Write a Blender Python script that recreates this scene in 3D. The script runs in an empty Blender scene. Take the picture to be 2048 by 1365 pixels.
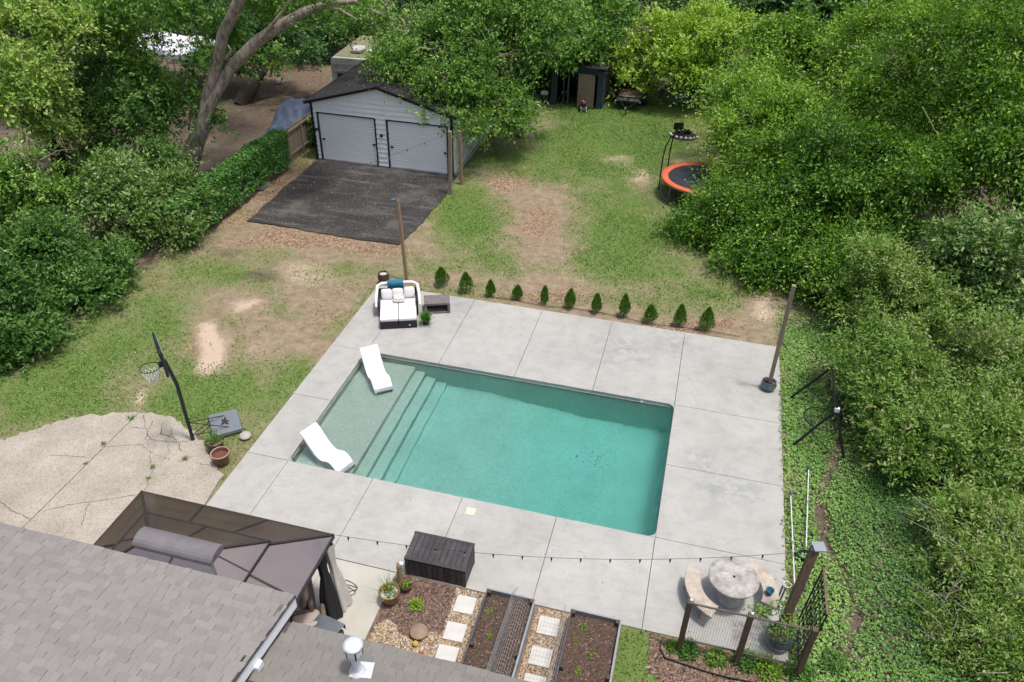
import bpy, bmesh, math, random
import numpy as np
from mathutils import Vector, Matrix
random.seed(7)
RNG = np.random.default_rng(11)
R_ = math.radians
scene = bpy.context.scene
col = scene.collection

# ---------------------------------------------------------------- camera
CAM = np.array([9.3944, -13.2911, 14.7402]); FPX = 1567.7
YAW, PITCH, ROLL = -0.24466, 0.61401, 0.02112
_f = np.array([math.sin(YAW) * math.cos(PITCH), math.cos(YAW) * math.cos(PITCH), -math.sin(PITCH)])
_r0 = np.array([math.cos(YAW), -math.sin(YAW), 0.0]); _u0 = np.cross(_r0, _f)
_r = math.cos(ROLL) * _r0 + math.sin(ROLL) * _u0
_u = -math.sin(ROLL) * _r0 + math.cos(ROLL) * _u0
cd = bpy.data.cameras.new('camera'); cam = bpy.data.objects.new('camera', cd); col.objects.link(cam)
cd.sensor_width = 36; cd.lens = FPX / 2048 * 36; cd.clip_end = 1500; cd.clip_start = 0.1
cam.matrix_world = Matrix(((_r[0], _u[0], -_f[0], CAM[0]), (_r[1], _u[1], -_f[1], CAM[1]), (_r[2], _u[2], -_f[2], CAM[2]), (0, 0, 0, 1)))
scene.camera = cam

# ---------------------------------------------------------------- sky, sun, exposure
SUN = Vector((0.24, -0.06, 1.0)).normalized()
w = bpy.data.worlds.new('World'); scene.world = w; w.use_nodes = True
nt = w.node_tree; sky = nt.nodes.new('ShaderNodeTexSky'); sky.sky_type = 'NISHITA'; sky.sun_disc = False
sky.sun_elevation = math.asin(SUN.z); sky.sun_rotation = math.atan2(SUN.x, SUN.y)
sky.air_density = 1.0; sky.dust_density = 5.0; sky.ozone_density = 1.4
nt.links.new(sky.outputs[0], nt.nodes['Background'].inputs[0]); nt.nodes['Background'].inputs[1].default_value = 0.125
sl = bpy.data.lights.new('sun', 'SUN'); so = bpy.data.objects.new('sun', sl); col.objects.link(so)
sl.energy = 2.1; sl.angle = R_(6); sl.color = (1.0, 0.98, 0.95)
so.rotation_euler = SUN.to_track_quat('Z', 'Y').to_euler(); so.location = (0, 0, 60)
vs = scene.view_settings; vs.view_transform = 'Standard'; vs.look = 'None'; vs.exposure = 0.40; vs.gamma = 1
scene.render.engine = 'CYCLES'
cy = scene.cycles; cy.use_denoising = True; cy.max_bounces = 8; cy.diffuse_bounces = 4; cy.glossy_bounces = 3
cy.transmission_bounces = 6; cy.transparent_max_bounces = 10; cy.caustics_refractive = True; cy.caustics_reflective = False
cy.sample_clamp_indirect = 6; cy.use_adaptive_sampling = True; cy.adaptive_threshold = 0.02
try: cy.denoiser = 'OPENIMAGEDENOISE'
except Exception: pass

# ---------------------------------------------------------------- photograph pixel -> place
def ray(px, py):
    return _f + (px - 1024) / FPX * _r - (py - 682.5) / FPX * _u
def G(px, py, z=0.0):
    d = ray(px, py); return Vector(CAM + d * (z - CAM[2]) / d[2])
def GY(px, py, y):
    d = ray(px, py); return Vector(CAM + d * (y - CAM[1]) / d[1])
def GX(px, py, x):
    d = ray(px, py); return Vector(CAM + d * (x - CAM[0]) / d[0])
def PIX(P):
    d = np.asarray(P, float) - CAM; z = d @ _f
    return 1024 + FPX * (d @ _r) / z, 682.5 - FPX * (d @ _u) / z

# ---------------------------------------------------------------- materials
MATS = {}
def nodes(name):
    m = bpy.data.materials.new(name); m.use_nodes = True
    t = m.node_tree; b = t.nodes['Principled BSDF']
    return m, t, b
def N(t, typ, **k):
    n = t.nodes.new(typ)
    for a, v in k.items(): setattr(n, a, v)
    return n
def coords(t, kind='Object', scale=(1, 1, 1)):
    tc = N(t, 'ShaderNodeTexCoord'); mp = N(t, 'ShaderNodeMapping'); mp.inputs['Scale'].default_value = scale
    t.links.new(tc.outputs[kind], mp.inputs[0]); return mp.outputs[0]
def noise(t, vec, scale, detail=4, rough=0.6):
    n = N(t, 'ShaderNodeTexNoise'); n.inputs['Scale'].default_value = scale
    n.inputs['Detail'].default_value = detail; n.inputs['Roughness'].default_value = rough
    t.links.new(vec, n.inputs['Vector']); return n.outputs['Fac']
def ramp(t, fac, stops):
    r = N(t, 'ShaderNodeValToRGB'); e = r.color_ramp.elements
    while len(e) < len(stops): e.new(0.5)
    for q, (p, c) in zip(e, stops): q.position = p; q.color = (*c, 1) if len(c) == 3 else c
    t.links.new(fac, r.inputs[0]); return r.outputs[0]
def mixc(t, fac, a, b, mode='MIX'):
    n = N(t, 'ShaderNodeMix'); n.data_type = 'RGBA'; n.blend_type = mode
    for s, v in ((0, fac), (6, a), (7, b)):
        if hasattr(v, 'links'): t.links.new(v, n.inputs[s])
        elif s == 0: n.inputs[0].default_value = v
        else: n.inputs[s].default_value = (*v, 1)
    return n.outputs[2]
def math_(t, op, a, b=0.0):
    n = N(t, 'ShaderNodeMath'); n.operation = op
    for i, v in enumerate((a, b)):
        if hasattr(v, 'links'): t.links.new(v, n.inputs[i])
        else: n.inputs[i].default_value = v
    return n.outputs[0]
def bump(t, b, h, strength=0.3, dist=0.01):
    n = N(t, 'ShaderNodeBump'); n.inputs['Strength'].default_value = strength; n.inputs['Distance'].default_value = dist
    t.links.new(h, n.inputs['Height']); t.links.new(n.outputs[0], b.inputs['Normal'])
def mat(name, c, rough=0.7, var=0.2, scale=4.0, c2=None, metal=0.0, bmp=0.2, bs=40.0, spec=0.35, stretch=(1, 1, 1), objvar=0.0, coat=0.0):
    if name in MATS: return MATS[name]
    m, t, b = nodes(name)
    v = coords(t, 'Object', stretch)
    a = tuple(min(1, x * (1 - var)) for x in c); d = c2 or tuple(min(1, x * (1 + var)) for x in c)
    cc = ramp(t, noise(t, v, scale, 6, 0.65), [(0.3, a), (0.72, d)])
    if objvar:
        oi = N(t, 'ShaderNodeObjectInfo')
        cc = mixc(t, oi.outputs['Random'], cc, tuple(0 for _ in c)) if False else cc
        hs = N(t, 'ShaderNodeHueSaturation'); t.links.new(cc, hs.inputs['Color'])
        mr = N(t, 'ShaderNodeMapRange'); t.links.new(oi.outputs['Random'], mr.inputs[0])
        mr.inputs[3].default_value = 1 - objvar; mr.inputs[4].default_value = 1 + objvar
        t.links.new(mr.outputs[0], hs.inputs['Value']); cc = hs.outputs[0]
    t.links.new(cc, b.inputs['Base Color'])
    b.inputs['Roughness'].default_value = rough; b.inputs['Metallic'].default_value = metal
    b.inputs['Specular IOR Level'].default_value = spec; b.inputs['Coat Weight'].default_value = coat
    if bmp: bump(t, b, noise(t, v, bs, 5, 0.7), bmp, 0.01)
    MATS[name] = m; return m

# ---------------------------------------------------------------- mesh building
class MB:
    def __init__(s): s.v = []; s.f = []; s.s = []
    def add(s, vs, fs, smooth=False, M=None):
        o = len(s.v)
        s.v += [tuple(M @ Vector(p)) if M is not None else tuple(p) for p in vs]
        s.f += [tuple(i + o for i in q) for q in fs]; s.s += [smooth] * len(fs); return s
    def box(s, c, d, rz=0.0, M=None):
        x, y, z = d[0] / 2, d[1] / 2, d[2] / 2
        m = Matrix.Translation(c) @ Matrix.Rotation(rz, 4, 'Z')
        if M is not None: m = M @ m
        vs = [(a * x, b * y, e * z) for e in (-1, 1) for a, b in ((-1, -1), (1, -1), (1, 1), (-1, 1))]
        return s.add(vs, [(3, 2, 1, 0), (4, 5, 6, 7), (0, 1, 5, 4), (1, 2, 6, 5), (2, 3, 7, 6), (3, 0, 4, 7)], False, m)
    def bar(s, a, b, w, h=None, up=(0, 0, 1)):
        a, b = Vector(a), Vector(b); h = h or w; d = b - a; L = d.length; d.normalize()
        u = Vector(up)
        if abs(d.dot(u)) > 0.98: u = Vector((1, 0, 0))
        x = d.cross(u).normalized(); y = x.cross(d)
        m = Matrix(((x.x, y.x, d.x, 0), (x.y, y.y, d.y, 0), (x.z, y.z, d.z, 0), (0, 0, 0, 1)))
        m = Matrix.Translation((a + b) / 2) @ m
        return s.box((0, 0, 0), (w, h, L), 0, m)
    def tube(s, pts, r, n=8, cap=True, smooth=True):
        pts = [Vector(p) for p in pts]; k = len(pts)
        rr = list(r) if hasattr(r, '__len__') else [r] * k
        vs = []; ref = None
        for i, p in enumerate(pts):
            d = (pts[min(i + 1, k - 1)] - pts[max(i - 1, 0)]).normalized()
            if ref is None:
                ref = Vector((0, 0, 1)) if abs(d.z) < 0.9 else Vector((1, 0, 0))
            x = (ref - d * ref.dot(d)).normalized(); ref = x; y = d.cross(x)
            for j in range(n):
                a = 2 * math.pi * j / n; vs.append(p + (x * math.cos(a) + y * math.sin(a)) * rr[i])
        fs = [(i * n + j, i * n + (j + 1) % n, (i + 1) * n + (j + 1) % n, (i + 1) * n + j) for i in range(k - 1) for j in range(n)]
        s.add(vs, fs, smooth)
        if cap:
            s.add(vs[:n], [tuple(range(n))[::-1]]); s.add(vs[-n:], [tuple(range(n))])
        return s
    def ring(s, c, R, r, n=32, m=6, nx=(1, 0, 0), ny=(0, 1, 0)):
        nx, ny = Vector(nx), Vector(ny); nz = nx.cross(ny); vs = []
        for i in range(n):
            a = 2 * math.pi * i / n; d = nx * math.cos(a) + ny * math.sin(a)
            for j in range(m):
                b = 2 * math.pi * j / m; vs.append(Vector(c) + d * (R + r * math.cos(b)) + nz * r * math.sin(b))
        fs = [(i * m + j, ((i + 1) % n) * m + j, ((i + 1) % n) * m + (j + 1) % m, i * m + (j + 1) % m) for i in range(n) for j in range(m)]
        return s.add(vs, fs, True)
    def lathe(s, prof, n=24, c=(0, 0, 0), smooth=True, caps=True):
        vs = []; k = len(prof)
        for r, z in prof:
            for j in range(n):
                a = 2 * math.pi * j / n; vs.append((c[0] + r * math.cos(a), c[1] + r * math.sin(a), c[2] + z))
        fs = [(i * n + j, i * n + (j + 1) % n, (i + 1) * n + (j + 1) % n, (i + 1) * n + j) for i in range(k - 1) for j in range(n)]
        s.add(vs, fs, smooth)
        if caps and prof[0][0] > 1e-4: s.add(vs[:n], [tuple(range(n))[::-1]])
        if caps and prof[-1][0] > 1e-4: s.add(vs[-n:], [tuple(range(n))])
        return s
    def prism(s, poly, z0, z1, M=None):
        n = len(poly); vs = [(x, y, z0) for x, y in poly] + [(x, y, z1) for x, y in poly]
        fs = [tuple(range(n))[::-1], tuple(range(n, 2 * n))] + [(i, (i + 1) % n, (i + 1) % n + n, i + n) for i in range(n)]
        return s.add(vs, fs, False, M)
    def slab(s, q, t):
        """a thick plate over the (planar) polygon q, thickness t against its normal"""
        q = [Vector(p) for p in q]; nrm = (q[1] - q[0]).cross(q[2] - q[0]).normalized(); n = len(q)
        vs = q + [p - nrm * t for p in q]
        return s.add(vs, [tuple(range(n)), tuple(range(n, 2 * n))[::-1]] + [(i + n, (i + 1) % n + n, (i + 1) % n, i) for i in range(n)])
    def cushion(s, c, d, rz=0.0, M=None, k=0.25, nseg=8):
        """a soft pillow-like block"""
        m = Matrix.Translation(c) @ Matrix.Rotation(rz, 4, 'Z')
        if M is not None: m = M @ m
        bm = bmesh.new(); bmesh.ops.create_cube(bm, size=2)
        bmesh.ops.subdivide_edges(bm, edges=bm.edges[:], cuts=nseg - 1, use_grid_fill=True)
        vs = []
        for q in bm.verts:
            p = q.co; e = 5.0
            l = (abs(p.x) ** e + abs(p.y) ** e + abs(p.z) ** 2.6) ** (1 / e)
            p = p / max(l, 0.6)
            vs.append((p.x * d[0] / 2, p.y * d[1] / 2, p.z * d[2] / 2 * (1 - k * max(p.x ** 2, p.y ** 2) ** 2)))
        fs = [tuple(x.index for x in f.verts) for f in bm.faces]; bm.free()
        return s.add(vs, fs, True, m)
    def mesh(s, name):
        me = bpy.data.meshes.new(name); me.from_pydata(s.v, [], s.f)
        me.polygons.foreach_set('use_smooth', s.s); me.update(); return me
    def build(s, name, m, parent=None, bevel=0.0, loc=None, rz=0.0):
        return mk(name, s.mesh(name), m, parent, bevel, loc, rz)
def mk(name, me, m, parent=None, bevel=0.0, loc=None, rz=0.0):
    if m is not None and not me.materials: me.materials.append(m)
    o = bpy.data.objects.new(name, me); col.objects.link(o); o.parent = parent
    if loc is not None: o.location = loc
    if rz: o.rotation_euler.z = rz
    if bevel:
        b = o.modifiers.new('bevel', 'BEVEL'); b.width = bevel; b.segments = 2; b.limit_method = 'ANGLE'
    return o
def tag(o, label=None, cat=None, group=None, kind=None):
    for k, v in (('label', label), ('category', cat), ('group', group), ('kind', kind)):
        if v: o[k] = v
    return o
def thing(name, label, cat, loc=(0, 0, 0), rz=0.0, group=None):
    o = bpy.data.objects.new(name, None); col.objects.link(o); o.empty_display_size = 0.1
    o.location = loc; o.rotation_euler.z = rz
    return tag(o, label, cat, group)
def copy_tree(o, parent=None):
    c = o.copy(); col.objects.link(c); c.parent = parent
    for ch in list(o.children): copy_tree(ch, c)
    return c
def shift(P, o): return [Vector(p) - Vector(o) for p in P]

# ---------------------------------------------------------------- smooth value noise on numpy arrays
def vnoise(x, y, z=None, seed=0):
    x = np.asarray(x, float); y = np.asarray(y, float); z = np.zeros_like(x) if z is None else np.asarray(z, float)
    def h(i, j, k):
        n = (i.astype(np.int64) * 374761393 + j.astype(np.int64) * 668265263 + k.astype(np.int64) * 2147483647 + seed * 974711)
        n = (n ^ (n >> 13)) * 1274126177; n = n ^ (n >> 16); return (n & 0xffff) / 65535.0
    xi, yi, zi = np.floor(x), np.floor(y), np.floor(z); xf, yf, zf = x - xi, y - yi, z - zi
    s = lambda t: t * t * (3 - 2 * t)
    u, v_, w_ = s(xf), s(yf), s(zf); L = lambda a, b, t: a + (b - a) * t
    c = lambda a, b, e: h(xi + a, yi + b, zi + e)
    return L(L(L(c(0, 0, 0), c(1, 0, 0), u), L(c(0, 1, 0), c(1, 1, 0), u), v_), L(L(c(0, 0, 1), c(1, 0, 1), u), L(c(0, 1, 1), c(1, 1, 1), u), v_), w_)
def fbm(x, y, z=None, seed=0, o=4):
    a = 0; amp = 0.5; tot = 0
    for i in range(o):
        k = 2.0 ** i; a = a + amp * vnoise(np.asarray(x) * k, np.asarray(y) * k, None if z is None else np.asarray(z) * k, seed + i * 7); tot += amp; amp *= 0.5
    return a / tot
def fastmesh(name, V, F, attrs=None, smooth=False):
    """V (n,3), F (m,k) with k constant"""
    me = bpy.data.meshes.new(name); n, m, k = len(V), len(F), F.shape[1]
    me.vertices.add(n); me.vertices.foreach_set('co', V.astype(np.float32).ravel())
    me.loops.add(m * k); me.loops.foreach_set('vertex_index', F.astype(np.int32).ravel())
    me.polygons.add(m); me.polygons.foreach_set('loop_start', np.arange(0, m * k, k, dtype=np.int32))
    try: me.polygons.foreach_set('loop_total', np.full(m, k, dtype=np.int32))
    except Exception: pass
    for nm, (dom, arr) in (attrs or {}).items():
        a = me.attributes.new(nm, 'FLOAT', dom); a.data.foreach_set('value', arr.astype(np.float32))
    me.polygons.foreach_set('use_smooth', np.full(m, smooth)); me.update(calc_edges=True); return me
# ================================================================ THE SETTING
PX0, PX1, PY0, PY1 = 0.0, 9.75, 0.0, 5.18          # pool opening
DX0, DX1, DY0, DY1 = -1.21, 12.80, -2.64, 9.10     # deck outline
WATER = -0.13

# ---- ground cover masks, laid out on the yard from the photograph's patches
def blobs(px, py, L):
    a = np.zeros_like(px)
    for (x, y, rx, ry, v) in L:
        a = a + v * np.exp(-(((px - x) / rx) ** 2 + ((py - y) / ry) ** 2))
    return a
GRASS = [(60, 790, 120, 55, .7), (230, 700, 110, 60, .6), (330, 620, 80, 50, .45), (400, 790, 60, 45, .8), (460, 800, 60, 35, .6), (470, 745, 60, 40, .25),
         (450, 545, 60, 25, .7), (330, 650, 40, 20, .4), (520, 500, 50, 15, .3), (600, 740, 40, 40, .35), (560, 800, 40, 40, .4), (690, 665, 40, 30, .45), (720, 610, 30, 30, .4),
         (560, 620, 50, 30, .25), (640, 560, 60, 15, .2), (380, 760, 40, 25, .3), (160, 800, 100, 30, .3), (120, 740, 60, 30, .3),
         (940, 440, 60, 50, .7), (910, 410, 30, 40, .5), (1000, 330, 60, 30, .35), (1210, 260, 120, 55, 1.0), (1300, 240, 100, 45, .9), (1180, 330, 80, 25, .5), (1260, 400, 90, 50, .7),
         (1290, 320, 50, 30, .5), (1180, 230, 120, 15, .4), (1240, 470, 90, 40, .55), (1290, 540, 80, 40, .5), (1100, 300, 60, 40, .3), (1020, 520, 60, 18, .25), (1420, 590, 60, 25, .3),
         (1180, 530, 50, 25, .35), (870, 540, 40, 15, .35), (700, 540, 60, 12, .2), (1280, 1310, 60, 50, 1.0), (1330, 1345, 60, 30, .8), (1240, 1300, 40, 50, .5)]
GRASS_N = [(1090, 480, 60, 70, -.75), (1060, 400, 60, 30, -.5), (1010, 365, 40, 14, -.7), (1240, 315, 40, 14, -.8), (425, 690, 35, 60, -1.0), (490, 605, 40, 20, -.8), (640, 600, 90, 40, -.45),
           (640, 520, 110, 25, -.5), (520, 690, 70, 50, -.5), (560, 470, 120, 18, -.7), (440, 440, 60, 30, -.4), (560, 400, 60, 60, -.8), (660, 490, 160, 14, -.7), (1150, 640, 330, 26, -.55), (1400, 670, 120, 22, -.6),
           (970, 560, 160, 15, -.35), (1150, 570, 90, 18, -.35), (1290, 365, 25, 25, -.7), (1520, 590, 50, 40, -.6), (1100, 250, 40, 25, -.4), (860, 470, 30, 40, -.2), (620, 690, 60, 40, -.35), (1400, 260, 40, 14, -.5), (1250, 235, 30, 8, -.5)]
SAND = [(425, 690, 26, 40, 1.0), (415, 730, 22, 20, .8), (420, 655, 14, 20, .7), (490, 603, 34, 12, .8), (475, 618, 20, 10, .5), (610, 535, 60, 18, .5), (600, 565, 30, 16, .3), (1240, 312, 36, 12, .45), (1285, 355, 16, 20, .7),
        (1265, 335, 20, 14, .5), (1520, 590, 18, 40, .7), (1530, 620, 50, 12, .5), (290, 800, 14, 26, .9), (520, 700, 60, 30, .35), (1140, 540, 60, 30, .3), (330, 735, 30, 10, .4), (1560, 640, 40, 14, .4), (1100, 235, 24, 10, .4), (650, 560, 60, 14, .4)]
LIT = [(450, 430, 60, 26, .9), (560, 385, 40, 60, .9), (620, 330, 30, 20, .8), (600, 480, 150, 20, .8), (760, 500, 70, 12, .7), (870, 420, 24, 50, .6), (1010, 362, 40, 14, .8), (1090, 480, 90, 100, .22), (1030, 590, 250, 14, .5), (1300, 660, 200, 18, .6),
       (1080, 430, 40, 30, .4), (380, 690, 40, 40, .5), (480, 660, 60, 40, .4), (640, 620, 90, 40, .3), (560, 190, 90, 60, 1.0), (620, 200, 60, 60, .9), (500, 150, 60, 30, .8), (1400, 640, 80, 14, .4), (200, 780, 100, 20, .35), (100, 640, 200, 30, .3), (300, 570, 60, 20, .5), (1390, 1310, 60, 20, .8), (470, 930, 30, 50, .4)]
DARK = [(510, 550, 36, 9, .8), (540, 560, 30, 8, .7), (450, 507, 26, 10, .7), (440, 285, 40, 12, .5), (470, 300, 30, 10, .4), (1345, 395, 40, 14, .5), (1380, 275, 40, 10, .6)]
def masks(x, y):
    x = np.asarray(x, float); y = np.asarray(y, float)
    P = np.stack([x, y, np.zeros_like(x)], -1); px, py = PIX(P)
    px = px + 26 * (fbm(x * .9, y * .9, seed=3) - .5) * 2; py = py + 14 * (fbm(x * .9 + 40, y * .9, seed=4) - .5) * 2
    infront = y > -12
    g = .54 + .5 * (fbm(x * .5, y * .5, seed=1) - .5) + .55 * (fbm(x * 1.7, y * 1.7, seed=2, o=3) - .5) + blobs(px, py, GRASS) * .75 + blobs(px, py, GRASS_N) * .8
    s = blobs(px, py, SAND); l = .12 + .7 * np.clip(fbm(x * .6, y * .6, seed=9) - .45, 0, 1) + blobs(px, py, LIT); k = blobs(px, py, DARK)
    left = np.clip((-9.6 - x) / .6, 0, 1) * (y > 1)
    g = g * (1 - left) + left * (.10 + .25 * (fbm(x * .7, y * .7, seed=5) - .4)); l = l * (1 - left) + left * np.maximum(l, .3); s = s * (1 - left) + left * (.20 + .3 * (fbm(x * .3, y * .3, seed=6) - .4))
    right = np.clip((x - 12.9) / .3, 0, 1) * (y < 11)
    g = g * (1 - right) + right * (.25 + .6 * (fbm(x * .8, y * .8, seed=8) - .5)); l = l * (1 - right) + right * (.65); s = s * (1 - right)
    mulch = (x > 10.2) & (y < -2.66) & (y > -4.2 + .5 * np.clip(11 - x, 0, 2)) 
    shade_soil = np.clip((x - 12.5) / 1.5, 0, 1) * np.clip((y - 11.5) / 1.5, 0, 1) + np.clip((y - 33.5) / 1.5, 0, 1) + left * np.clip(.75 + .5 * (fbm(x * .35, y * .35, seed=15) - .5), 0, 1) * .9 + right * .8  # tree shade put into the ground colour, plus darker neighbour and ivy-strip soil
    k = np.maximum(k, np.clip(shade_soil, 0, 1)); g = g * (1 - np.clip(shade_soil - left - right, 0, 1))
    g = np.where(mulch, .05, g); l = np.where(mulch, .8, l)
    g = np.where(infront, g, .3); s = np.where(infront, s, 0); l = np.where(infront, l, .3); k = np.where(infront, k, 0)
    return np.clip(g, 0, 1), np.clip(s, 0, 1), np.clip(l, 0, 1), np.clip(k, 0, 1)
HARD = [(DX0, DX1, DY0, DY1), (-8.42, -1.4, 12.2, 19.2), (-8.6, -1.6, 19.0, 27.3), (-8.2, 4.15, -9, -2.6), (4.1, 9.32, -9, -2.6), (-16, 14, -20, -6.0)]
def softmask(x, y):
    ok = np.ones_like(x, bool)
    for a, b, c, d in HARD: ok &= ~((x > a) & (x < b) & (y > c) & (y < d))
    # old aggregate slab
    ok &= ~((x > -8.3) & (x < -1.2) & (y < PATIO_Y(x)) & (y > -8))
    return ok
PATIO_EDGE = [(-60, 905), (0, 882), (60, 862), (110, 845), (180, 831), (250, 826), (300, 826), (345, 838), (385, 862), (410, 895), (436, 935), (447, 962)]
_pe = np.array([[*G(a, b)[:2]] for a, b in PATIO_EDGE])
def PATIO_Y(x): return np.interp(x, _pe[:, 0], _pe[:, 1])

gxs = np.concatenate([[-400, -200, -120, -90], np.arange(-70, -15, 2.5), np.arange(-15, 20, .16), np.arange(20, 60, 2.5), [90, 120, 200, 400]])
gys = np.concatenate([[-300, -120, -60, -40, -25, -18], np.arange(-12, -8, 1), np.arange(-8, 34, .16), np.arange(34, 80, 2.5), [90, 120, 200, 400]])
X, Y = np.meshgrid(gxs, gys, indexing='ij'); nx, ny = X.shape
Z = -.035 + .03 * (fbm(X * .6, Y * .6, seed=21) - .5) + .02 * (fbm(X * 2.5, Y * 2.5, seed=22) - .5)
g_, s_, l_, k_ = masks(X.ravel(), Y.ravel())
I, J = np.meshgrid(np.arange(nx - 1), np.arange(ny - 1), indexing='ij')
cx_ = (gxs[:-1] + gxs[1:])[I] / 2; cy_ = (gys[:-1] + gys[1:])[J] / 2
keep = ~((cx_ > DX0 + .4) & (cx_ < DX1 - .4) & (cy_ > DY0 + .4) & (cy_ < DY1 - .4))
I, J = I[keep], J[keep]; F = np.stack([I * ny + J, (I + 1) * ny + J, (I + 1) * ny + J + 1, I * ny + J + 1], -1)
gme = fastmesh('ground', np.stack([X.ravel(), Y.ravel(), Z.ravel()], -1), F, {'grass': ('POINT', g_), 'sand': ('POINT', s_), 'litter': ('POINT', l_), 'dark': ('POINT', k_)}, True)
m, t, b = nodes('yard soil'); v = coords(t, 'Object')
def attr(t, n):
    a = N(t, 'ShaderNodeAttribute'); a.attribute_name = n; return a.outputs['Fac']
n1 = noise(t, v, 14, 8, .75); n2 = noise(t, v, 45, 4, .7); n3 = noise(t, v, 3, 6, .65)
soil = ramp(t, n3, [(.25, (.185, .138, .09)), (.5, (.275, .212, .143)), (.75, (.37, .30, .22))])
vo = N(t, 'ShaderNodeTexVoronoi'); vo.inputs['Scale'].default_value = 17; t.links.new(v, vo.inputs['Vector'])
leafc = ramp(t, vo.outputs['Color'], [(.2, (.14, .085, .055)), (.5, (.27, .175, .11)), (.8, (.40, .30, .20))])
fl = math_(t, 'MULTIPLY', math_(t, 'GREATER_THAN', math_(t, 'ADD', attr(t, 'litter'), math_(t, 'MULTIPLY', math_(t, 'SUBTRACT', n1, .5), 1.6)), .55), .85)
c = mixc(t, fl, soil, leafc)
grassc = ramp(t, n2, [(.25, (.06, .125, .022)), (.5, (.115, .195, .04)), (.75, (.20, .27, .08))])
fg = N(t, 'ShaderNodeMapRange'); t.links.new(math_(t, 'ADD', attr(t, 'grass'), math_(t, 'MULTIPLY', math_(t, 'SUBTRACT', n1, .5), 1.5)), fg.inputs[0]); fg.inputs[1].default_value = .22; fg.inputs[2].default_value = .92
c = mixc(t, math_(t, 'MULTIPLY', fg.outputs[0], .9), c, grassc)
fs_ = N(t, 'ShaderNodeMapRange'); t.links.new(math_(t, 'ADD', attr(t, 'sand'), math_(t, 'MULTIPLY', math_(t, 'SUBTRACT', n1, .5), 1.7)), fs_.inputs[0]); fs_.inputs[1].default_value = .25; fs_.inputs[2].default_value = .8
c = mixc(t, fs_.outputs[0], c, ramp(t, n2, [(.3, (.44, .33, .235)), (.7, (.60, .48, .37))]))
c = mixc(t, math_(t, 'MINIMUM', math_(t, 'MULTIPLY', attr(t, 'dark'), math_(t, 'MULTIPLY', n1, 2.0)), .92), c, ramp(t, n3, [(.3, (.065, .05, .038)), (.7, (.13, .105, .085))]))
t.links.new(c, b.inputs['Base Color']); b.inputs['Roughness'].default_value = .95; b.inputs['Specular IOR Level'].default_value = .1
bump(t, b, n2, .7, .03)
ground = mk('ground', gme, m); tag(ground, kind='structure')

# ---- pool deck: broomed concrete slabs with saw-cut joints
m, t, b = nodes('broomed concrete'); v = coords(t, 'Object')
tcw = N(t, 'ShaderNodeNewGeometry').outputs['Position']
a1 = noise(t, tcw, .35, 6, .6); a2 = noise(t, tcw, 2.2, 6, .7); a3 = noise(t, tcw, 22, 4, .7)
oi = N(t, 'ShaderNodeObjectInfo')
base = ramp(t, a1, [(.25, (.37, .364, .335)), (.5, (.435, .428, .397)), (.78, (.495, .488, .455))])
base = mixc(t, .55, base, ramp(t, a2, [(.3, (.66, .66, .65)), (.55, (.92, .92, .92)), (.8, (1, 1, 1))]), 'MULTIPLY')
base = mixc(t, .35, base, ramp(t, a3, [(.35, (.78, .78, .78)), (.6, (1, 1, 1))]), 'MULTIPLY')
mpb = N(t, 'ShaderNodeMapping'); mpb.inputs['Scale'].default_value = (1.2, 9, 1); t.links.new(tcw, mpb.inputs[0])
base = mixc(t, .45, base, ramp(t, noise(t, mpb.outputs[0], 1.5, 6, .7), [(.35, (.86, .86, .85)), (.6, (1, 1, 1))]), 'MULTIPLY')
# grey water stains by the deep end, and small dark specks
def spot(t, pos, c, r):
    d = N(t, 'ShaderNodeVectorMath'); d.operation = 'DISTANCE'; t.links.new(pos, d.inputs[0]); d.inputs[1].default_value = c
    mr = N(t, 'ShaderNodeMapRange'); t.links.new(d.outputs['Value'], mr.inputs[0]); mr.inputs[1].default_value = r; mr.inputs[2].default_value = 0; return mr.outputs[0]
st = None
for q, r in (((1435, 970), .9), ((1400, 920), .7), ((1490, 985), .8), ((1250, 700), 1.3), ((1420, 975), .5), ((920, 610), .9), ((1350, 690), 1.2)):
    p = G(*q); s1 = spot(t, tcw, p, r); st = s1 if st is None else math_(t, 'MAXIMUM', st, s1)
stn = math_(t, 'MULTIPLY', st, ramp(t, noise(t, tcw, 3.2, 8, .75), [(.44, (0, 0, 0)), (.56, (1, 1, 1))]))
base = mixc(t, math_(t, 'MULTIPLY', stn, .75), base, (.24, .255, .26))
sp = N(t, 'ShaderNodeTexVoronoi'); sp.inputs['Scale'].default_value = 2.2; t.links.new(tcw, sp.inputs['Vector'])
base = mixc(t, math_(t, 'MULTIPLY', math_(t, 'LESS_THAN', sp.outputs['Distance'], .035), math_(t, 'GREATER_THAN', a2, .5)), base, (.10, .075, .05))
t.links.new(base, b.inputs['Base Color']); b.inputs['Roughness'].default_value = .75; b.inputs['Specular IOR Level'].default_value = .3
bump(t, b, a3, .15, .004); MATS['concrete'] = m; CONC = m
deck = bpy.data.objects.new('pool_deck', None); col.objects.link(deck); tag(deck, kind='structure')
jx = [DX0, 0, 2.43, 4.87, 7.31, 9.75, DX1]; gp_ = .006
def dslab(x0, x1, y0, y1, f=(1, 1, 1, 1)):
    mb = MB(); mb.box(((x0 + x1) / 2, (y0 + y1) / 2, -.06), (x1 - x0 - 2 * gp_, y1 - y0 - 2 * gp_, .12)); return mb.build('slab', CONC, deck, .006)
for i in range(6):
    dslab(jx[i], jx[i + 1], DY0, 0); dslab(jx[i], jx[i + 1], PY1, DY1)
dslab(DX0, 0, 0, 2.6); dslab(DX0, 0, 2.6, PY1); dslab(PX1, DX1, 0, 2.6); dslab(PX1, DX1, 2.6, PY1)
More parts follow.
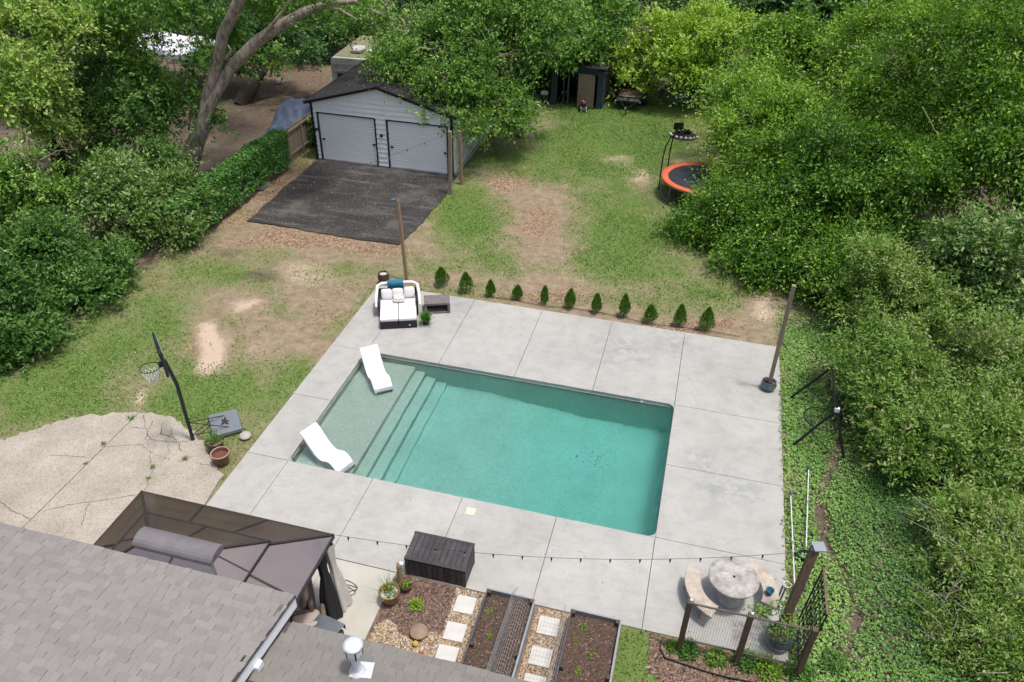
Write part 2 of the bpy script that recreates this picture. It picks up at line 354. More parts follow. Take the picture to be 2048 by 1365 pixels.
for (cx, cy_c, sx, sy) in ((0, 0, 1, 1), (PX1, 0, -1, 1), (0, PY1, 1, -1), (PX1, PY1, -1, -1)):     # rounded pool corners
    r = .2; poly = [(cx, cy_c)] + [(cx + sx * (r - r * math.sin(a)), cy_c + sy * (r - r * math.cos(a))) for a in np.linspace(0, math.pi / 2, 9)]
    if sx * sy < 0: poly = poly[::-1]
    MB().prism(poly, -.118, -.001).build('coping_corner', CONC, deck)
MB().box(((DX0 + 0) / 2, (DY0 + DY1) / 2, -.16), (0 - DX0 - .04, DY1 - DY0 - .04, .1)).box(((PX1 + DX1) / 2, (DY0 + DY1) / 2, -.16), (DX1 - PX1 - .04, DY1 - DY0 - .04, .1)).box((PX1 / 2, DY0 / 2, -.16), (PX1 - .04, -DY0 - .04, .1)).box((PX1 / 2, (PY1 + DY1) / 2, -.16), (PX1 - .04, DY1 - PY1 - .04, .1)).build('joint_bed', mat('joint dirt', (.06, .05, .045), .95), deck)

# ---- pool
m, t, b = nodes('pebble plaster'); tcw = N(t, 'ShaderNodeNewGeometry').outputs['Position']
vo = N(t, 'ShaderNodeTexVoronoi'); vo.inputs['Scale'].default_value = 30; t.links.new(tcw, vo.inputs['Vector'])
pc = ramp(t, vo.outputs['Color'], [(.1, (.56, .61, .51)), (.5, (.63, .68, .58)), (.9, (.70, .745, .65))])
pc = mixc(t, .42, pc, ramp(t, noise(t, tcw, .8, 7, .75), [(.32, (.62, .66, .62)), (.62, (1, 1, 1))]), 'MULTIPLY')
t.links.new(pc, b.inputs['Base Color']); b.inputs['Roughness'].default_value = .7; bump(t, b, vo.outputs['Distance'], .3, .005); PLAST = m
pool = bpy.data.objects.new('pool', None); col.objects.link(pool); tag(pool, kind='structure')
ST = [1.66, 2.0, 2.35, 2.70]; SZ = [-.42, -.66, -.90, -1.14]; FZ = -1.75
e = .004
mb = MB()
def q4(a, b_, c_, d_): mb.add([a, b_, c_, d_], [(0, 1, 2, 3)])
q4((0, PY1, FZ), (PX1, PY1, FZ), (PX1, PY1, -.1), (0, PY1, -.1)); q4((PX1, 0, FZ), (0, 0, FZ), (0, 0, -.1), (PX1, 0, -.1))
q4((0, 0, FZ), (0, PY1, FZ), (0, PY1, -.1), (0, 0, -.1)); q4((PX1, PY1, FZ), (PX1, 0, FZ), (PX1, 0, -.1), (PX1, PY1, -.1))
mb.build('pool_wall', PLAST, pool)
mb = MB(); F0 = -1.28
q4((0, 0, F0), (4.2, 0, F0), (4.2, PY1, F0), (0, PY1, F0)); q4((4.2, 0, F0), (7.2, 0, FZ), (7.2, PY1, FZ), (4.2, PY1, F0)); q4((7.2, 0, FZ), (PX1, 0, FZ), (PX1, PY1, FZ), (7.2, PY1, FZ)); mb.build('pool_floor', PLAST, pool)
mb = MB(); mb.box((ST[0] / 2 + .001, PY1 / 2, (SZ[0] + FZ) / 2), (ST[0] - .002, PY1 - .01, SZ[0] - FZ)); mb.build('tanning_ledge', PLAST, pool, .02)
for i in range(1, 4):
    MB().box(((ST[i - 1] + ST[i]) / 2, PY1 / 2, (SZ[i] + FZ) / 2), (ST[i] - ST[i - 1] - .001, PY1 - .01, SZ[i] - FZ)).build('step', PLAST, pool, .02)
TILE = mat('waterline tile', (.26, .265, .245), .5, .3, 18, bmp=.1)
mb = MB(); h0, h1 = -.20, -.119; k = .012
mb.box((PX1 / 2, PY1 - k / 2, (h0 + h1) / 2), (PX1 - .4, k, h1 - h0)); mb.box((PX1 / 2, k / 2, (h0 + h1) / 2), (PX1 - .4, k, h1 - h0))
mb.box((k / 2, PY1 / 2, (h0 + h1) / 2), (k, PY1 - .4, h1 - h0)); mb.box((PX1 - k / 2, PY1 / 2, (h0 + h1) / 2), (k, PY1 - .4, h1 - h0))
mb.build('tile_band', TILE, pool)
p = G(1283, 807, -.2); MB().ring((p.x, PY1 - .02, -.10), .035, .012, 20, 6, (1, 0, 0), (0, 0, 1)).build('return_fitting', mat('white plastic', (.8, .8, .8), .4, .05), pool)
p = G(941, 1023); MB().box((p.x, p.y, .004), (.24, .24, .008)).build('skimmer_lid', mat('cream plastic', (.62, .55, .42), .5, .05), pool, .004)
# water: one closed body, its surface rippled
gx_ = np.linspace(-.02, PX1 + .02, 240); gy_ = np.linspace(-.02, PY1 + .02, 130); X, Y = np.meshgrid(gx_, gy_, indexing='ij')
jet = np.exp(-((X - 9.6) / 1.6) ** 2) * (.25 + .9 * fbm(X * .8, Y * .8, seed=31)); jet2 = np.exp(-((X - 5.5) / 1.6) ** 2 - ((Y - 3.4) / 1.5) ** 2)
amp = .0055 + .02 * jet + .0035 * jet2
W_ = (fbm(X * 4.2, Y * 3.2, seed=33, o=3) - .5) * 2
W2 = (fbm(X * 1.5 + 9, Y * 1.3 + .35 * X, seed=35, o=3) - .5) * 2
Z = WATER + amp * W_ + (.006 + .012 * jet2) * W2
nx, ny = X.shape; V = np.stack([X.ravel(), Y.ravel(), Z.ravel()], -1); nb = len(V)
I, J = np.meshgrid(np.arange(nx - 1), np.arange(ny - 1), indexing='ij'); I, J = I.ravel(), J.ravel()
F = np.stack([I * ny + J, (I + 1) * ny + J, (I + 1) * ny + J + 1, I * ny + J + 1], -1)
rim = [i * ny for i in range(nx)] + [(nx - 1) * ny + j for j in range(1, ny)] + [i * ny + ny - 1 for i in range(nx - 2, -1, -1)] + [j for j in range(ny - 2, 0, -1)]
B = V[rim].copy(); B[:, 2] = FZ - .05; V2 = np.vstack([V, B]); nr = len(rim)
side = np.array([[rim[i], nb + i, nb + (i + 1) % nr, rim[(i + 1) % nr]] for i in range(nr)])
me = fastmesh('water', V2, np.vstack([F, side]), None, True)
bm = bmesh.new(); bm.from_mesh(me); bm.verts.ensure_lookup_table(); bm.faces.new([bm.verts[nb + i] for i in range(nr - 1, -1, -1)]); bm.to_mesh(me); bm.free()
m, t, b = nodes('pool water'); out = t.nodes['Material Output']; t.nodes.remove(b)
gl = N(t, 'ShaderNodeBsdfGlossy'); gl.inputs['Roughness'].default_value = .03
rf = N(t, 'ShaderNodeBsdfRefraction'); rf.inputs['IOR'].default_value = 1.33; rf.inputs['Roughness'].default_value = 0
fr = N(t, 'ShaderNodeFresnel'); fr.inputs['IOR'].default_value = 1.33; mx = N(t, 'ShaderNodeMixShader')
bp = N(t, 'ShaderNodeBump'); bp.inputs['Strength'].default_value = .12; bp.inputs['Distance'].default_value = .02
vv = coords(t, 'Object'); t.links.new(noise(t, vv, 9, 3, .5), bp.inputs['Height'])
px_ = N(t, 'ShaderNodeSeparateXYZ'); t.links.new(N(t, 'ShaderNodeNewGeometry').outputs['Position'], px_.inputs[0]); mr_ = N(t, 'ShaderNodeMapRange'); t.links.new(px_.outputs[0], mr_.inputs[0]); mr_.inputs[1].default_value = 8.3; mr_.inputs[2].default_value = 9.6
b2 = N(t, 'ShaderNodeBump'); b2.inputs['Strength'].default_value = .9; b2.inputs['Distance'].default_value = .05   # choppy water by the return jets
t.links.new(math_(t, 'MULTIPLY', math_(t, 'MULTIPLY', mr_.outputs[0], noise(t, vv, 1.1, 3, .6)), noise(t, vv, 16, 4, .6)), b2.inputs['Height']); t.links.new(bp.outputs[0], b2.inputs['Normal'])
for q in (gl, rf, fr): t.links.new(b2.outputs[0], q.inputs['Normal'])
t.links.new(fr.outputs[0], mx.inputs[0]); t.links.new(rf.outputs[0], mx.inputs[1]); t.links.new(gl.outputs[0], mx.inputs[2]); t.links.new(mx.outputs[0], out.inputs[0])
va = N(t, 'ShaderNodeVolumeAbsorption'); va.inputs['Color'].default_value = (.0, .93, .92, 1); va.inputs['Density'].default_value = .34; t.links.new(va.outputs[0], out.inputs['Volume'])
water = mk('water', me, m, pool)

# ---- asphalt pad in front of the garage
m, t, b = nodes('old asphalt'); v = coords(t, 'Object'); a1 = noise(t, v, .6, 7, .65); a2 = noise(t, v, 30, 5, .75); a3 = noise(t, v, 2.4, 6, .7)
c = ramp(t, a1, [(.32, (.022, .021, .021)), (.52, (.045, .043, .041)), (.68, (.12, .11, .10))])
c = mixc(t, .5, c, ramp(t, a2, [(.3, (.4, .4, .4)), (.75, (1, 1, 1))]), 'MULTIPLY')
mp = coords(t, 'Object', (.35, 2.5, 1)); c = mixc(t, math_(t, 'MULTIPLY', ramp(t, noise(t, mp, 1.2, 5, .6), [(.54, (0, 0, 0)), (.7, (1, 1, 1))]), .5), c, (.19, .17, .14))
t.links.new(c, b.inputs['Base Color']); b.inputs['Roughness'].default_value = .9; bump(t, b, a2, .6, .012)
poly = [G(495, 442).xy, G(560, 452).xy, G(640, 466).xy, G(720, 480).xy, G(800, 490).xy, G(850, 440).xy, G(895, 385).xy, (-1.5, 19.2), (-8.5, 19.2), G(566, 378).xy]
ring = []
for i in range(len(poly)):
    a, b_ = Vector(poly[i]), Vector(poly[(i + 1) % len(poly)])
    for k in range(10): ring.append(a.lerp(b_, k / 10) + Vector((random.uniform(-.04, .04), random.uniform(-.04, .04))))
asph = MB().prism([tuple(q) for q in ring], -.08, .012).build('asphalt_pad', m); tag(asph, kind='structure')

# ---- old exposed-aggregate slab with cracks, and the smooth patio by the house
m, t, b = nodes('exposed aggregate'); v = coords(t, 'Object'); a1 = noise(t, v, .8, 6, .65)
vo = N(t, 'ShaderNodeTexVoronoi'); vo.inputs['Scale'].default_value = 34; t.links.new(v, vo.inputs['Vector'])
c = ramp(t, a1, [(.3, (.325, .29, .24)), (.55, (.415, .375, .315)), (.75, (.485, .445, .385))])
c = mixc(t, .6, c, ramp(t, vo.outputs['Color'], [(.15, (.55, .50, .45)), (.5, (.95, .92, .9)), (.9, (1, 1, 1))]), 'MULTIPLY')
t.links.new(c, b.inputs['Base Color']); b.inputs['Roughness'].default_value = .9; bump(t, b, vo.outputs['Distance'], .5, .008); AGG = m
agg = bpy.data.objects.new('old_patio', None); col.objects.link(agg); tag(agg, kind='structure')
def rough_line(P, n=6, j=.02):
    o = []
    for a, b_ in zip(P[:-1], P[1:]):
        for k in range(n): o.append(Vector(a).lerp(Vector(b_), k / n) + Vector((random.uniform(-j, j), random.uniform(-j, j))))
    o.append(Vector(P[-1])); return o
edge = rough_line([tuple(q) for q in _pe], 6, .075)
XJ = -5.0
Lp = [q for q in edge if q.x < XJ]; Rp = [q for q in edge if q.x > XJ and q.x < -1.26]
yj = float(PATIO_Y(XJ))
MB().prism([(-12, -8.0), (XJ - .012, -8.0), (XJ - .012, yj)] + [tuple(q) for q in Lp[::-1]] + [(-12, -2.2)], -.1, .006).build('slab', AGG, agg)
MB().prism([(XJ + .012, -8.0), (-1.235, -8.0), (-1.235, -2.0)] + [tuple(q) for q in Rp[::-1]] + [(XJ + .012, yj)], -.1, .006).build('slab', AGG, agg)
CRK = mat('crack soil', (.085, .085, .055), .95)
CRACKS = [[(205, 895), (240, 893), (285, 890), (298, 902), (312, 912), (340, 920)], [(300, 903), (300, 925), (305, 940), (297, 960), (295, 975), (288, 982)], [(287, 832), (290, 850), (300, 880), (340, 884), (356, 886), (364, 905)],
          [(305, 843), (298, 860), (292, 880)], [(325, 848), (322, 868), (345, 876)], [(345, 858), (342, 870), (356, 886), (380, 882)], [(390, 925), (405, 930), (425, 932)], [(85, 1024), (130, 1012), (175, 1005), (240, 996), (278, 990)],
          [(0, 1003), (20, 1020), (60, 1038)], [(178, 1008), (170, 1028), (163, 1050)], [(100, 911), (150, 914), (185, 917)], [(335, 890), (340, 905), (325, 925)], [(262, 855), (290, 858)]]
for C in CRACKS:
    P = rough_line([tuple(G(*q).xy) for q in C], 7, .022); mb = MB(); wd = random.uniform(.005, .010)
    vs_ = []
    for i, p in enumerate(P):
        d = (P[min(i + 1, len(P) - 1)] - P[max(i - 1, 0)]).normalized(); n_ = Vector((-d.y, d.x)); ww = wd * random.uniform(.4, 1.4)
        vs_ += [(*(p + n_ * ww), .0105), (*(p - n_ * ww), .0105)]
    mb.add(vs_, [(2 * i, 2 * i + 1, 2 * i + 3, 2 * i + 2) for i in range(len(P) - 1)]).build('crack', CRK, agg)
patio = MB().box(((-1.2 + 4.13) / 2, (-2.655 - 9) / 2, -.05), (5.33 - .02, 9 - 2.655, .10)).build('patio', mat('patio concrete', (.44, .425, .37), .85, .12, 1.2, bmp=.1), None, .006); tag(patio, kind='structure')
MB().box((2.45, -4.3, .0015), (.006, 3.2, .003)).build('joint', mat('joint dirt', (.06, .05, .045)), patio)
gb = MB().box((6.72, -5.6, -.04), (5.18, 5.9, .06)).build('gravel_bed', mat('gravel bed soil', (.20, .145, .10), .95, .5, 8, bmp=.6, bs=60)); tag(gb, kind='structure')
# ================================================================ HOUSE
WHITE = mat('white paint', (.72, .74, .77), .5, .06, 3, bmp=.05)
house = thing('house', 'white house with grey shingled low roofs and a metal vent pipe', 'house', (0, -8, 0))
HO = Vector((0, -8, 0))
def hb(name, m, parent=house, bevel=0, **k): return None
SL = .175; ang = math.atan(SL)
def roof_plane(ye, ze): return lambda y: ze + (ye - y) * SL
YA, ZA = -5.83, 3.10; YB, ZB = -6.12, 2.75; XR = 3.70
FA, FB = roof_plane(YA, ZA), roof_plane(YB, ZB)
mb = MB(); mb.box((-5.3, -11.0 + 8, 1.45), (17.4, 7.6, 2.9)); mb.build('wall', mat('house siding', (.62, .62, .60), .6, .05), house)
mb = MB(); mb.box((8.75, -11.0 + 8, 1.27), (10.3, 7.6, 2.54)); mb.build('wall', mat('house siding', (.62, .62, .60)), house)
UNDER = mat('shingle underlay', (.10, .095, .09), .95)
def roof(x0, x1, ye, fn, label):
    mb = MB(); yr = -11.2
    P = [(x0, ye, fn(ye) - .012), (x1, ye, fn(ye) - .012), (x1, yr, fn(yr) - .012), (x0, yr, fn(yr) - .012)]
    Q = [(x1, yr, fn(yr) - .012), (x1, 2 * yr - ye, fn(ye) - .012), (x0, 2 * yr - ye, fn(ye) - .012), (x0, yr, fn(yr) - .012)]
    mb.slab(shift(P, HO)[::-1] if False else shift(P, HO), .1) if (Vector(P[1]) - Vector(P[0])).cross(Vector(P[2]) - Vector(P[0])).z > 0 else mb.slab(shift(P[::-1], HO), .1)
    mb.slab(shift(Q[::-1], HO), .1) if (Vector(Q[1]) - Vector(Q[0])).cross(Vector(Q[2]) - Vector(Q[0])).z < 0 else mb.slab(shift(Q, HO), .1)
    o = mb.build('roof', UNDER, house); tag(o, label); return o
roofA = roof(-14, XR, YA, FA, 'higher grey shingled roof at the left'); roofB = roof(XR - .12, 14.2, YB, FB, 'lower grey shingled roof around the vent pipe')
def shingle_mat(name, cols):
    m, t, b = nodes(name); v = coords(t, 'Object'); oi = N(t, 'ShaderNodeObjectInfo'); at = N(t, 'ShaderNodeAttribute'); at.attribute_name = 'tint'
    r = math_(t, 'FRACT', math_(t, 'ADD', oi.outputs['Random'], at.outputs['Fac']))
    n_ = len(cols); c = ramp(t, r, [((i + .5) / n_, q) for i, q in enumerate(cols)])
    gr = noise(t, N(t, 'ShaderNodeNewGeometry').outputs['Position'], 55, 4, .8)
    c = mixc(t, .55, c, ramp(t, gr, [(.3, (.5, .5, .5)), (.7, (1, 1, 1))]), 'MULTIPLY')
    t.links.new(c, b.inputs['Base Color']); b.inputs['Roughness'].default_value = .95; b.inputs['Specular IOR Level'].default_value = .15; bump(t, b, gr, .5, .006); return m
SHA = shingle_mat('taupe shingles', [(0.255, 0.239, 0.221), (0.282, 0.264, 0.244), (0.296, 0.279, 0.259), (0.267, 0.251, 0.232), (0.304, 0.287, 0.267), (0.285, 0.263, 0.245), (0.263, 0.247, 0.228)])
EXP = .143
def shingle_mesh(wd, th, tint):
    L = EXP + .03
    vs_ = [(-wd / 2, -L, .002), (wd / 2, -L, .002), (wd / 2, 0, .002), (-wd / 2, 0, .002), (-wd / 2, -L, .004), (wd / 2, -L, .004), (wd / 2, 0, .002 + th), (-wd / 2, 0, .002 + th)]
    fs = [(3, 2, 1, 0), (4, 5, 6, 7), (0, 1, 5, 4), (1, 2, 6, 5), (2, 3, 7, 6), (3, 0, 4, 7)]
    return vs_, fs
SM = {}
for wd in (.13, .17, .21, .25):
    for th in (.010, .022):
        vs_, fs = shingle_mesh(wd - .004, th, 0); me = bpy.data.meshes.new('shingle'); me.from_pydata(vs_, [], fs); me.materials.append(SHA)
        a = me.attributes.new('tint', 'FLOAT', 'FACE'); SM[(wd, th)] = me
def lay(roof_o, x0, x1, ye, fn, ymin, limit):
    cand = []; yk = ye + .012; r = 0
    while yk > -11.0:
        x = x0 + random.uniform(0, .2)
        while x < x1 - .05:
            wd = random.choice((.13, .17, .21, .25, .25))
            if x + wd > x1 + .03: wd = .13; x = max(x0, x1 - .13) if x + .13 > x1 else x
            cand.append((x + wd / 2, yk, wd, random.choice((.010, .022)))); x += wd
        yk -= EXP * math.cos(ang); r += 1
    vis = []; far = []
    for c in cand:
        u, v_ = PIX((c[0], c[1], fn(c[1])))
        (vis if (-20 < u < 2070 and v_ < 1372) else far).append((c, v_))
    vis.sort(key=lambda q: -(q[1])); use = vis[:limit]; rest = [q[0] for q in vis[limit:]] + [q[0] for q in far if q[0][1] > -9.5 and q[0][0] < x1 and q[0][0] > -9.5]
    for (cx, yk, wd, th), _ in use:
        o = bpy.data.objects.new('shingle', SM[(wd, th)]); col.objects.link(o); o.parent = roof_o
        o.location = Vector((cx, yk, fn(yk))) - HO; o.rotation_euler = (-ang, 0, 0)
    V = []; F = []; T = []
    Mr = Matrix.Rotation(-ang, 4, 'X')
    for cx, yk, wd, th in rest:
        vs_, fs = shingle_mesh(wd - .004, th, 0); o = len(V); p = Vector((cx, yk, fn(yk))) - HO
        V += [tuple(Mr @ Vector(q) + p) for q in vs_]; F += [tuple(i + o for i in f) for f in fs]; T += [random.random()] * 6
    if V:
        me = fastmesh('shingles', np.array(V), np.array(F), {'tint': ('FACE', np.array(T))}); o = mk('shingles', me, SHA, roof_o); tag(o, kind='stuff')
lay(roofA, -8.0, XR + .01, YA, FA, 0, 190); SHA = shingle_mat('darker grey shingles', [(0.216, 0.205, 0.182), (0.235, 0.222, 0.198), (0.246, 0.233, 0.208), (0.224, 0.213, 0.189), (0.252, 0.239, 0.214), (0.238, 0.223, 0.199)]); SM = {k: m_.copy() for k, m_ in SM.items()}  # lower roof shingles in a darker, greener grey
for m_ in SM.values(): m_.materials.clear(); m_.materials.append(SHA)
lay(roofB, XR - .05, 14.15, YB, FB, 0, 110)
# rake fascia (white) and its dark drip edge, eave return
def P_(x, y, z): return Vector((x, y, z)) - HO
mb = MB(); yr = -11.2
mb.slab([P_(XR + .001, YA, FA(YA) - .03), P_(XR + .001, YA, FA(YA) - .30), P_(XR + .001, yr, FA(yr) - .30), P_(XR + .001, yr, FA(yr) - .03)][::1], -.03)
mb.build('fascia', mat('bright white trim', (.84, .86, .88), .45, .03), house); mb = MB()
mb.bar(P_(XR + .012, YA, FA(YA) + .0), P_(XR + .012, yr, FA(yr) + .0), .03, .028); mb.build('drip_edge', mat('dark drip edge', (.05, .045, .045), .5), house)
MB().box(P_(XR - .10, -7.15, 2.985), (.34, .16, .16)).build('gutter_end', WHITE, house, .01)
MB().box(P_(-5.15, YA + .012, ZA - .10), (17.2, .03, .17)).build('fascia', WHITE, house)
MB().box(P_(8.95, YB + .012, ZB - .10), (10.4, .03, .17)).build('fascia', WHITE, house)
# vent pipe: flashing plate, collar, pipe, slotted head and cap
vz = FB(-6.75); vp = Vector((5.27, -6.75, vz)); GALV = mat('painted galvanised', (.66, .68, .71), .45, .1, 6, metal=.2, bmp=.05)
mb = MB(); mb.lathe([(.075, -.05), (.075, .50)], 20); pipe = mb.build('vent_pipe', GALV, house, 0, vp - HO)
MB().lathe([(.11, .47), (.135, .49), (.135, .72), (.11, .735)], 24).build('vent_head', GALV, pipe)
mb = MB()
for k in range(5):
    a = k * 2 * math.pi / 5 + .3; mb.box((.136 * math.cos(a), .136 * math.sin(a), .60), (.012, .025, .17), a)
mb.build('vent_slot', mat('dark slot', (.03, .03, .035), .8), pipe)
MB().lathe([(.10, .735), (.16, .74), (.16, .76), (.10, .785), (.0, .795)], 28).build('vent_cap', GALV, pipe)
MB().lathe([(.15, -.02), (.14, .03), (.085, .075), (.076, .09)], 24).build('storm_collar', GALV, pipe)
mb = MB(); M_ = Matrix.Translation((.06, .05, .015)) @ Matrix.Rotation(-ang, 4, 'X'); mb.box((0, 0, 0), (.36, .32, .012), .2, M_); mb.build('flashing', GALV, pipe)

# ================================================================ GAZEBO
m, t, b = nodes('bronze polycarbonate'); out = t.nodes['Material Output']; v = coords(t, 'Object')
c = ramp(t, noise(t, v, 1.3, 5, .6), [(.3, (.085, .055, .042)), (.7, (.14, .10, .082))]); t.links.new(c, b.inputs['Base Color']); b.inputs['Roughness'].default_value = .22; b.inputs['Specular IOR Level'].default_value = .6
tr = N(t, 'ShaderNodeBsdfTransparent'); tr.inputs[0].default_value = (.55, .42, .36, 1); mx = N(t, 'ShaderNodeMixShader'); mx.inputs[0].default_value = .42
gs = N(t, 'ShaderNodeBsdfGlossy'); gs.inputs['Roughness'].default_value = .16; gs.inputs[0].default_value = (.95, .88, .84, 1); m2_ = N(t, 'ShaderNodeMixShader'); m2_.inputs[0].default_value = .27
t.links.new(b.outputs[0], mx.inputs[1]); t.links.new(tr.outputs[0], mx.inputs[2]); t.links.new(mx.outputs[0], m2_.inputs[1]); t.links.new(gs.outputs[0], m2_.inputs[2]); t.links.new(m2_.outputs[0], out.inputs[0]); POLY = m
FRM = mat('dark brown aluminium', (.035, .03, .03), .45, .1)
gz = thing('gazebo', 'brown hardtop gazebo with bronze translucent roof panels beside the house', 'gazebo', (1.0, -5.2, 0)); GO = Vector((1.0, -5.2, 0))
gx0, gx1, gy1, gy0, ge = -1.28, 3.26, -3.6, -6.85, 2.06
ry = (gy0 + gy1) / 2
A_, B_, C_, D_ = (Vector(q) for q in ((gx0, gy1, ge), (gx1, gy1, ge), (gx1, gy0, ge), (gx0, gy0, ge)))
rz = 2.82; E1, E2 = Vector((.30, ry, rz)), Vector((1.55, ry, rz))
tf = .64      # where the lower tier stops
def lerp(a, b_, k): return a.lerp(b_, k)
lowT = {k: lerp(k_, e_, tf) for k, k_, e_ in (('A', A_, E1), ('B', B_, E2), ('C', C_, E2), ('D', D_, E1))}
up = Vector((0, 0, .09)); T0 = {k: lerp(k_, e_, tf - .12) + up for k, k_, e_ in (('A', A_, E1), ('B', B_, E2), ('C', C_, E2), ('D', D_, E1))}
E1u, E2u = E1 + up, E2 + up
def face_panels(p0, p1, q1, q0, n, frame_w=.03):
    for i in range(n):
        a, b_ = i / n, (i + 1) / n
        P = [p0.lerp(p1, a), p0.lerp(p1, b_), q0.lerp(q1, b_), q0.lerp(q1, a)]
        nrm = (P[1] - P[0]).cross(P[2] - P[0]); P = P if nrm.z > 0 else P[::-1]
        MB().slab(shift(P, GO), .008).build('roof_panel', POLY, gz)
        if 0 < i: MB().bar(p0.lerp(p1, a) - GO + Vector((0, 0, .012)), q0.lerp(q1, a) - GO + Vector((0, 0, .012)), .035, .02).build('rib', FRM, gz)
    for k in (.38, .72):
        MB().bar(p0.lerp(q0, k) - GO - Vector((0, 0, .03)), p1.lerp(q1, k) - GO - Vector((0, 0, .03)), .03, .03).build('purlin', FRM, gz)
face_panels(A_, B_, lowT['B'], lowT['A'], 3); face_panels(B_, C_, lowT['C'], lowT['B'], 2); face_panels(C_, D_, lowT['D'], lowT['C'], 3); face_panels(D_, A_, lowT['A'], lowT['D'], 2)
for a, b_, c_, d_ in ((T0['A'], T0['B'], E2u, E1u), (T0['C'], T0['D'], E1u, E2u)): face_panels(a, b_, c_, d_, 2)
for a, b_, c_ in ((T0['B'], T0['C'], E2u), (T0['D'], T0['A'], E1u)):
    P = [a, b_, c_]; P = P if (b_ - a).cross(c_ - a).z > 0 else P[::-1]; MB().slab(shift(P, GO), .008).build('roof_panel', POLY, gz)
    MB().bar(a.lerp(b_, .5) - GO, c_ - GO, .03, .02).build('rib', FRM, gz)
for k, c0 in (('A', A_), ('B', B_), ('C', C_), ('D', D_)):
    e_ = E1u if k in 'AD' else E2u
    MB().bar(c0 - GO + Vector((0, 0, .015)), lowT[k] - GO + Vector((0, 0, .015)), .05, .03).build('hip_bar', FRM, gz)
    MB().bar(T0[k] - GO + Vector((0, 0, .015)), e_ - GO + Vector((0, 0, .015)), .05, .03).build('hip_bar', FRM, gz)
for a, b_ in ((A_, B_), (B_, C_), (C_, D_), (D_, A_)): MB().bar(a - GO - Vector((0, 0, .03)), b_ - GO - Vector((0, 0, .03)), .05, .07).build('eave_beam', FRM, gz)
for a, b_ in (('A', 'B'), ('B', 'C'), ('C', 'D'), ('D', 'A')): MB().bar(T0[a] - GO, T0[b_] - GO, .03, .03).build('tier_bar', FRM, gz)
CAP = mat('grey purple cap', (.17, .155, .165), .5, .15)
mb = MB(); n = 10; vs_ = []
for xx in (E1.x - .22, E2.x + .22):
    for j in range(n + 1):
        a = math.pi * j / n; vs_.append((xx - GO.x, ry - GO.y + .24 * math.cos(a), rz + .0 + .17 * math.sin(a)))
fs = [(j, j + 1, n + 2 + j, n + 1 + j) for j in range(n)] + [tuple(range(n + 1)), tuple(range(n + 1, 2 * n + 2))[::-1]]
mb.add(vs_, fs).build('ridge_cap', CAP, gz)
for x, y in ((gx0 + .25, gy1 - .25), (gx1 - .25, gy1 - .25), (gx1 - .25, gy0 + .4), (gx0 + .25, gy0 + .4)): MB().box((x - GO.x, y - GO.y, 1.03), (.1, .1, 2.06)).build('post', FRM, gz, .006)
def curtain(name, m_, x, y, w_, z0, z1, ph, lean=(0, 0)):
    mb = MB(); nn = 18; vs_ = []
    for k in range(9):
        zz = z1 + (z0 - z1) * k / 8; pinch = 1 - .5 * math.exp(-((k - 2.6) / 1.6) ** 2)
        for j in range(nn):
            a = 2 * math.pi * j / nn; rr = w_ * pinch * (1 + .25 * math.sin(5 * a + ph)) * (1 + .06 * k)
            vs_.append((x - GO.x + rr * math.cos(a) * .8 + lean[0] * k / 8, y - GO.y + rr * math.sin(a) * 1.1 + lean[1] * k / 8, zz))
    mb.add(vs_, [(i * nn + j, i * nn + (j + 1) % nn, (i + 1) * nn + (j + 1) % nn, (i + 1) * nn + j) for i in range(8) for j in range(nn)], True)
    mb.add(vs_[-nn:], [tuple(range(nn))]); o = mb.build(name, m_, gz); return o
tag(curtain('curtain', mat('beige canvas', (.55, .52, .47), .9, .1), gx1 - .05, gy1 - .22, .13, .05, 2.0, 0, (.12, .05)), 'beige tied curtain')
tag(curtain('curtain', mat('black netting', (.02, .02, .022), .8, .2), gx1 - .12, gy1 - .42, .15, .03, 2.0, 1.2, (.1, -.05)), 'black net curtain')
MB().bar((gx1 - .05 - GO.x, gy1 - .02 - GO.y, 1.92), (gx1 - .05 - GO.x, gy1 - .45 - GO.y, 1.92), .02).build('curtain_rail', FRM, gz)

# ---- seats and cabinet under the gazebo edge
WICK = mat('brown wicker', (.16, .115, .09), .8, .35, 30, bmp=.6, bs=70); CUSH = mat('taupe cushion', (.40, .33, .29), .9, .08, 6)
def armchair(name, label, loc, rz):
    o = thing(name, label, 'armchair', loc, rz, 'wicker armchairs under the gazebo')
    MB().box((0, 0, .2), (.8, .8, .36)).build('seat_base', WICK, o, .03)
    for s in (-1, 1): MB().box((s * .36, -.02, .34), (.1, .78, .5)).build('arm', WICK, o, .04)
    MB().box((0, .38, .44), (.82, .12, .72)).build('backrest', WICK, o, .05)
    MB().cushion((0, -.03, .46), (.6, .66, .17)).build('seat_cushion', CUSH, o)
    M = Matrix.Translation((0, .26, .68)) @ Matrix.Rotation(R_(78), 4, 'X'); MB().cushion((0, 0, 0), (.6, .5, .17), 0, M).build('back_cushion', CUSH, o)
    return o
armchair('armchair', 'taupe cushioned wicker armchair nearest the tied gazebo curtain', (2.45, -4.3, 0), R_(-60)); armchair('armchair', 'brown wicker armchair with its back against the grey lidded cabinet', (3.0, -4.75, 0), R_(-150))
cab = thing('side_cabinet', 'grey lidded cabinet on the patio at the lower roof edge', 'cabinet', (3.55, -5.0, 0), R_(-14))
MB().box((0, 0, .4), (.62, .5, .8)).build('body', mat('dark grey plastic', (.06, .055, .055), .6), cab, .02)
mb = MB(); n = 10; vs_ = []
for yy in (-.28, .28):
    for j in range(n + 1):
        a = math.pi * (.5 + .5 * j / n); vs_.append((.34 + .7 * math.cos(a) * (1 if True else 0), yy, .802 + .16 * math.sin(a)))
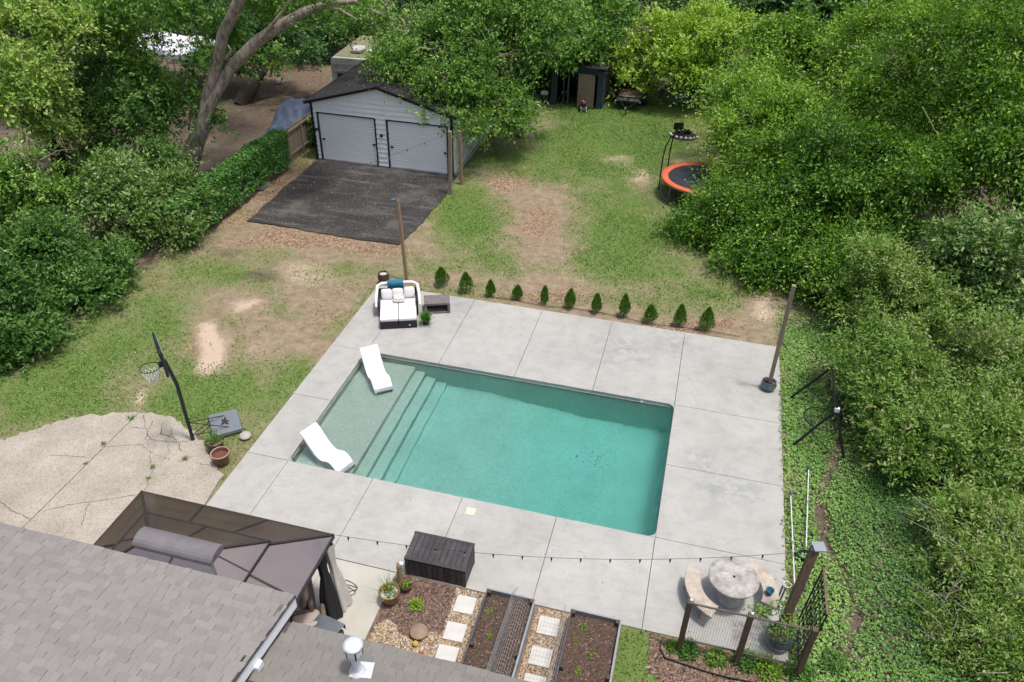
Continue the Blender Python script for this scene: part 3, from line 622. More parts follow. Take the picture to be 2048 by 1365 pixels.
mb.add(vs_ + [(.34, -.28, .802), (.34, .28, .802)], [(j + 1, j, n + 1 + j, n + 2 + j) for j in range(n)] + [tuple(range(n + 1)) + (2 * n + 2,), tuple(range(n + 1, 2 * n + 2))[::-1] + (2 * n + 3,)])
mb.build('lid', mat('blue grey lid', (.13, .145, .16), .4, .2, 3), cab)
cc = thing('coiled_cable', 'thin dark coiled cable lying on the patio by the gazebo curtain', 'cable', (3.2, -3.3, 0))
pts = [(.22 * math.cos(a) + .05 * math.sin(3 * a), .16 * math.sin(a) + .09 * math.sin(.7 * a) - .1, .012 + .004 * (i % 3)) for i, a in enumerate(np.linspace(0, 15, 90))]
MB().tube(pts, .007, 5).build('coil', mat('black rubber', (.02, .02, .02), .6), cc)
# ================================================================ GARAGE
GO_ = Vector((-5.1, 19.15, 0)); gar = thing('garage', 'white two-door garage with black trim and dark leaf-strewn shingled roof', 'garage', GO_)
SID = mat('white siding', (.88, .88, .865), .55, .05, 5, bmp=.05); BLK = mat('black trim', (.012, .012, .013), .5, .1); DOORM = mat('white roll door', (.87, .87, .855), .5, .05, 8, stretch=(1, 1, 6), bmp=.05)
gl, gr, gd, ge_, ga = -3.4, 3.4, 7.9, 2.86, 3.80       # local: left, right, depth, eave height, apex
MB().box((0, gd / 2 + .06, 1.42), (6.7, gd - .1, 2.84)).build('core_wall', mat('garage inner wall', (.5, .5, .5), .8), gar)
MB().add([(gl + .05, .06, 2.83), (gr - .05, .06, 2.83), (0, .06, ga - .06), (gl + .05, gd, 2.83), (gr - .05, gd, 2.83), (0, gd, ga - .06)], [(0, 1, 2), (5, 4, 3), (0, 3, 4, 1), (1, 4, 5, 2), (2, 5, 3, 0)]).build('gable_wall', mat('garage inner wall', (.5, .5, .5)), gar)
doors = [(-3.14, -.30), (.30, 3.18)]; dtop = 2.28
def gtop(x): return ge_ + (ga - ge_) * (1 - abs(x) / gr)
bh = .225; z = .06
while z < ga - .05:
    z1 = min(z + bh, ga); spans = []
    if z < dtop - .01:
        z1 = min(z1, dtop + .05) if z1 > dtop else z1
        spans = [(gl, doors[0][0] - .05), (doors[0][1] + .05, doors[1][0] - .05), (doors[1][1] + .05, gr)]
    else:
        def lim(zz): return gr if zz <= ge_ else gr * (ga - zz) / (ga - ge_)
        spans = [(-lim(z), lim(z), -lim(z1 - .006), lim(z1 - .006))]
    for s in spans:
        if len(s) == 2: s = (s[0], s[1], s[0], s[1])
        a, b_, c_, d_ = s; zt = z1 - .016
        MB().add([(a, -.05, z), (b_, -.05, z), (d_, -.012, zt), (c_, -.012, zt), (a, .05, z), (b_, .05, z), (d_, .05, zt), (c_, .05, zt)], [(0, 1, 2, 3), (5, 4, 7, 6), (1, 5, 6, 2), (4, 0, 3, 7), (3, 2, 6, 7), (4, 5, 1, 0)]).build('siding_board', SID, gar)
    z = z1
for i, (a, b_) in enumerate(doors):       # ribbed roll-up doors with black frames, lock handles
    mb = MB(); nn = 42; vs_ = []
    for k in range(nn + 1):
        zz = .05 + (dtop - .07) * k / nn; yy = .004 if k % 2 else .016; vs_ += [(a + .03, yy, zz), (b_ - .03, yy, zz)]
    mb.add(vs_, [(2 * k, 2 * k + 1, 2 * k + 3, 2 * k + 2) for k in range(nn)])
    d = mb.build('garage_door', DOORM, gar)
    MB().box((a - .01, -.045, dtop / 2), (.055, .03, dtop)).build('frame_side', BLK, d); MB().box((b_ + .01, -.045, dtop / 2), (.055, .03, dtop)).build('frame_side', BLK, d)
    MB().box(((a + b_) / 2, -.045, dtop + .03), (b_ - a + .08, .03, .055)).build('frame_head', BLK, d)
    MB().box(((a + b_) / 2, -.03, .035), (b_ - a - .1, .05, .06)).build('bottom_bar', mat('grey seal', (.3, .3, .3), .6), d)
    for xx in (a + .17, b_ - .12): MB().box((xx, -.035, 1.05), (.14, .03, .06)).box((xx + .02, -.06, 1.05), (.04, .03, .09)).build('latch', BLK, d)
for xx in (gl, gr): MB().box((xx, -.03, 1.42), (.1, .1, 2.84)).build('corner_trim', BLK, gar)
for xx, zz in ((-3.26, 1.5), (0.0, 1.55)):
    MB().box((xx, -.07, zz), (.12, .08, .09)).box((xx, -.11, zz - .03), (.09, .06, .03)).build('wall_lamp', BLK, gar)
# right side wall: ribbed sheet
for k in range(26): MB().box((gr + .01, .25 + k * .3, 1.42), (.03, .26 if k % 2 else .28, 2.8)).build('side_panel', mat('white sheet wall', (.66, .70, .74), .4, .06, 4), gar, .01)
MB().box((gr + .06, gd / 2, .05), (.2, gd, .1)).build('footing', mat('footing concrete', (.33, .32, .30), .9), gar)
m, t, b = nodes('black shingles'); v = coords(t, 'Object'); br = N(t, 'ShaderNodeTexBrick'); br.inputs['Scale'].default_value = 1; br.inputs['Brick Width'].default_value = .3; br.inputs['Row Height'].default_value = .16; br.inputs['Mortar Size'].default_value = .006
br.inputs['Color1'].default_value = (.011, .010, .010, 1); br.inputs['Color2'].default_value = (.022, .020, .019, 1); br.inputs['Mortar'].default_value = (.006, .006, .006, 1)
mpp = N(t, 'ShaderNodeMapping'); mpp.inputs['Rotation'].default_value = (0, 0, R_(90)); t.links.new(coords(t, 'Object'), mpp.inputs[0]); t.links.new(mpp.outputs[0], br.inputs['Vector'])
n5 = noise(t, v, 7, 7, .8)
c = mixc(t, ramp(t, n5, [(.6, (0, 0, 0)), (.68, (.55, .55, .55))]), br.outputs[0], (.10, .065, .045)); t.links.new(c, b.inputs['Base Color']); b.inputs['Roughness'].default_value = .95; bump(t, b, br.outputs['Fac'], .6, -.01); GSH = m
ov, of = .27, .22
for s in (-1, 1):
    zz = ge_ - (ga - ge_) / gr * ov + .03
    P = [(0, -of, ga + .03), (s * (gr + ov), -of, zz), (s * (gr + ov), gd + of, zz), (0, gd + of, ga + .03)]; P = P if s < 0 else P[::-1]
    P = P if (Vector(P[1]) - Vector(P[0])).cross(Vector(P[2]) - Vector(P[0])).z > 0 else P[::-1]
    ro = MB().slab(P, .07).build('roof', GSH, gar)
    MB().bar((0, -of - .012, ga - .015), (s * (gr + ov), -of - .012, zz - .045), .024, .12).build('rake_trim', BLK, ro)
    MB().bar((s * (gr + ov + .01), -of, zz - .03), (s * (gr + ov + .01), gd + of, zz - .03), .02, .1).build('eave_trim', BLK, ro)
MB().bar((0, -of, ga + .04), (0, gd + of, ga + .04), .22, .03).build('ridge_cap', GSH, gar)
# prop leaning in front between the doors
pr = thing('leaning_bar', 'dark bar leaning on the garage wall between its doors', 'bar', G(768, 331)); MB().tube([(0, 0, .02), (.22, .33, 1.0)], .014, 6).build('rod', BLK, pr); MB().box((0, 0, .03), (.16, .1, .05)).build('foot', BLK, pr)

# ================================================================ POSTS AND STRING LIGHTS
POSTW = mat('weathered pole wood', (.30, .20, .125), .9, .3, 5, stretch=(6, 6, .5), bmp=.3); POSTG = mat('grey pole wood', (.27, .215, .155), .9, .25, 5, stretch=(6, 6, .5), bmp=.3); POSTD = mat('dark pole wood', (.115, .08, .055), .9, .35, 4, stretch=(6, 6, .5), bmp=.4)
def lean_post(name, label, base, top, wd, m_, rz=0.0, group='wooden poles for the lights'):
    o = thing(name, label, 'post', base, 0, group); d = Vector(top) - Vector(base)
    MB().bar((0, 0, -.05), d, wd, wd, (math.cos(rz), math.sin(rz), 0)).build('pole', m_, o, .006); return o
b0 = G(814, 562); t0 = GY(795, 400, b0.y + .05)
po = lean_post('light_post', 'tall square wooden pole with a floodlight standing behind the daybed', b0, t0, .10, POSTW)
d = t0 - b0; MB().box((d.x - .12, d.y - .02, d.z - .02), (.2, .1, .05)).box((d.x - .03, d.y, d.z + .01), (.08, .05, .05)).build('floodlight', mat('blue grey lamp', (.10, .13, .18), .4), po)
b1 = G(901, 388); t1 = GY(900, 263, b1.y); lean_post('light_post', 'grey square pole at the asphalt corner, nearer of the pair', b1, t1, .14, POSTG)
b2 = G(923, 368); t2 = GY(919, 262, b2.y); lean_post('light_post', 'tan square pole beside the garage corner, farther of the pair', b2, t2, .13, POSTW)
POTB = mat('glazed blue pot', (.07, .11, .14), .25, .5, 5, c2=(.15, .19, .21), coat=.4, bmp=.1); SOIL = mat('dark soil', (.045, .03, .022), .95, .4, 25, bmp=.8, bs=60)
def pot(name, label, loc, prof, m_, soil_r, soil_z, group='pots', soil=SOIL, band=None):
    o = thing(name, label, 'plant pot', loc, 0, group); MB().lathe(prof, 32).build('vessel', m_, o)
    mb = MB(); n = 16; vs_ = [(0, 0, soil_z + .02)] + [(soil_r * math.cos(2 * math.pi * i / n), soil_r * math.sin(2 * math.pi * i / n), soil_z + random.uniform(-.008, .008)) for i in range(n)]
    mb.add(vs_, [(0, 1 + i, 1 + (i + 1) % n) for i in range(n)]).build('soil', soil, o)
    if band: MB().ring((0, 0, band[0]), band[1], .012, 32, 6).build('rim', band[2], o)
    return o
def jar(r, h, open_=.8, rr=1.0):
    return [(r * .62, 0), (r * .8, h * .12), (r * .97, h * .4), (r, h * .62), (r * .93, h * .8), (r * open_, h * .92), (r * open_ * 1.1, h), (r * open_ * 1.02, h * 1.01), (r * open_ * .9, h * .93), (r * open_ * .88, h * .8)]
p = G(1535, 778); pot('glazed_pot', 'round blue glazed pot on the deck holding the leaning pole', p, jar(.235, .30, .82), POTB, .17, .235)
tp = GY(1588, 571, p.y - .15); lean_post('light_post', 'long wooden pole leaning out of the blue pot at the deck corner', p + Vector((.02, .02, .1)), tp, .11, POSTG)
pB = G(1553, 1303); pot('glazed_pot', 'large teal glazed pot beside the wire fence with a pole in it', pB + Vector((0, .18, 0)), jar(.30, .42, .84), mat('glazed teal pot', (.035, .075, .085), .22, .5, 4, c2=(.08, .13, .14), coat=.5, bmp=.05), .22, .34)
bC = pB + Vector((-.02, .2, .12)); tC = GY(1630, 1097, -1.75)
po = lean_post('light_post', 'thick dark pole rising from the teal pot, topped by a square metal plate', bC, tC, .16, POSTD)
MB().box(tC - bC + Vector((.07, .02, .04)), (.24, .24, .03), .25).box(tC - bC + Vector((.02, 0, .0)), (.10, .1, .06), .25).build('solar_cap', mat('solar plate', (.27, .30, .33), .35, .05), po)
LEDW = mat('string cable', (.015, .015, .015), .6); BULB = mat('bulb glass', (.55, .48, .33), .2, .05)
def string(label, P0, P1, sag, n, skip=(), bulbs_at=None):
    o = thing('string_lights', label, 'string lights', P0, 0, 'outdoor string lights')
    f = lambda k: P0.lerp(P1, k) - Vector((0, 0, sag * 4 * k * (1 - k))) - P0
    MB().tube([f(k / 40) for k in range(41)], .0045, 5).build('cable', LEDW, o)
    for i in range(n):
        k = (i + .5) / n; p = f(k)
        s = MB().lathe([(.008, -.07), (.018, -.06), (.02, -.015), (.01, 0)], 10).build('socket', LEDW, o, 0, p)
        MB().lathe([(.0, -.12), (.012, -.115), (.019, -.095), (.015, -.075), (.008, -.07)], 10).build('bulb', BULB, s)
    return o
string('string of small bulbs sagging over the deck from gazebo to dark pole', B_ + Vector((0, 0, .02)), tC + Vector((-.05, 0, -.1)), .48, 16)
string('string of small bulbs crossing in front of the garage doors', t1 + Vector((0, 0, -.05)), G(340, 425, 2.3), .35, 14)

# ================================================================ PATIO FURNITURE
RATT = mat('black rattan', (.022, .022, .027), .6, .35, 30, bmp=.6, bs=90, stretch=(1, 1, 3)); PAD = mat('off white cushion', (.72, .70, .70), .9, .05, 6, bmp=.1); CANV = mat('white canvas', (.74, .72, .68), .9, .06, 5)
fl_, fr_ = G(761, 660), G(835, 656); mid = (fl_ + fr_) / 2; rz = math.atan2((fr_ - fl_).y, (fr_ - fl_).x) - .0
wd_ = (fr_ - fl_).length; DL = 1.5
db = thing('daybed', 'black rattan daybed with off white cushions at the deck corner', 'daybed', mid, rz)
for s in (-1, 1):
    bs = MB().box((s * wd_ / 4, DL * .25, .15), (wd_ / 2 - .012, DL * .5 - .01, .28)).build('base', RATT, db, .01)
    MB().box((s * wd_ / 4, DL * .25, .345), (wd_ / 2 - .016, DL * .5 - .014, .11)).build('seat_cushion', PAD, db, .03)
    MB().box((s * wd_ / 4, DL * .74, .15), (wd_ / 2 - .012, DL * .47 - .01, .28)).build('base', RATT, db, .01)
    MB().box((s * wd_ / 4, DL * .735, .345), (wd_ / 2 - .016, DL * .47 - .014, .11)).build('seat_cushion', PAD, db, .03)
    MB().box((s * (wd_ / 2 + .03), DL * .76, .3), (.06, DL * .5, .58)).build('arm', RATT, db, .02)
MB().box((0, DL + .03, .34), (wd_ + .12, .06, .66)).build('backrest', RATT, db, .02)
# folded canopy hoop
mb = MB(); hp = [(-wd_ / 2 - .12, DL * .5, .42), (-wd_ / 2 - .11, DL * .75, .62), (-wd_ / 2 - .07, DL + .05, .76), (-wd_ / 2 + .08, DL + .13, .80), (0, DL + .15, .81), (wd_ / 2 - .08, DL + .13, .80), (wd_ / 2 + .07, DL + .05, .76), (wd_ / 2 + .11, DL * .75, .62), (wd_ / 2 + .12, DL * .5, .42)]
mb.tube(hp, [.04, .05, .055, .06, .06, .06, .055, .05, .04], 10).build('folded_canopy', CANV, db)
MB().box((wd_ / 2 - .25, -.006, .13), (.05, .012, .025)).build('badge', mat('white plastic', (.8, .8, .8)), db)
def pillow(label, x, y, z, w_, h_, m_, tilt=70, yaw=0, group='daybed pillows'):
    o = thing('pillow', label, 'pillow', mid + Matrix.Rotation(rz, 3, 'Z') @ Vector((x, y, z)), rz, group)
    M = Matrix.Rotation(yaw, 4, 'Z') @ Matrix.Rotation(R_(tilt), 4, 'X'); MB().cushion((0, 0, 0), (w_, h_, .16), 0, M, .55).build('pillow_cover', m_, o); return o
pillow('plain white pillow at the left of the daybed back', -wd_ * .31, DL * .86, .57, .38, .38, PAD); pillow('plain white pillow in the middle of the daybed back', .0, DL * .87, .57, .38, .38, PAD); pillow('plain white pillow at the right of the daybed back', wd_ * .32, DL * .88, .6, .38, .38, PAD)
m, t, b = nodes('patterned fabric'); v = coords(t, 'Object', (1, 1, 1)); wv = N(t, 'ShaderNodeTexVoronoi'); wv.distance = 'MANHATTAN'; wv.inputs['Scale'].default_value = 11; wv.inputs['Randomness'].default_value = .25; t.links.new(v, wv.inputs['Vector'])
c = ramp(t, wv.outputs['Distance'], [(.0, (.75, .73, .68)), (.25, (.08, .22, .30)), (.42, (.72, .7, .64)), (.6, (.35, .42, .16)), (.75, (.75, .73, .68))]); t.links.new(c, b.inputs['Base Color']); b.inputs['Roughness'].default_value = .9
pillow('small pillow with blue and green diamond pattern on the daybed', .03, DL * .70, .53, .40, .27, m, 55)
tw = thing('towel', 'teal blue towel draped over the daybed back', 'towel', mid + Matrix.Rotation(rz, 3, 'Z') @ Vector((-.07, DL + .15, .8)), rz)
mb = MB(); vs_ = []; n = 14
for xx in np.linspace(-.27, .27, 9):
    for j in range(n + 1):
        a = math.pi * (-.12 + 1.12 * j / n); r = .10 + .004 * math.sin(xx * 40)
        vs_.append((xx, -r * math.cos(a) * 1.0 - (.0), r * math.sin(a) if 0 <= a <= math.pi else -.22 * (a < 0)))
mb.add(vs_, [(i * (n + 1) + j, (i + 1) * (n + 1) + j, (i + 1) * (n + 1) + j + 1, i * (n + 1) + j + 1) for i in range(8) for j in range(n)], True)
to = mb.build('cloth', mat('teal towel', (.03, .17, .25), .95, .15, 8), tw); sd = to.modifiers.new('thick', 'SOLIDIFY'); sd.thickness = .012; sd.offset = 1
# hollow side table
a_, b_ = G(849, 628), G(901, 627); ct = (a_ + b_) / 2; srz = math.atan2((b_ - a_).y, (b_ - a_).x) + .05; L_ = .88
stb = thing('side_table', 'grey open-sided stone-look side table right of the daybed', 'side table', ct, srz); STN = mat('grey faux stone', (.17, .15, .15), .85, .3, 7, bmp=.3)
MB().box((0, .26, .38), (L_, .56, .09)).build('top', STN, stb, .015)
for s in (-1, 1): MB().box((s * (L_ / 2 - .045), .26, .165), (.09, .56, .335)).build('side', STN, stb, .01)
MB().box((0, .26, .03), (L_ - .182, .54, .06)).build('shelf', STN, stb, .01); MB().box((0, .5, .195), (L_ - .184, .05, .265)).build('back', STN, stb)
p = G(852, 648); sp = pot('potted_plant', 'small black pot with a bushy green grass-like plant by the daybed', p, [(.09, 0), (.12, .12), (.14, .2), (.15, .21), (.135, .2), (.13, .16)], mat('black plastic', (.02, .02, .02), .5), .125, .17)
sp['category'] = 'potted plant'
p = G(768, 566); bp_ = pot('planter', 'brown barrel planter with pale top behind the daybed', p, [(.14, 0), (.2, .16), (.21, .28), (.18, .4), (.175, .42), (.155, .41), (.15, .36)], mat('brown barrel', (.08, .045, .03), .5, .4), .15, .36, soil=mat('pale gravel', (.5, .48, .45), .9, .3, 30))

# ---- in-pool loungers
LW = mat('white lounger plastic', (.74, .76, .80), .4, .04, 3, bmp=.0, spec=.4)
def lounger(label, head, foot, s=1.0):
    d = foot - head; yaw = math.atan2(d.y, d.x); L = d.length
    o = thing('pool_lounger', label, 'pool lounger', (head.x, head.y, SZ[0] + .008), yaw, 'white loungers on the pool ledge')
    prof = [(0, .92), (.05, .90), (.12, .80), (.22, .62), (.33, .45), (.42, .36), (.50, .335), (.58, .375), (.66, .455), (.74, .475), (.81, .42), (.88, .33), (.95, .25), (1.0, .21)]
    P = [(x * L, z) for x, z in prof]; n = len(P); w2 = .30; vs_ = []
    cols = [(-1, -.03), (-.93, 0), (-.5, .0), (0, -.004), (.5, 0), (.93, 0), (1, -.03)]
    for x, z in P:
        for s_, dz in cols: vs_.append((x, s_ * w2, z + dz))
    k = len(cols); top = [(i * k + j, (i + 1) * k + j, (i + 1) * k + j + 1, i * k + j + 1) for i in range(n - 1) for j in range(k - 1)]
    mb = MB().add(vs_, top, True); sh = mb.build('shell', LW, o); so_ = sh.modifiers.new('t', 'SOLIDIFY'); so_.thickness = .05; so_.offset = 1 if False else -1
    ss = sh.modifiers.new('s', 'SUBSURF'); ss.levels = 1; ss.render_levels = 1
    for s_ in (-1, 1):          # side skirts down to the ledge
        poly = []
        for x, z in P: poly.append((x, z - .035))
        bot = [(P[-1][0], .10), (L * .93, .0), (L * .42, .0), (L * .3, .22), (L * .15, .55), (.03, .80)]
        q = poly + bot; vv_ = [(x, s_ * (w2 - .035), z) for x, z in q] + [(x, s_ * (w2 - .065), z) for x, z in q]; nn = len(q)
        MB().add(vv_, [tuple(range(nn)), tuple(range(nn, 2 * nn))[::-1]] + [(i, (i + 1) % nn, (i + 1) % nn + nn, i + nn) for i in range(nn)]).build('side_skirt', LW, o)
    MB().lathe([(.0, .0), (.012, .0), (.012, .004), (0, .005)], 10, (L * .47, 0, .338)).build('drain_plug', mat('dark slot', (.03, .03, .035)), o)
    return o
h1 = (G(717, 699, .45) + G(756, 690, .45)) / 2; f1 = (G(787, 781, -.22) + G(752, 790, -.22)) / 2
lounger('white moulded lounger on the pool ledge nearer the daybed', Vector((h1.x, h1.y, 0)), Vector((f1.x, f1.y, 0)))
h2 = (G(599, 866, .45) + G(632, 848, .45)) / 2; f2 = (G(714, 938, -.22) + G(680, 946, -.22)) / 2
lounger('white moulded lounger on the pool ledge nearer the gazebo', Vector((h2.x, h2.y, 0)), Vector((f2.x, f2.y, 0)))

# ---- plank-look storage box
BOXM = mat('dark resin planks', (.055, .05, .052), .6, .35, 5, stretch=(1, 1, 1), bmp=.2, objvar=.18)
a_, b_, c_ = G(818, 1150), G(925, 1174), G(940, 1132); rz = math.atan2((b_ - a_).y, (b_ - a_).x); bw = 1.42; bd = .72
bx = thing('storage_box', 'dark plank-look resin storage box on the deck edge', 'storage box', (a_ + b_) / 2, rz)
MB().box((0, bd / 2, .25), (bw - .06, bd - .06, .48)).build('bin', mat('dark resin core', (.02, .018, .018), .7), bx)
for k in range(9): MB().box((-bw / 2 + .08 + (k + .5) * (bw - .16) / 9, .014, .25), ((bw - .16) / 9 - .012, .03, .48)).build('front_plank', BOXM, bx, .004)
for s in (-1, 1):
    for k in range(5): MB().box((s * (bw / 2 - .014), .06 + (k + .5) * (bd - .12) / 5, .25), (.03, (bd - .12) / 5 - .012, .48)).build('side_plank', BOXM, bx, .004)
    for yy in (.035, bd - .035): MB().box((s * (bw / 2 - .035), yy, .25), (.085, .085, .5)).build('corner_post', BOXM, bx, .006)
M = Matrix.Translation((0, 0, .52)) @ Matrix.Rotation(R_(6), 4, 'X')
MB().box((0, bd / 2, .005), (bw + .02, bd + .01, .03), 0, M).build('lid', mat('dark resin core', (.02, .018, .018)), bx)
for k in range(11): MB().box((-bw / 2 + (k + .5) * bw / 11, bd / 2 + .02, .03), (bw / 11 - .01, bd - .1, .02), 0, M).build('lid_plank', BOXM, bx, .004)
MB().box((0, .035, .03), (bw + .03, .09, .03), 0, M).box((0, bd - .0, .03), (bw + .03, .07, .03), 0, M).build('lid_edge', BOXM, bx, .006)
# ================================================================ GRAVEL BED: pavers, raised beds, pots
PAV = mat('pale paver', (.56, .55, .51), .85, .1, 4, bmp=.15)
for i, (px, py, lb) in enumerate(((930, 1211, 'square pale paver nearest the storage box, first of the left row'), (910, 1265, 'square pale paver in the middle of the left row beside the planter'), (893, 1312, 'square pale paver of the left row touching the roof edge'),
        (1096, 1254, 'square pale paver between the raised beds, nearest the deck'), (1081, 1315, 'square pale paver between the raised beds, second from the deck'), (1067, 1372, 'square pale paver between the raised beds, cut by the picture edge'))):
    p = G(px, py); o = thing('paver', lb, 'paver', (p.x, p.y, -.01), random.uniform(-.04, .04), 'stepping pavers in the gravel'); MB().box((0, 0, .022), (.44, .44, .045)).build('stone_top', PAV, o, .01)
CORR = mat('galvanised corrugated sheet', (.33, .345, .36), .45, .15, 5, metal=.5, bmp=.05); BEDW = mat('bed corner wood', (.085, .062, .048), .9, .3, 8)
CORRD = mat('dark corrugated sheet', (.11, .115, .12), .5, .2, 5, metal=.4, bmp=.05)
WIRE = mat('galvanised wire', (.36, .355, .35), .5, .1, metal=.2)
def corr(mb, a, b_, h, t=.02):
    a, b_ = Vector(a), Vector(b_); d = (b_ - a).normalized(); n = Vector((-d.y, d.x, 0)); k = 28; vs_ = []
    for i in range(k + 1):
        z = h * i / k; o = n * (.012 * math.cos(i * math.pi / 2)); vs_ += [a + o + Vector((0, 0, z)), b_ + o + Vector((0, 0, z))]
    vs2 = [v_ + n * .01 for v_ in vs_]; m_ = len(vs_)
    fs = [(2 * i, 2 * i + 1, 2 * i + 3, 2 * i + 2) for i in range(k)] + [(m_ + 2 * i + 2, m_ + 2 * i + 3, m_ + 2 * i + 1, m_ + 2 * i) for i in range(k)] + [(2 * k, 2 * k + 1, m_ + 2 * k + 1, m_ + 2 * k)]
    mb.add(vs_ + vs2, fs, True); return mb
def raised_bed(label, x0, x1, y0, y1, h):
    o = thing('raised_bed', label, 'raised bed', ((x0 + x1) / 2, y1, 0), 0, 'corrugated raised beds'); W2 = (x1 - x0) / 2; L = y0 - y1
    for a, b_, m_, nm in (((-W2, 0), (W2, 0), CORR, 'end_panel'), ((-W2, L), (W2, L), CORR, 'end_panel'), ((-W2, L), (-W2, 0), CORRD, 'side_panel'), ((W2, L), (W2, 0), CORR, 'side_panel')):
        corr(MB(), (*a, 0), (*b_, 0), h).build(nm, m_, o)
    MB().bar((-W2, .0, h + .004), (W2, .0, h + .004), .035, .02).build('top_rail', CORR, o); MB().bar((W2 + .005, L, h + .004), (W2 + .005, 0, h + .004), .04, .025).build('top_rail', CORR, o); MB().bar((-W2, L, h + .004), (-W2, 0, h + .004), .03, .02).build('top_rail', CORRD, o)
    for sx in (-1, 1):
        for yy in (-.06, L / 2 + .1, L + .06): MB().box((sx * (W2 - .05), yy, h / 2 + .012), (.085, .085, h + .03)).build('corner_post', BEDW, o, .006)
    nx_, ny_ = 12, 36; vs_ = [(-W2 + .01 + (2 * W2 - .02) * i / nx_, L + .01 + (-L - .02) * j / ny_, h - .12 + random.uniform(-.025, .03)) for i in range(nx_ + 1) for j in range(ny_ + 1)]
    MB().add(vs_, [(i * (ny_ + 1) + j, (i + 1) * (ny_ + 1) + j, (i + 1) * (ny_ + 1) + j + 1, i * (ny_ + 1) + j + 1) for i in range(nx_) for j in range(ny_)]).build('soil', mat('bed compost', (.075, .045, .032), .95, .55, 22, c2=(.15, .10, .075), bmp=1.0, bs=70), o)
    return o
raised_bed('corrugated raised bed of dark soil with a bent wire mesh inside', 6.35, 7.40, -5.75, -2.80, .38); raised_bed('corrugated raised bed of dark soil next to the grass', 8.23, 9.28, -5.75, -2.82, .38)
def wire_panel(label, P00, P10, P01, bulge, nu, nv, r=.0034, group='wire trellises'):
    """bent mesh panel: u along P00->P10, v along P00->P01"""
    o = thing('wire_trellis', label, 'trellis', P00, 0, group); a, u_, v_ = Vector(P00), Vector(P10) - Vector(P00), Vector(P01) - Vector(P00); bl = Vector(bulge)
    f = lambda s, q: u_ * s + v_ * q + bl * (4 * q * (1 - q)); mb = MB()
    for i in range(nu + 1): mb.tube([f(i / nu, k / 8) for k in range(9)], r, 4, False)
    for j in range(nv + 1): mb.tube([f(0, j / nv), f(1, j / nv)], r, 4, False)
    mb.build('mesh', WIRE, o); return o
wire_panel('arched wire mesh along the right side of the left raised bed', (7.32, -2.95, .40), (7.32, -5.7, .40), (6.92, -2.95, .30), (0, 0, .28), 30, 9)
wire_panel('steep folded wire mesh standing in the middle of the left raised bed', (6.96, -3.0, .26), (6.90, -5.7, .26), (7.06, -3.0, .95), (-.08, 0, 0), 30, 8)
wire_panel('wire mesh leaning on the left side of the bed next to the grass', (8.24, -3.05, .36), (8.24, -5.7, .36), (8.12, -3.05, .80), (-.06, 0, 0), 28, 6)
wire_panel('flat wire mesh laid over the pavers between the raised beds', (7.62, -2.95, .05), (7.62, -4.6, .05), (8.05, -2.95, .05), (0, 0, .0), 16, 6, .0016)
YEL = mat('ochre glazed pot', (.26, .15, .04), .35, .35, 6, bmp=.1, coat=.3); DKRIM = mat('dark glazed rim', (.03, .035, .045), .3)
p = G(779, 1207); yp = pot('potted_plant', 'ochre glazed pot with dark rim and wispy plants beside the gravel', p + Vector((0, .05, 0)), [(.12, 0), (.17, .1), (.21, .22), (.225, .32), (.235, .36), (.225, .37), (.20, .35), (.19, .3)], YEL, .195, .30, soil=mat('shell mulch', (.42, .40, .36), .9, .5, 30), band=(.355, .225, DKRIM)); yp['category'] = 'potted plant'
MB().add([(.06 * math.cos(a) - .1, .06 * math.sin(a) + .06, z) for z in (.31, .36) for a in np.linspace(0, 6.28, 7)[:-1]], [(0, 1, 2, 3, 4, 5), (6, 7, 8, 9, 10, 11)] + [(i, (i + 1) % 6, (i + 1) % 6 + 6, i + 6) for i in range(6)]).build('red_ornament', mat('red clay', (.30, .06, .035), .6), yp, .01)
for q in ((.06, .05), (-.03, -.1), (.1, -.05)): MB().lathe([(0, .33), (.035, .315), (.04, .30), (.02, .29)], 8, (q[0], q[1], .005)).build('white_stone', mat('white stone', (.7, .69, .66), .7), yp)
p = G(812, 1182); sp2 = pot('potted_plant', 'small terracotta pot with a green sprout beside the short stump post', p + Vector((0, .04, 0)), [(.09, 0), (.12, .1), (.14, .17), (.15, .18), (.135, .175), (.125, .14)], mat('brown terracotta', (.16, .075, .045), .7, .2), .125, .15); sp2['category'] = 'potted plant'
p = G(801, 1164); bo = thing('stump_post', 'short brown wooden post with a small metal outlet box', 'post', p)
MB().lathe([(.06, -.02), (.058, .5), (.05, .62), (.0, .64)], 14).build('post', POSTW, bo); MB().box((.045, .03, .58), (.1, .09, .1)).build('outlet_box', GALV, bo, .006)
for nm, lb, px, py, r, cl, cat in (('ball', 'small yellow ball lying on the gravel', 831, 1291, .065, (.55, .36, .06), 'ball'), ('stone', 'flat tan boulder half sunk in the gravel', 838, 1267, .19, (.28, .20, .14), 'stone'), ('stone', 'small red stone at the roof edge in the gravel', 841, 1309, .06, (.32, .08, .05), 'stone'), ('stone', 'pale stone on the ground between hoop base and deck', 491, 874, .17, (.40, .37, .33), 'stone')):
    p = G(px, py); o = thing(nm, lb, cat, (p.x, p.y, 0)); fz = 1.0 if nm == 'ball' else .4
    mb = MB(); mb.lathe([(0.001, -r * fz)] + [(r * math.sin(a) * (1 if nm == 'ball' else random.uniform(.9, 1.1)), -r * fz * math.cos(a)) for a in np.linspace(.3, 2.84, 9)] + [(0.001, r * fz)], 14, (0, 0, r * fz * .8)); mb.build('body', mat(f'{nm} {lb[:10]}', cl, .7, .2, 9), o)

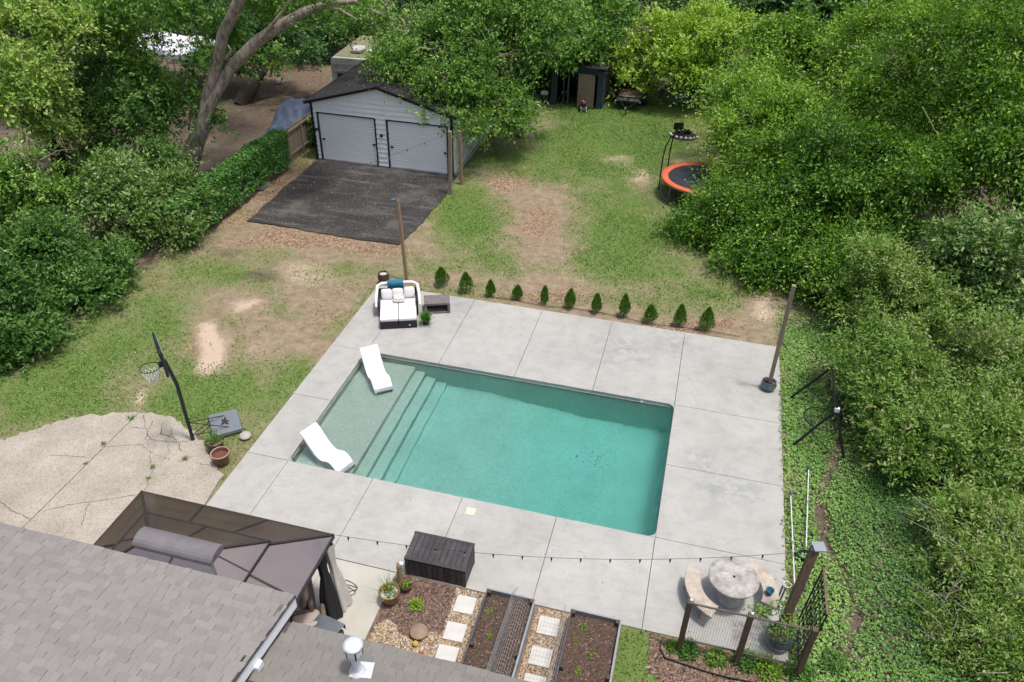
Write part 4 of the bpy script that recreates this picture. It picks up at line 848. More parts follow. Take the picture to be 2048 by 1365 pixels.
# ================================================================ CONCRETE TABLE SET
CT = mat('old cast concrete', (.36, .33, .295), .9, .32, 6, c2=(.56, .535, .50), bmp=.5, bs=50); CTB = mat('lichen concrete bench', (.40, .335, .265), .9, .2, 5, c2=(.54, .48, .41), bmp=.4, bs=50); CTL = mat('pale cast legs', (.42, .415, .39), .9, .3, 9, bmp=.6, bs=30)
tb = thing('concrete_table', 'round weathered concrete table on a pedestal with a centre hole', 'table', (11.52, -1.34, 0))
MB().lathe([(.012, .70), (.50, .69), (.545, .705), (.55, .735), (.535, .76), (.03, .765), (.022, .745)], 48).build('table_top', CT, tb)
MB().lathe([(.26, 0), (.28, .04), (.25, .08), (.17, .14), (.15, .28), (.19, .42), (.16, .52), (.24, .62), (.30, .69)], 24).build('pedestal', CTL, tb)
MB().lathe([(.0, .752), (.028, .752), (.03, .767), (.0, .768)], 14).build('umbrella_hole', mat('dark rust hole', (.05, .025, .018), .9), tb)
def bench(label, loc, rz, a0, R0=1.0, w_=.36, span=R_(62)):
    o = thing('concrete_bench', label, 'bench', loc, rz, 'curved concrete benches'); mb = MB(); n = 14; r0, r1 = R0 - w_ / 2, R0 + w_ / 2
    inn = [(r0 * math.cos(a), r0 * math.sin(a)) for a in np.linspace(-span / 2, span / 2, n)]; ou = [(r1 * math.cos(a), r1 * math.sin(a)) for a in np.linspace(span / 2, -span / 2, n)]
    mb.prism((inn + ou)[::-1], .385, .45); mb.build('seat', CTB, o, .012)
    for s in (-1, 1):
        a = s * span * .36; M = Matrix.Translation((R0 * math.cos(a), R0 * math.sin(a), 0)) @ Matrix.Rotation(a, 4, 'Z')
        MB().box((0, 0, .03), (.32, .16, .06), 0, M).box((0, 0, .2), (.22, .11, .3), 0, M).box((0, 0, .365), (.30, .15, .04), 0, M).build('leg', CTL, o, .02)
    return o
TC = Vector((11.52, -1.34, 0))
bench('curved concrete bench on the pool side of the round table', TC, R_(205), 0, .84, .36, R_(85)); bench('curved concrete bench right of the round table, under the blue bucket', TC, R_(24), 0, .84, .34, R_(88))
bk = thing('bucket', 'small teal blue bucket standing on the right concrete bench', 'bucket', G(1538, 1188, .46)); BKM = mat('teal plastic', (.02, .14, .19), .4, .1)
MB().lathe([(.065, 0), (.085, .13), (.092, .135), (.085, .138), (.078, .13), (.06, .015), (.0, .012)], 24).build('pail', BKM, bk); MB().tube([(.085 * math.cos(a), .05, .11 + .0 * a) if False else (.085 * math.cos(a), .085 * math.sin(a) * .3, .13) for a in np.linspace(0, math.pi, 10)], .004, 5).build('handle', BKM, bk)
DKT = mat('dark tool steel', (.03, .03, .032), .5, .2)
def tool(label, a, b_, kind):
    a, b_ = G(*a), G(*b_); o = thing('garden_tool', label, 'garden tool', (a.x, a.y, .012), 0, 'hand tools lying on the deck'); d = b_ - a; d.z = 0; u_ = d.normalized(); n = Vector((-u_.y, u_.x, 0))
    MB().tube([(0, 0, .012), d * .5 + Vector((0, 0, .012))], .018, 8).build('handle', DKT, o); MB().tube([d * .5 + Vector((0, 0, .012)), d * .78 + Vector((0, 0, .012))], .009, 6).build('shaft', DKT, o)
    if kind: MB().add([d * .74 + n * .05, d * .88 + n * .045, d, d * .88 - n * .045, d * .74 - n * .05, d * .8 + Vector((0, 0, .02))], [(0, 1, 5), (1, 2, 5), (2, 3, 5), (3, 4, 5), (4, 0, 5)]).build('blade', DKT, o)
    else: MB().bar(d * .76 + Vector((0, 0, .01)), d + Vector((0, 0, .01)), .03, .012).build('blade', DKT, o)
tool('dark straight hand tool on the deck nearest the right bench', (1565, 1174), (1553, 1207), 0); tool('dark hand trowel with a pointed blade on the deck', (1571, 1178), (1551, 1223), 1); tool('dark hand tool nearest the deck edge, outermost of the three', (1578, 1186), (1566, 1216), 0)
p = G(1574, 1172); rg = thing('ring', 'thin white ring lying at the deck edge by the tools', 'ring', (p.x, p.y, .05)); MB().ring((0, 0, 0), .085, .008, 28, 6).build('hoop', mat('white plastic', (.8, .8, .8)), rg)

# ================================================================ WIRE FENCE, TRELLIS
wf = thing('wire_fence', 'short wire mesh fence with three dark wooden posts at the deck edge', 'fence', (11.7, -2.93, 0)); FPX_ = [10.56, 11.74, 12.94]
for i, x in enumerate(FPX_):
    MB().box((x - 11.7, 0, .82), (.11, .11, 1.64)).build('post', POSTD, wf, .008)
    if i < 2: MB().box((x - 11.7 + .02, .02, 1.655), (.05, .05, .03)).build('post_cap', GALV, wf)
for a, b_ in zip(FPX_[:-1], FPX_[1:]):
    pn = MB().tube([(a - 11.7 + .06, .06, 1.5), (b_ - 11.7 - .06, .06, 1.5)], .022, 8).build('top_rail', mat('old pipe', (.10, .085, .08), .6), wf); MB().tube([(a - 11.7 + .06, .06, .32), (b_ - 11.7 - .06, .06, .32)], .02, 8).build('bottom_rail', mat('old pipe', (.10, .085, .08)), wf)
    mb = MB(); W_1 = b_ - a - .12
    for k in range(21): x = a - 11.7 + .06 + W_1 * k / 20; mb.tube([(x, .06, .33), (x, .06, 1.49)], .0022, 4, False)
    for k in range(1, 20): z = .33 + 1.16 * k / 20; mb.tube([(a - 11.7 + .06, .06, z), (b_ - 11.7 - .06, .06, z)], .0022, 4, False)
    mb.build('wire_mesh', mat('dark wire', (.12, .12, .115), .5), wf)
tr_ = thing('metal_trellis', 'black ornamental metal trellis panel leaning over the ivy', 'trellis', (12.99, -1.62, 0)); TRB = mat('black iron', (.012, .014, .018), .45, .2)
A0, A1 = Vector((.0, 0, .05)), Vector((.2, .3, 1.6)); B0, B1 = Vector((-.02, -1.22, .1)), Vector((.2, -.88, 1.6))
for a, b_, nm in ((A0, A1, 'upright'), (B0, B1, 'upright'), (A0, B0, 'cross_bar')): MB().bar(a, b_, .03).build(nm, TRB, tr_)
MB().bar(A1, B1, .04).build('cross_bar', mat('rusty rail', (.16, .10, .075), .8), tr_)
for k in range(1, 8): MB().bar(A0.lerp(B0, k / 8), A1.lerp(B1, k / 8), .014).build('bar', TRB, tr_)
mb = MB()
for i in range(7):
    for j in range(7):
        c_ = A0.lerp(B0, (i + .5 + .5 * (j % 2)) / 7.6).lerp(A1.lerp(B1, (i + .5 + .5 * (j % 2)) / 7.6), (j + .5) / 7.2)
        ux = (B0 - A0).normalized(); uy = (A1 - A0).normalized(); mb.ring(c_, .055, .009, 12, 4, ux, uy); mb.ring(c_ + uy * .05 + ux * .05, .03, .009, 8, 4, ux, uy)
mb.build('scrollwork', TRB, tr_)

# ---- pool poles and skimmer net on the ivy strip
WPL = mat('white painted pole', (.68, .69, .70), .4, .05)
def pole(label, a, b_, nm='pool_pole'):
    o = thing(nm, label, 'pole', (a.x, a.y, 0), 0, 'pool poles lying by the deck'); d = b_ - a; z0 = Vector((0, 0, .17)); MB().tube([z0, d + z0], .014, 8).build('shaft', WPL, o)
    MB().tube([d * -.015 + z0, d * .03 + z0], .024, 8).build('grip', mat('blue grip', (.02, .06, .16), .5), o); MB().tube([d * .45 + z0, d * .475 + z0], .023, 8).build('clamp', mat('grey clamp', (.25, .25, .26), .5), o); return o
pole('long white pool pole lying closest to the deck edge', G(1580, 990, .1), G(1590, 1226, .1)); nb_ = pole('shorter white pool pole with a leaf net at its end', G(1616, 940, .1), G(1611, 1098, .1))
d = G(1611, 1100, .1) - G(1616, 940, .1); mb = MB(); ce = d + Vector((0, -.16, .12))
mb.ring(ce, .19, .016, 28, 6, (1, 0, 0), (0, .75, 0)); fr_o = mb.build('net_frame', mat('green frame', (.02, .12, .09), .5), nb_)
mb = MB(); n = 20; vs_ = [tuple(ce + Vector((k_ * .18 * math.cos(a), k_ * .14 * math.sin(a), zz))) for k_, zz in ((1, 0), (.85, -.06), (.5, -.09)) for a in np.linspace(0, 2 * math.pi, n + 1)[:-1]] + [tuple(ce + Vector((0, 0, -.1)))]
mb.add(vs_, [(i * n + j, i * n + (j + 1) % n, (i + 1) * n + (j + 1) % n, (i + 1) * n + j) for i in range(2) for j in range(n)] + [(2 * n + j, 2 * n + (j + 1) % n, 3 * n) for j in range(n)], True).build('net_bag', mat('dark net', (.012, .016, .03), .9), nb_)

# ---- tripod stand with a hanging hoop (nest swing) on the ivy strip
sw = thing('swing_frame', 'black metal swing frame with a round net seat on the ivy', 'swing', G(1640, 880)); so0 = G(1640, 880); BLM = mat('black metal tube', (.012, .012, .014), .4, .1)
tp1 = G(1672, 822, .0); top1 = G(1674, 820, 1.35); top2 = G(1664, 735, 1.35)
def rel(p): return Vector(p) - so0
f1a, f1b, f2a = G(1583, 893), G(1688, 925), G(1578, 798)
MB().tube([rel(f1a), rel(top1)], .035, 10).build('leg', BLM, sw); MB().tube([rel(f1b), rel(top1), rel(top1 + (top1 - f1b) * .28)], .035, 10).build('leg', BLM, sw); MB().tube([rel(f2a), rel(top2)], .035, 10).build('leg', BLM, sw)
f2b = f1b + (f2a - f1a); MB().tube([rel(f2b), rel(top2)], .035, 10).build('leg', BLM, sw); MB().tube([rel(top1), rel(top2)], .035, 10).build('ridge_pole', BLM, sw)
for a, b_ in ((f1a, top1), (f2a, top2)):
    m0 = a.lerp(b_, .42); mm = m0.lerp(f1b if a is f1a else f2b, .35); MB().tube([rel(m0), rel(mm) + Vector((.2, -.2, -.1))], .018, 6).build('brace', BLM, sw)
MB().box(rel(top1), (.12, .1, .12)).build('joint_plate', GALV, sw)
ce = rel(G(1645, 838, .4)); MB().ring(ce, .5, .02, 40, 6).build('seat_ring', BLM, sw); mb = MB()
for k in range(9): x = -.48 + .96 * (k + .5) / 9; h = math.sqrt(.25 - x * x); mb.tube([ce + Vector((x, -h, 0)), ce + Vector((x, 0, -.05)), ce + Vector((x, h, 0))], .006, 4, False); mb.tube([ce + Vector((-h, x, 0)), ce + Vector((0, x, -.05)), ce + Vector((h, x, 0))], .006, 4, False)
mb.build('net', BLM, sw)
for s in (-1, 1): MB().tube([ce + Vector((.3 * s, .38 * s, 0)), rel(top1.lerp(top2, .3 if s < 0 else .7))], .008, 4).build('rope', BLM, sw)
p = G(1641, 612); bn = thing('trash_bin', 'black plastic bin half hidden under the right shrubs', 'bin', (p.x, p.y, 0)); MB().lathe([(.2, 0), (.27, .55), (.29, .56), (.29, .6), (.26, .6), (.24, .5), (.0, .3)], 20).build('drum', mat('black plastic', (.02, .02, .02)), bn); MB().lathe([(0, .63), (.2, .62), (.3, .6), (.3, .575)], 16, (.2, .2, .02)).build('lid', mat('grey lid', (.35, .36, .37), .5), bn)

# ================================================================ BASKETBALL HOOP and its planters
HB = mat('black hoop steel', (.02, .023, .028), .45, .25); hd = Vector((-.70, -.71, 0)); hl = Vector((-hd.y, hd.x, 0))
pb = G(386, 880); bh_ = thing('basketball_hoop', 'portable basketball hoop with grey base standing on the cracked slab edge', 'basketball hoop', pb)
MB().bar((0, 0, 0), (0, 0, 1.95), .09, .09, hd).build('pole', HB, bh_); MB().bar((0, 0, 1.95), hd * .12 + Vector((0, 0, 2.75)), .09, .09, hd).build('pole', HB, bh_)
bc = hd * .17 + Vector((0, 0, 2.95)); mb = MB()
nx_, nz_ = hl * .5, Vector((0, 0, .36)); P = [bc - nx_ - nz_, bc + nx_ - nz_, bc + nx_ + nz_, bc - nx_ + nz_]; mb.slab(P, .035).build('backboard', mat('pale grey board', (.33, .35, .38), .4), bh_)
for a, b_ in zip(P, P[1:] + P[:1]): MB().bar(a, b_, .05).build('board_edge', HB, bh_)
rc = hd * .50 + Vector((0, 0, 2.66)); MB().ring(rc, .23, .012, 36, 6).build('rim', HB, bh_); MB().box(bc + hd * .06 + Vector((0, 0, -.28)), (.12, .12, .1), math.atan2(hd.y, hd.x)).build('rim_bracket', HB, bh_)
mb = MB(); nn = 12; lv = [(.23, 0), (.215, .14), (.17, .22), (.145, .30), (.125, .38), (.12, .45)]
for i in range(nn):
    for j in range(len(lv) - 1):
        for s in (0, 1):
            if j == 0 and s: continue
            a0 = 2 * math.pi * (i + (.5 if j % 2 else 0)) / nn; a1 = a0 + (math.pi / nn) * (0 if j == 0 else (1 if s else -1))
            mb.tube([rc + Vector((lv[j][0] * math.cos(a0), lv[j][0] * math.sin(a0), -lv[j][1])), rc + Vector((lv[j + 1][0] * math.cos(a1), lv[j + 1][0] * math.sin(a1), -lv[j + 1][1]))], .008, 4, False)
mb.build('net', mat('white cord', (.72, .71, .68), .9), bh_)
bp0 = -hd * 1.0 + hl * -.12
base_c = (G(420, 828, .15) + G(449, 822, .15) + G(480, 855, .15) + G(449, 870, .15)) / 4 - pb; brz = math.atan2(-hd.y, -hd.x) - .1
bs_ = MB().box((0, 0, .075), (.78, .95, .14)).build('base', mat('grey hoop base', (.17, .19, .21), .6, .15, 12, bmp=.6, bs=60), bh_, .03, (base_c.x, base_c.y, 0), brz)
MB().add([(.11 * r_ * math.cos(a) + .0, .16 * r_ * math.sin(a) * 1.0, .1505) for a, r_ in zip(np.linspace(0, 2 * math.pi, 15)[:-1], (1.2, .6, .9, 1.5, .7, 1.1, .8, .6, 1.3, 1.0, .5, .9, 1.4, .7))], [tuple(range(14))]).build('rust_patch', mat('rust puddle', (.045, .03, .022), .8, .4, 15), bs_)
for s in (-1, 1):
    for z in (.16, .62): MB().tube([(0, 0, z), Vector((base_c.x, base_c.y, .14)) + hl * .28 * s - Vector((-hd.x, -hd.y, 0)) * (.25 if z < .3 else -.05)], .014, 6).build('brace', HB, bh_)
p = G(429, 903); g1 = pot('potted_plant', 'dark green round pot with drooping grass blades beside the hoop', p + Vector((0, .1, 0)), [(.16, 0), (.21, .12), (.235, .27), (.245, .29), (.225, .29), (.21, .2)], mat('dark green pot', (.025, .045, .035), .5), .21, .23, soil=mat('leafy soil', (.20, .13, .09), .95, .6, 25)); g1['category'] = 'potted plant'
p = G(440, 932); g2 = pot('terracotta_pot', 'brown terracotta pot holding stones near the deck edge', p + Vector((0, .12, 0)), [(.15, 0), (.19, .15), (.225, .31), (.245, .32), (.245, .36), (.215, .36), (.205, .3), (.195, .26)], mat('glossy brown pot', (.14, .065, .045), .4, .25), .2, .24, soil=mat('pot gravel', (.16, .11, .09), .9, .7, 30))
MB().ring((0, 0, .355), .23, .018, 32, 6).build('rim', mat('pale rim', (.42, .24, .18), .5), g2)
# ================================================================ BACK YARD
ORG = mat('orange pad', (.62, .13, .055), .7, .1, 3, bmp=.05); STEEL = mat('galvanised leg', (.25, .26, .27), .4, .1, metal=.5)
tc = Vector((9.45, 20.2, 0)); tr2 = thing('trampoline', 'round trampoline with orange padded rim under the right tree', 'trampoline', tc); TR = 1.72; TZ = .85
MB().lathe([(0.001, TZ - .03), (TR - .28, TZ), (TR - .28, TZ - .012), (0.001, TZ - .045)], 48).build('mat', mat('dark jumping mat', (.045, .05, .06), .7, .15), tr2)
MB().lathe([(TR - .30, TZ + .005), (TR - .27, TZ + .035), (TR, TZ + .03), (TR + .02, TZ - .03), (TR - .30, TZ - .03), (TR - .30, TZ + .005)], 48, caps=False).build('pad', ORG, tr2)
MB().ring((0, 0, TZ - .06), TR - .03, .03, 48, 6).build('frame', STEEL, tr2)
for k in range(4):
    a = R_(205 + 90 * k); da = .32; q0 = Vector((math.cos(a - da) * (TR - .05), math.sin(a - da) * (TR - .05), 0)); q1 = Vector((math.cos(a + da) * (TR - .05), math.sin(a + da) * (TR - .05), 0)); up_ = Vector((0, 0, TZ - .06))
    MB().tube([q0 + up_, q0 + Vector((0, 0, .12)), q0.lerp(q1, .2) + Vector((0, 0, .02)), q0.lerp(q1, .8) + Vector((0, 0, .02)), q1 + Vector((0, 0, .12)), q1 + up_], .022, 8).build('leg', STEEL, tr2)
for a, h in ((R_(188), 1.95), (R_(150), 2.0)):
    q = Vector((math.cos(a) * (TR + .04), math.sin(a) * (TR + .04), 0)); iv = Vector((-q.x, -q.y, 0)).normalized()
    MB().tube([q + Vector((0, 0, .15)), q + Vector((0, 0, 1.6)), q + iv * .06 + Vector((0, 0, 1.6 + h * .3)), q + iv * .22 + Vector((0, 0, 1.6 + h * .52)), q + iv * .45 + Vector((0, 0, 1.6 + h * .62))], .028, 8).build('net_pole', mat('black foam', (.015, .018, .017), .7), tr2)
# shed
SHB = mat('blue grey shed boards', (.035, .055, .065), .75, .25, 4, stretch=(5, 5, .6), bmp=.2); s0, s1 = G(1101, 208), G(1203, 219)
sh = thing('shed', 'blue grey open-fronted shed with one tan plank door', 'shed', (s0 + s1) / 2 + Vector((0, 0, 0)), math.atan2((s1 - s0).y, (s1 - s0).x)); sw_ = (s1 - s0).length / 2
for s in (-1, 1): MB().box((s * (sw_ - .17), .05, 1.05), (.34, .1, 2.1)).build('front_wall', SHB, sh)
MB().box((0, .05, 2.0), (sw_ * 2 - .69, .1, .32)).build('lintel', SHB, sh)
for s in (-1, 1): MB().box((s * (sw_ - .04), 1.3, 1.05), (.08, 2.4, 2.1)).build('side_wall', SHB, sh)
MB().box((0, 2.5, 1.05), (sw_ * 2, .06, 2.1)).build('back_wall', SHB, sh); MB().slab([(-sw_ - .15, -.2, 2.28), (sw_ + .15, -.2, 2.28), (sw_ + .15, 2.7, 2.12), (-sw_ - .15, 2.7, 2.12)], .06).build('roof', mat('dark shed roof', (.03, .03, .033), .8), sh)
SHD = mat('tan shed door', (.25, .185, .15), .85, .12, 5, stretch=(4, 4, .5), objvar=.1)
dr = bpy.data.objects.new('door', None); col.objects.link(dr); dr.parent = sh
for k in range(5): MB().box((.06 + .19 * k + .09, -.035, .95), (.184, .04, 1.84)).build('plank', SHD, dr)
for zz in (1.0,): MB().box((.03, -.07, zz), (.22, .03, .035)).build('latch', BLK, dr)
for xx in (.18, .94): MB().box((xx, -.062, 1.86), (.04, .012, .14)).build('hinge', BLK, dr)
MB().box((-.55, .3, 1.05), (.07, .07, 2.0)).build('inner_post', mat('grey inner post', (.13, .13, .14), .8), sh); MB().box((-sw_ + .62, .5, 1.05), (.07, .07, 2.0)).build('inner_post', mat('grey inner post', (.13, .13, .14)), sh)
BLKP = mat('black rubber', (.02, .02, .02)); REDP = mat('red enamel', (.35, .03, .02), .35)
def wheel(o, c, r, w_, axis='x'):
    M = Matrix.Translation(c) @ (Matrix.Rotation(R_(90), 4, 'Y') if axis == 'x' else Matrix.Rotation(R_(90), 4, 'X'))
    mb = MB(); q = MB().lathe([(r * .55, -w_ / 2), (r * .9, -w_ / 2), (r, -w_ * .3), (r, w_ * .3), (r * .9, w_ / 2), (r * .55, w_ / 2), (r * .5, 0)], 20); mb.add(q.v, q.f, True, M); wo = mb.build('wheel', BLKP, o)
    mb = MB(); q = MB().lathe([(.001, -w_ * .3), (r * .52, -w_ * .3), (r * .52, w_ * .3), (.001, w_ * .3)], 16); mb.add(q.v, q.f, True, M); mb.build('rim', STEEL, wo); return wo
lm = thing('riding_mower', 'dark riding mower parked inside the open shed', 'mower', G(1128, 206) + Vector((0, .4, 0)), .05)
MB().box((0, .2, .42), (.55, .9, .22)).build('body', mat('dark mower body', (.03, .03, .032), .4), lm, .05); MB().box((0, -.18, .6), (.48, .5, .25)).build('hood', mat('dark mower body', (.03, .03, .032)), lm, .08); MB().cushion((0, .55, .68), (.45, .4, .2)).build('seat', BLKP, lm)
for s in (-1, 1): wheel(lm, (s * .38, .55, .25), .25, .2); wheel(lm, (s * .34, -.25, .18), .18, .14); MB().lathe([(0, .0), (.05, -.01), (.06, .02), (0, .03)], 12, (s * .15, -.44, .6)).build('headlight', mat('lamp glass', (.6, .6, .55), .2), lm)
MB().ring((0, .12, .9), .14, .014, 20, 6).build('steering_wheel', BLKP, lm)
ti = thing('garden_tiller', 'small red and black tiller standing before the shed door', 'tiller', G(1166, 222), .3)
MB().box((0, 0, .36), (.26, .34, .22)).build('engine', BLKP, ti, .04); MB().lathe([(.10, 0), (.12, .05), (.08, .12), (.0, .13)], 16, (-.05, -.02, .47)).build('engine_cover', REDP, ti); MB().box((.04, -.12, .5), (.12, .08, .09)).build('carburettor', STEEL, ti, .01)
for s in (-1, 1): wheel(ti, (s * .2, .05, .17), .17, .1); MB().tube([(s * .1, .15, .4), (s * .16, .5, .75), (s * .2, .8, .85)], .016, 6).build('handle', BLKP, ti)
mb = MB()
for s in (-.15, -.05, .05, .15):
    for k in range(4): a = k * math.pi / 2 + s * 5; mb.bar((s, -.22, .15), (s, -.22 + .15 * math.cos(a), .15 + .15 * math.sin(a)), .015, .05)
mb.build('tines', STEEL, ti)
dm = thing('dark_bundle', 'dark bundle with a pale sack leaning left of the shed', 'sack', G(1090, 206)); MB().cushion((0, 0, .3), (.5, .4, .6), 0, None, .1).build('sack', BLKP, dm); MB().cushion((-.03, -.05, .58), (.42, .36, .22), 0, None, .3).build('cover', mat('pale sack', (.42, .42, .43), .8), dm)
# utility trailer
WDK = mat('old trailer planks', (.24, .175, .125), .9, .25, 5, stretch=(4, .5, 4), objvar=.2); a_, b_ = G(1229, 219, .0), G(1279, 224, .0)
ut = thing('utility_trailer', 'small flatbed utility trailer with old plank deck near the shed', 'trailer', (a_ + b_) / 2, math.atan2((b_ - a_).y, (b_ - a_).x)); uw = .66; ul = 2.1
for k in range(7): MB().box((-uw + (k + .5) * 2 * uw / 7, ul / 2 + .1, .50), (2 * uw / 7 - .012, ul, .035)).build('deck_plank', WDK, ut)
for s in (-1, 1): MB().box((s * (uw + .03), ul / 2 + .1, .46), (.06, ul + .1, .1)).build('side_rail', BLK, ut); wheel(ut, (s * (uw + .18), ul * .6, .28), .28, .18); MB().box((s * (uw + .18), ul * .6, .6), (.24, .75, .03)).build('fender', BLK, ut, .02)
MB().box((0, .05, .46), (2 * uw + .12, .06, .1)).box((0, .05, .72), (2 * uw + .12, .05, .05)).box((-uw, .05, .6), (.05, .05, .3)).box((uw, .05, .6), (.05, .05, .3)).box((0, .05, .6), (.05, .05, .3)).build('front_rail', BLK, ut)
for k in range(3): MB().box((-uw + (k + .5) * 2 * uw / 3, .11, .585), (2 * uw / 3 - .05, .03, .2)).build('front_board', mat('pale board', (.42, .41, .37), .85), ut)
MB().bar((-.4, 0, .42), (0, -.95, .42), .06).bar((.4, 0, .42), (0, -.95, .42), .06).bar((0, -.7, 0), (0, -.7, .5), .06).build('tongue', BLK, ut); MB().box((0, -1.05, .45), (.1, .22, .09)).build('coupler', STEEL, ut, .02)
for s in (-1, 1): MB().lathe([(0, 0), (.04, 0), (.04, .03), (0, .035)], 10, (s * (uw + .02), -.02, .5)).build('marker_lamp', mat('white lens', (.7, .7, .68), .3), ut)
# leaning table frames
fr0 = thing('folded_table', 'grey folded table with metal legs leaning under the lime tree', 'table', G(1358, 206), .1, 'folded tables by the hedge')
M = Matrix.Rotation(R_(68), 4, 'X'); MB().box((0, .45, .05), (1.1, .9, .04), 0, M).build('table_top', mat('grey table top', (.16, .17, .18), .6), fr0)
for s in (-.35, .15): MB().tube([(s, 0, 0), (s + .05, .25, .8)], .018, 6).build('leg', STEEL, fr0)
fr1 = thing('folded_table', 'tilted grey table with two long slanting legs near the fire pile', 'table', G(1395, 208), -.15, 'folded tables by the hedge')
M = Matrix.Rotation(R_(58), 4, 'X') @ Matrix.Rotation(.4, 4, 'Z'); MB().box((0, .5, .15), (1.1, .8, .04), 0, M).build('table_top', mat('grey table top', (.16, .17, .18)), fr1)
for s in (-.25, .12): MB().tube([(s + .4, -.2, .0), (s - .4, .3, 1.2)], .022, 6).build('leg', STEEL, fr1)
MB().tube([(-.6, .1, 0), (-.6, .2, 1.6)], .03, 6).build('leg', mat('rusty rail', (.16, .10, .075)), fr1)
# burn pit with charred sticks and stones
fp = thing('fire_pit', 'blackened burn pile ringed with pale stones behind the trampoline', 'fire pit', G(1368, 272)); CH = mat('charcoal', (.012, .011, .011), .9, .3)
MB().lathe([(.0, .12), (.3, .1), (.6, .03), (.7, .0)], 20).build('ash_bed', CH, fp)
for k in range(12): a = random.uniform(0, 6.3); MB().bar((random.uniform(-.5, .4), random.uniform(-.3, .3), .08), (random.uniform(-.5, .5), random.uniform(-.3, .3), random.uniform(.15, .45)), .06).build('charred_log', CH, fp)
for k in range(10): a = math.pi + math.pi * k / 9; MB().lathe([(0, -.05), (.07, -.03), (.08, .02), (.05, .07), (0, .08)], 8, (.72 * math.cos(a), .5 * math.sin(a), .04)).build('stone', mat('pale fire stone', (.45, .40, .36), .9, .2, 9), fp)
MB().box((-.35, .2, .42), (.5, .06, .35), .3).build('grate', BLK, fp)

# ================================================================ LEFT NEIGHBOUR SIDE
FW = mat('weathered fence boards', (.25, .195, .145), .9, .25, 5, stretch=(4, 4, .5), objvar=.22, bmp=.3); fn = thing('wooden_fence', 'weathered wooden board fence running to the garage corner', 'fence', (-9.55, 20.6, 0))
k = 0; y = 9.6
while y < 24.5:
    h = 1.62 + random.uniform(-.03, .03); MB().box((0, y - 20.6, h / 2), (.025, .138, h)).build('board', FW, fn, 0, (random.uniform(-.008, .008), 0, 0)); y += .145; k += 1
for zz in (.35, 1.45): MB().box((.045, 17.05 - 20.6, zz), (.04, 14.9, .09)).build('rail', FW, fn)
for yy in np.arange(10, 24.5, 2.4): MB().box((.07, yy - 20.6, .78), (.09, .09, 1.5)).build('post', FW, fn)
for lb, px, py in (('bare metal fence pole by the vines, nearer the leaves', 432, 446), ('bare metal fence pole by the vines, nearer the garage', 505, 388), ('thin metal pole leaning by the bare fence boards', 574, 330)):
    p = G(px, py); o = thing('metal_pole', lb, 'pole', (p.x, p.y, 0), 0, 'old metal fence poles'); MB().tube([(0, 0, 0), (-.06, .0, 1.05)], .028, 8).build('pipe', mat('dull steel pipe', (.33, .34, .35), .5, .1), o); MB().lathe([(.034, 1.04), (.03, 1.08), (0, 1.09)], 8, (-.06, 0, 0)).build('cap', STEEL, o)
for i, (px, py) in enumerate(((521, 379), (531, 374))):
    p = G(px, py); o = thing('concrete_block', ('mossy concrete block by the vine hedge, left of two', 'mossy concrete block by the vine hedge, right of two')[i], 'block', (p.x, p.y, 0), .5 + .6 * i, 'concrete blocks'); mb = MB()
    for s in (-1, 1): mb.box((0, s * .08, .1), (.39, .035, .19))
    for xx in (-.18, 0, .18): mb.box((xx, 0, .1), (.03, .124, .185))
    mb.build('block_body', mat('mossy block', (.22, .23, .17), .95, .25, 9), o)
# car under a blue cover
TARP = mat('blue grey tarp', (.06, .08, .125), .6, .3, 3, bmp=.5, bs=5); pc = Vector((-11.35, 22.4, 0)); car = thing('covered_car', 'car under a wrinkled blue grey cover behind the fence', 'covered car', pc, R_(8))
mb = MB(); nx_, ny_ = 22, 34; vs_ = []
for i in range(nx_ + 1):
    for j in range(ny_ + 1):
        u_ = -1 + 2 * i / nx_; v_ = -1 + 2 * j / ny_
        hood = .78 + .62 * math.exp(-((v_ - .12) / .50) ** 4); e1 = max(0, 1 - abs(u_) ** 5); e2 = max(0, 1 - abs(v_) ** 8)
        z = hood * (e1 * e2) ** .35; z += .025 * math.sin(9 * u_ + 14 * v_) * e1 + .02 * math.sin(21 * v_ - 6 * u_); vs_.append((u_ * .92 * (1 - .12 * max(0, z - .8)), v_ * 2.2, max(.02, z)))
mb.add(vs_, [(i * (ny_ + 1) + j, (i + 1) * (ny_ + 1) + j, (i + 1) * (ny_ + 1) + j + 1, i * (ny_ + 1) + j + 1) for i in range(nx_) for j in range(ny_)], True).build('cover', TARP, car)
for sx in (-1, 1):
    for sy in (-1.35, 1.35): wheel(car, (sx * .74, sy, .31), .31, .2)
# camper trailer
CMP = mat('stained camper white', (.42, .43, .38), .6, .25, 3, c2=(.55, .55, .50), bmp=.1); cp = G(655, 113, 2.45); cm = thing('camper_trailer', 'old stained white camper trailer behind the garage', 'camper', (cp.x + 1.1, cp.y + 2.4, 0), R_(4))
n = 10; prof = []
W2, H2, r = 1.1, 2.45, .22
prof = [(-W2, .45), (W2, .45)] + [(W2 - r + r * math.cos(a), H2 - r + r * math.sin(a)) for a in np.linspace(0, math.pi / 2, 6)] + [(-W2 + r - r * math.sin(a), H2 - r + r * math.cos(a)) for a in np.linspace(0, math.pi / 2, 6)]
vs_ = [(x, -2.4, z) for x, z in prof] + [(x, 2.4, z) for x, z in prof]; k = len(prof)
MB().add(vs_, [tuple(range(k)), tuple(range(k, 2 * k))[::-1]] + [((i + 1) % k, i, i + k, (i + 1) % k + k) for i in range(k)]).build('body', CMP, cm, .04)
MB().box((0, -2.415, 1.7), (1.9, .02, .04)).box((0, -2.415, 2.1), (2.0, .015, .03)).build('seam', mat('grey seam', (.22, .22, .2), .7), cm); MB().box((-.3, -2.42, 1.3), (.9, .02, .6)).build('window', mat('dark glass', (.03, .035, .04), .1), cm)
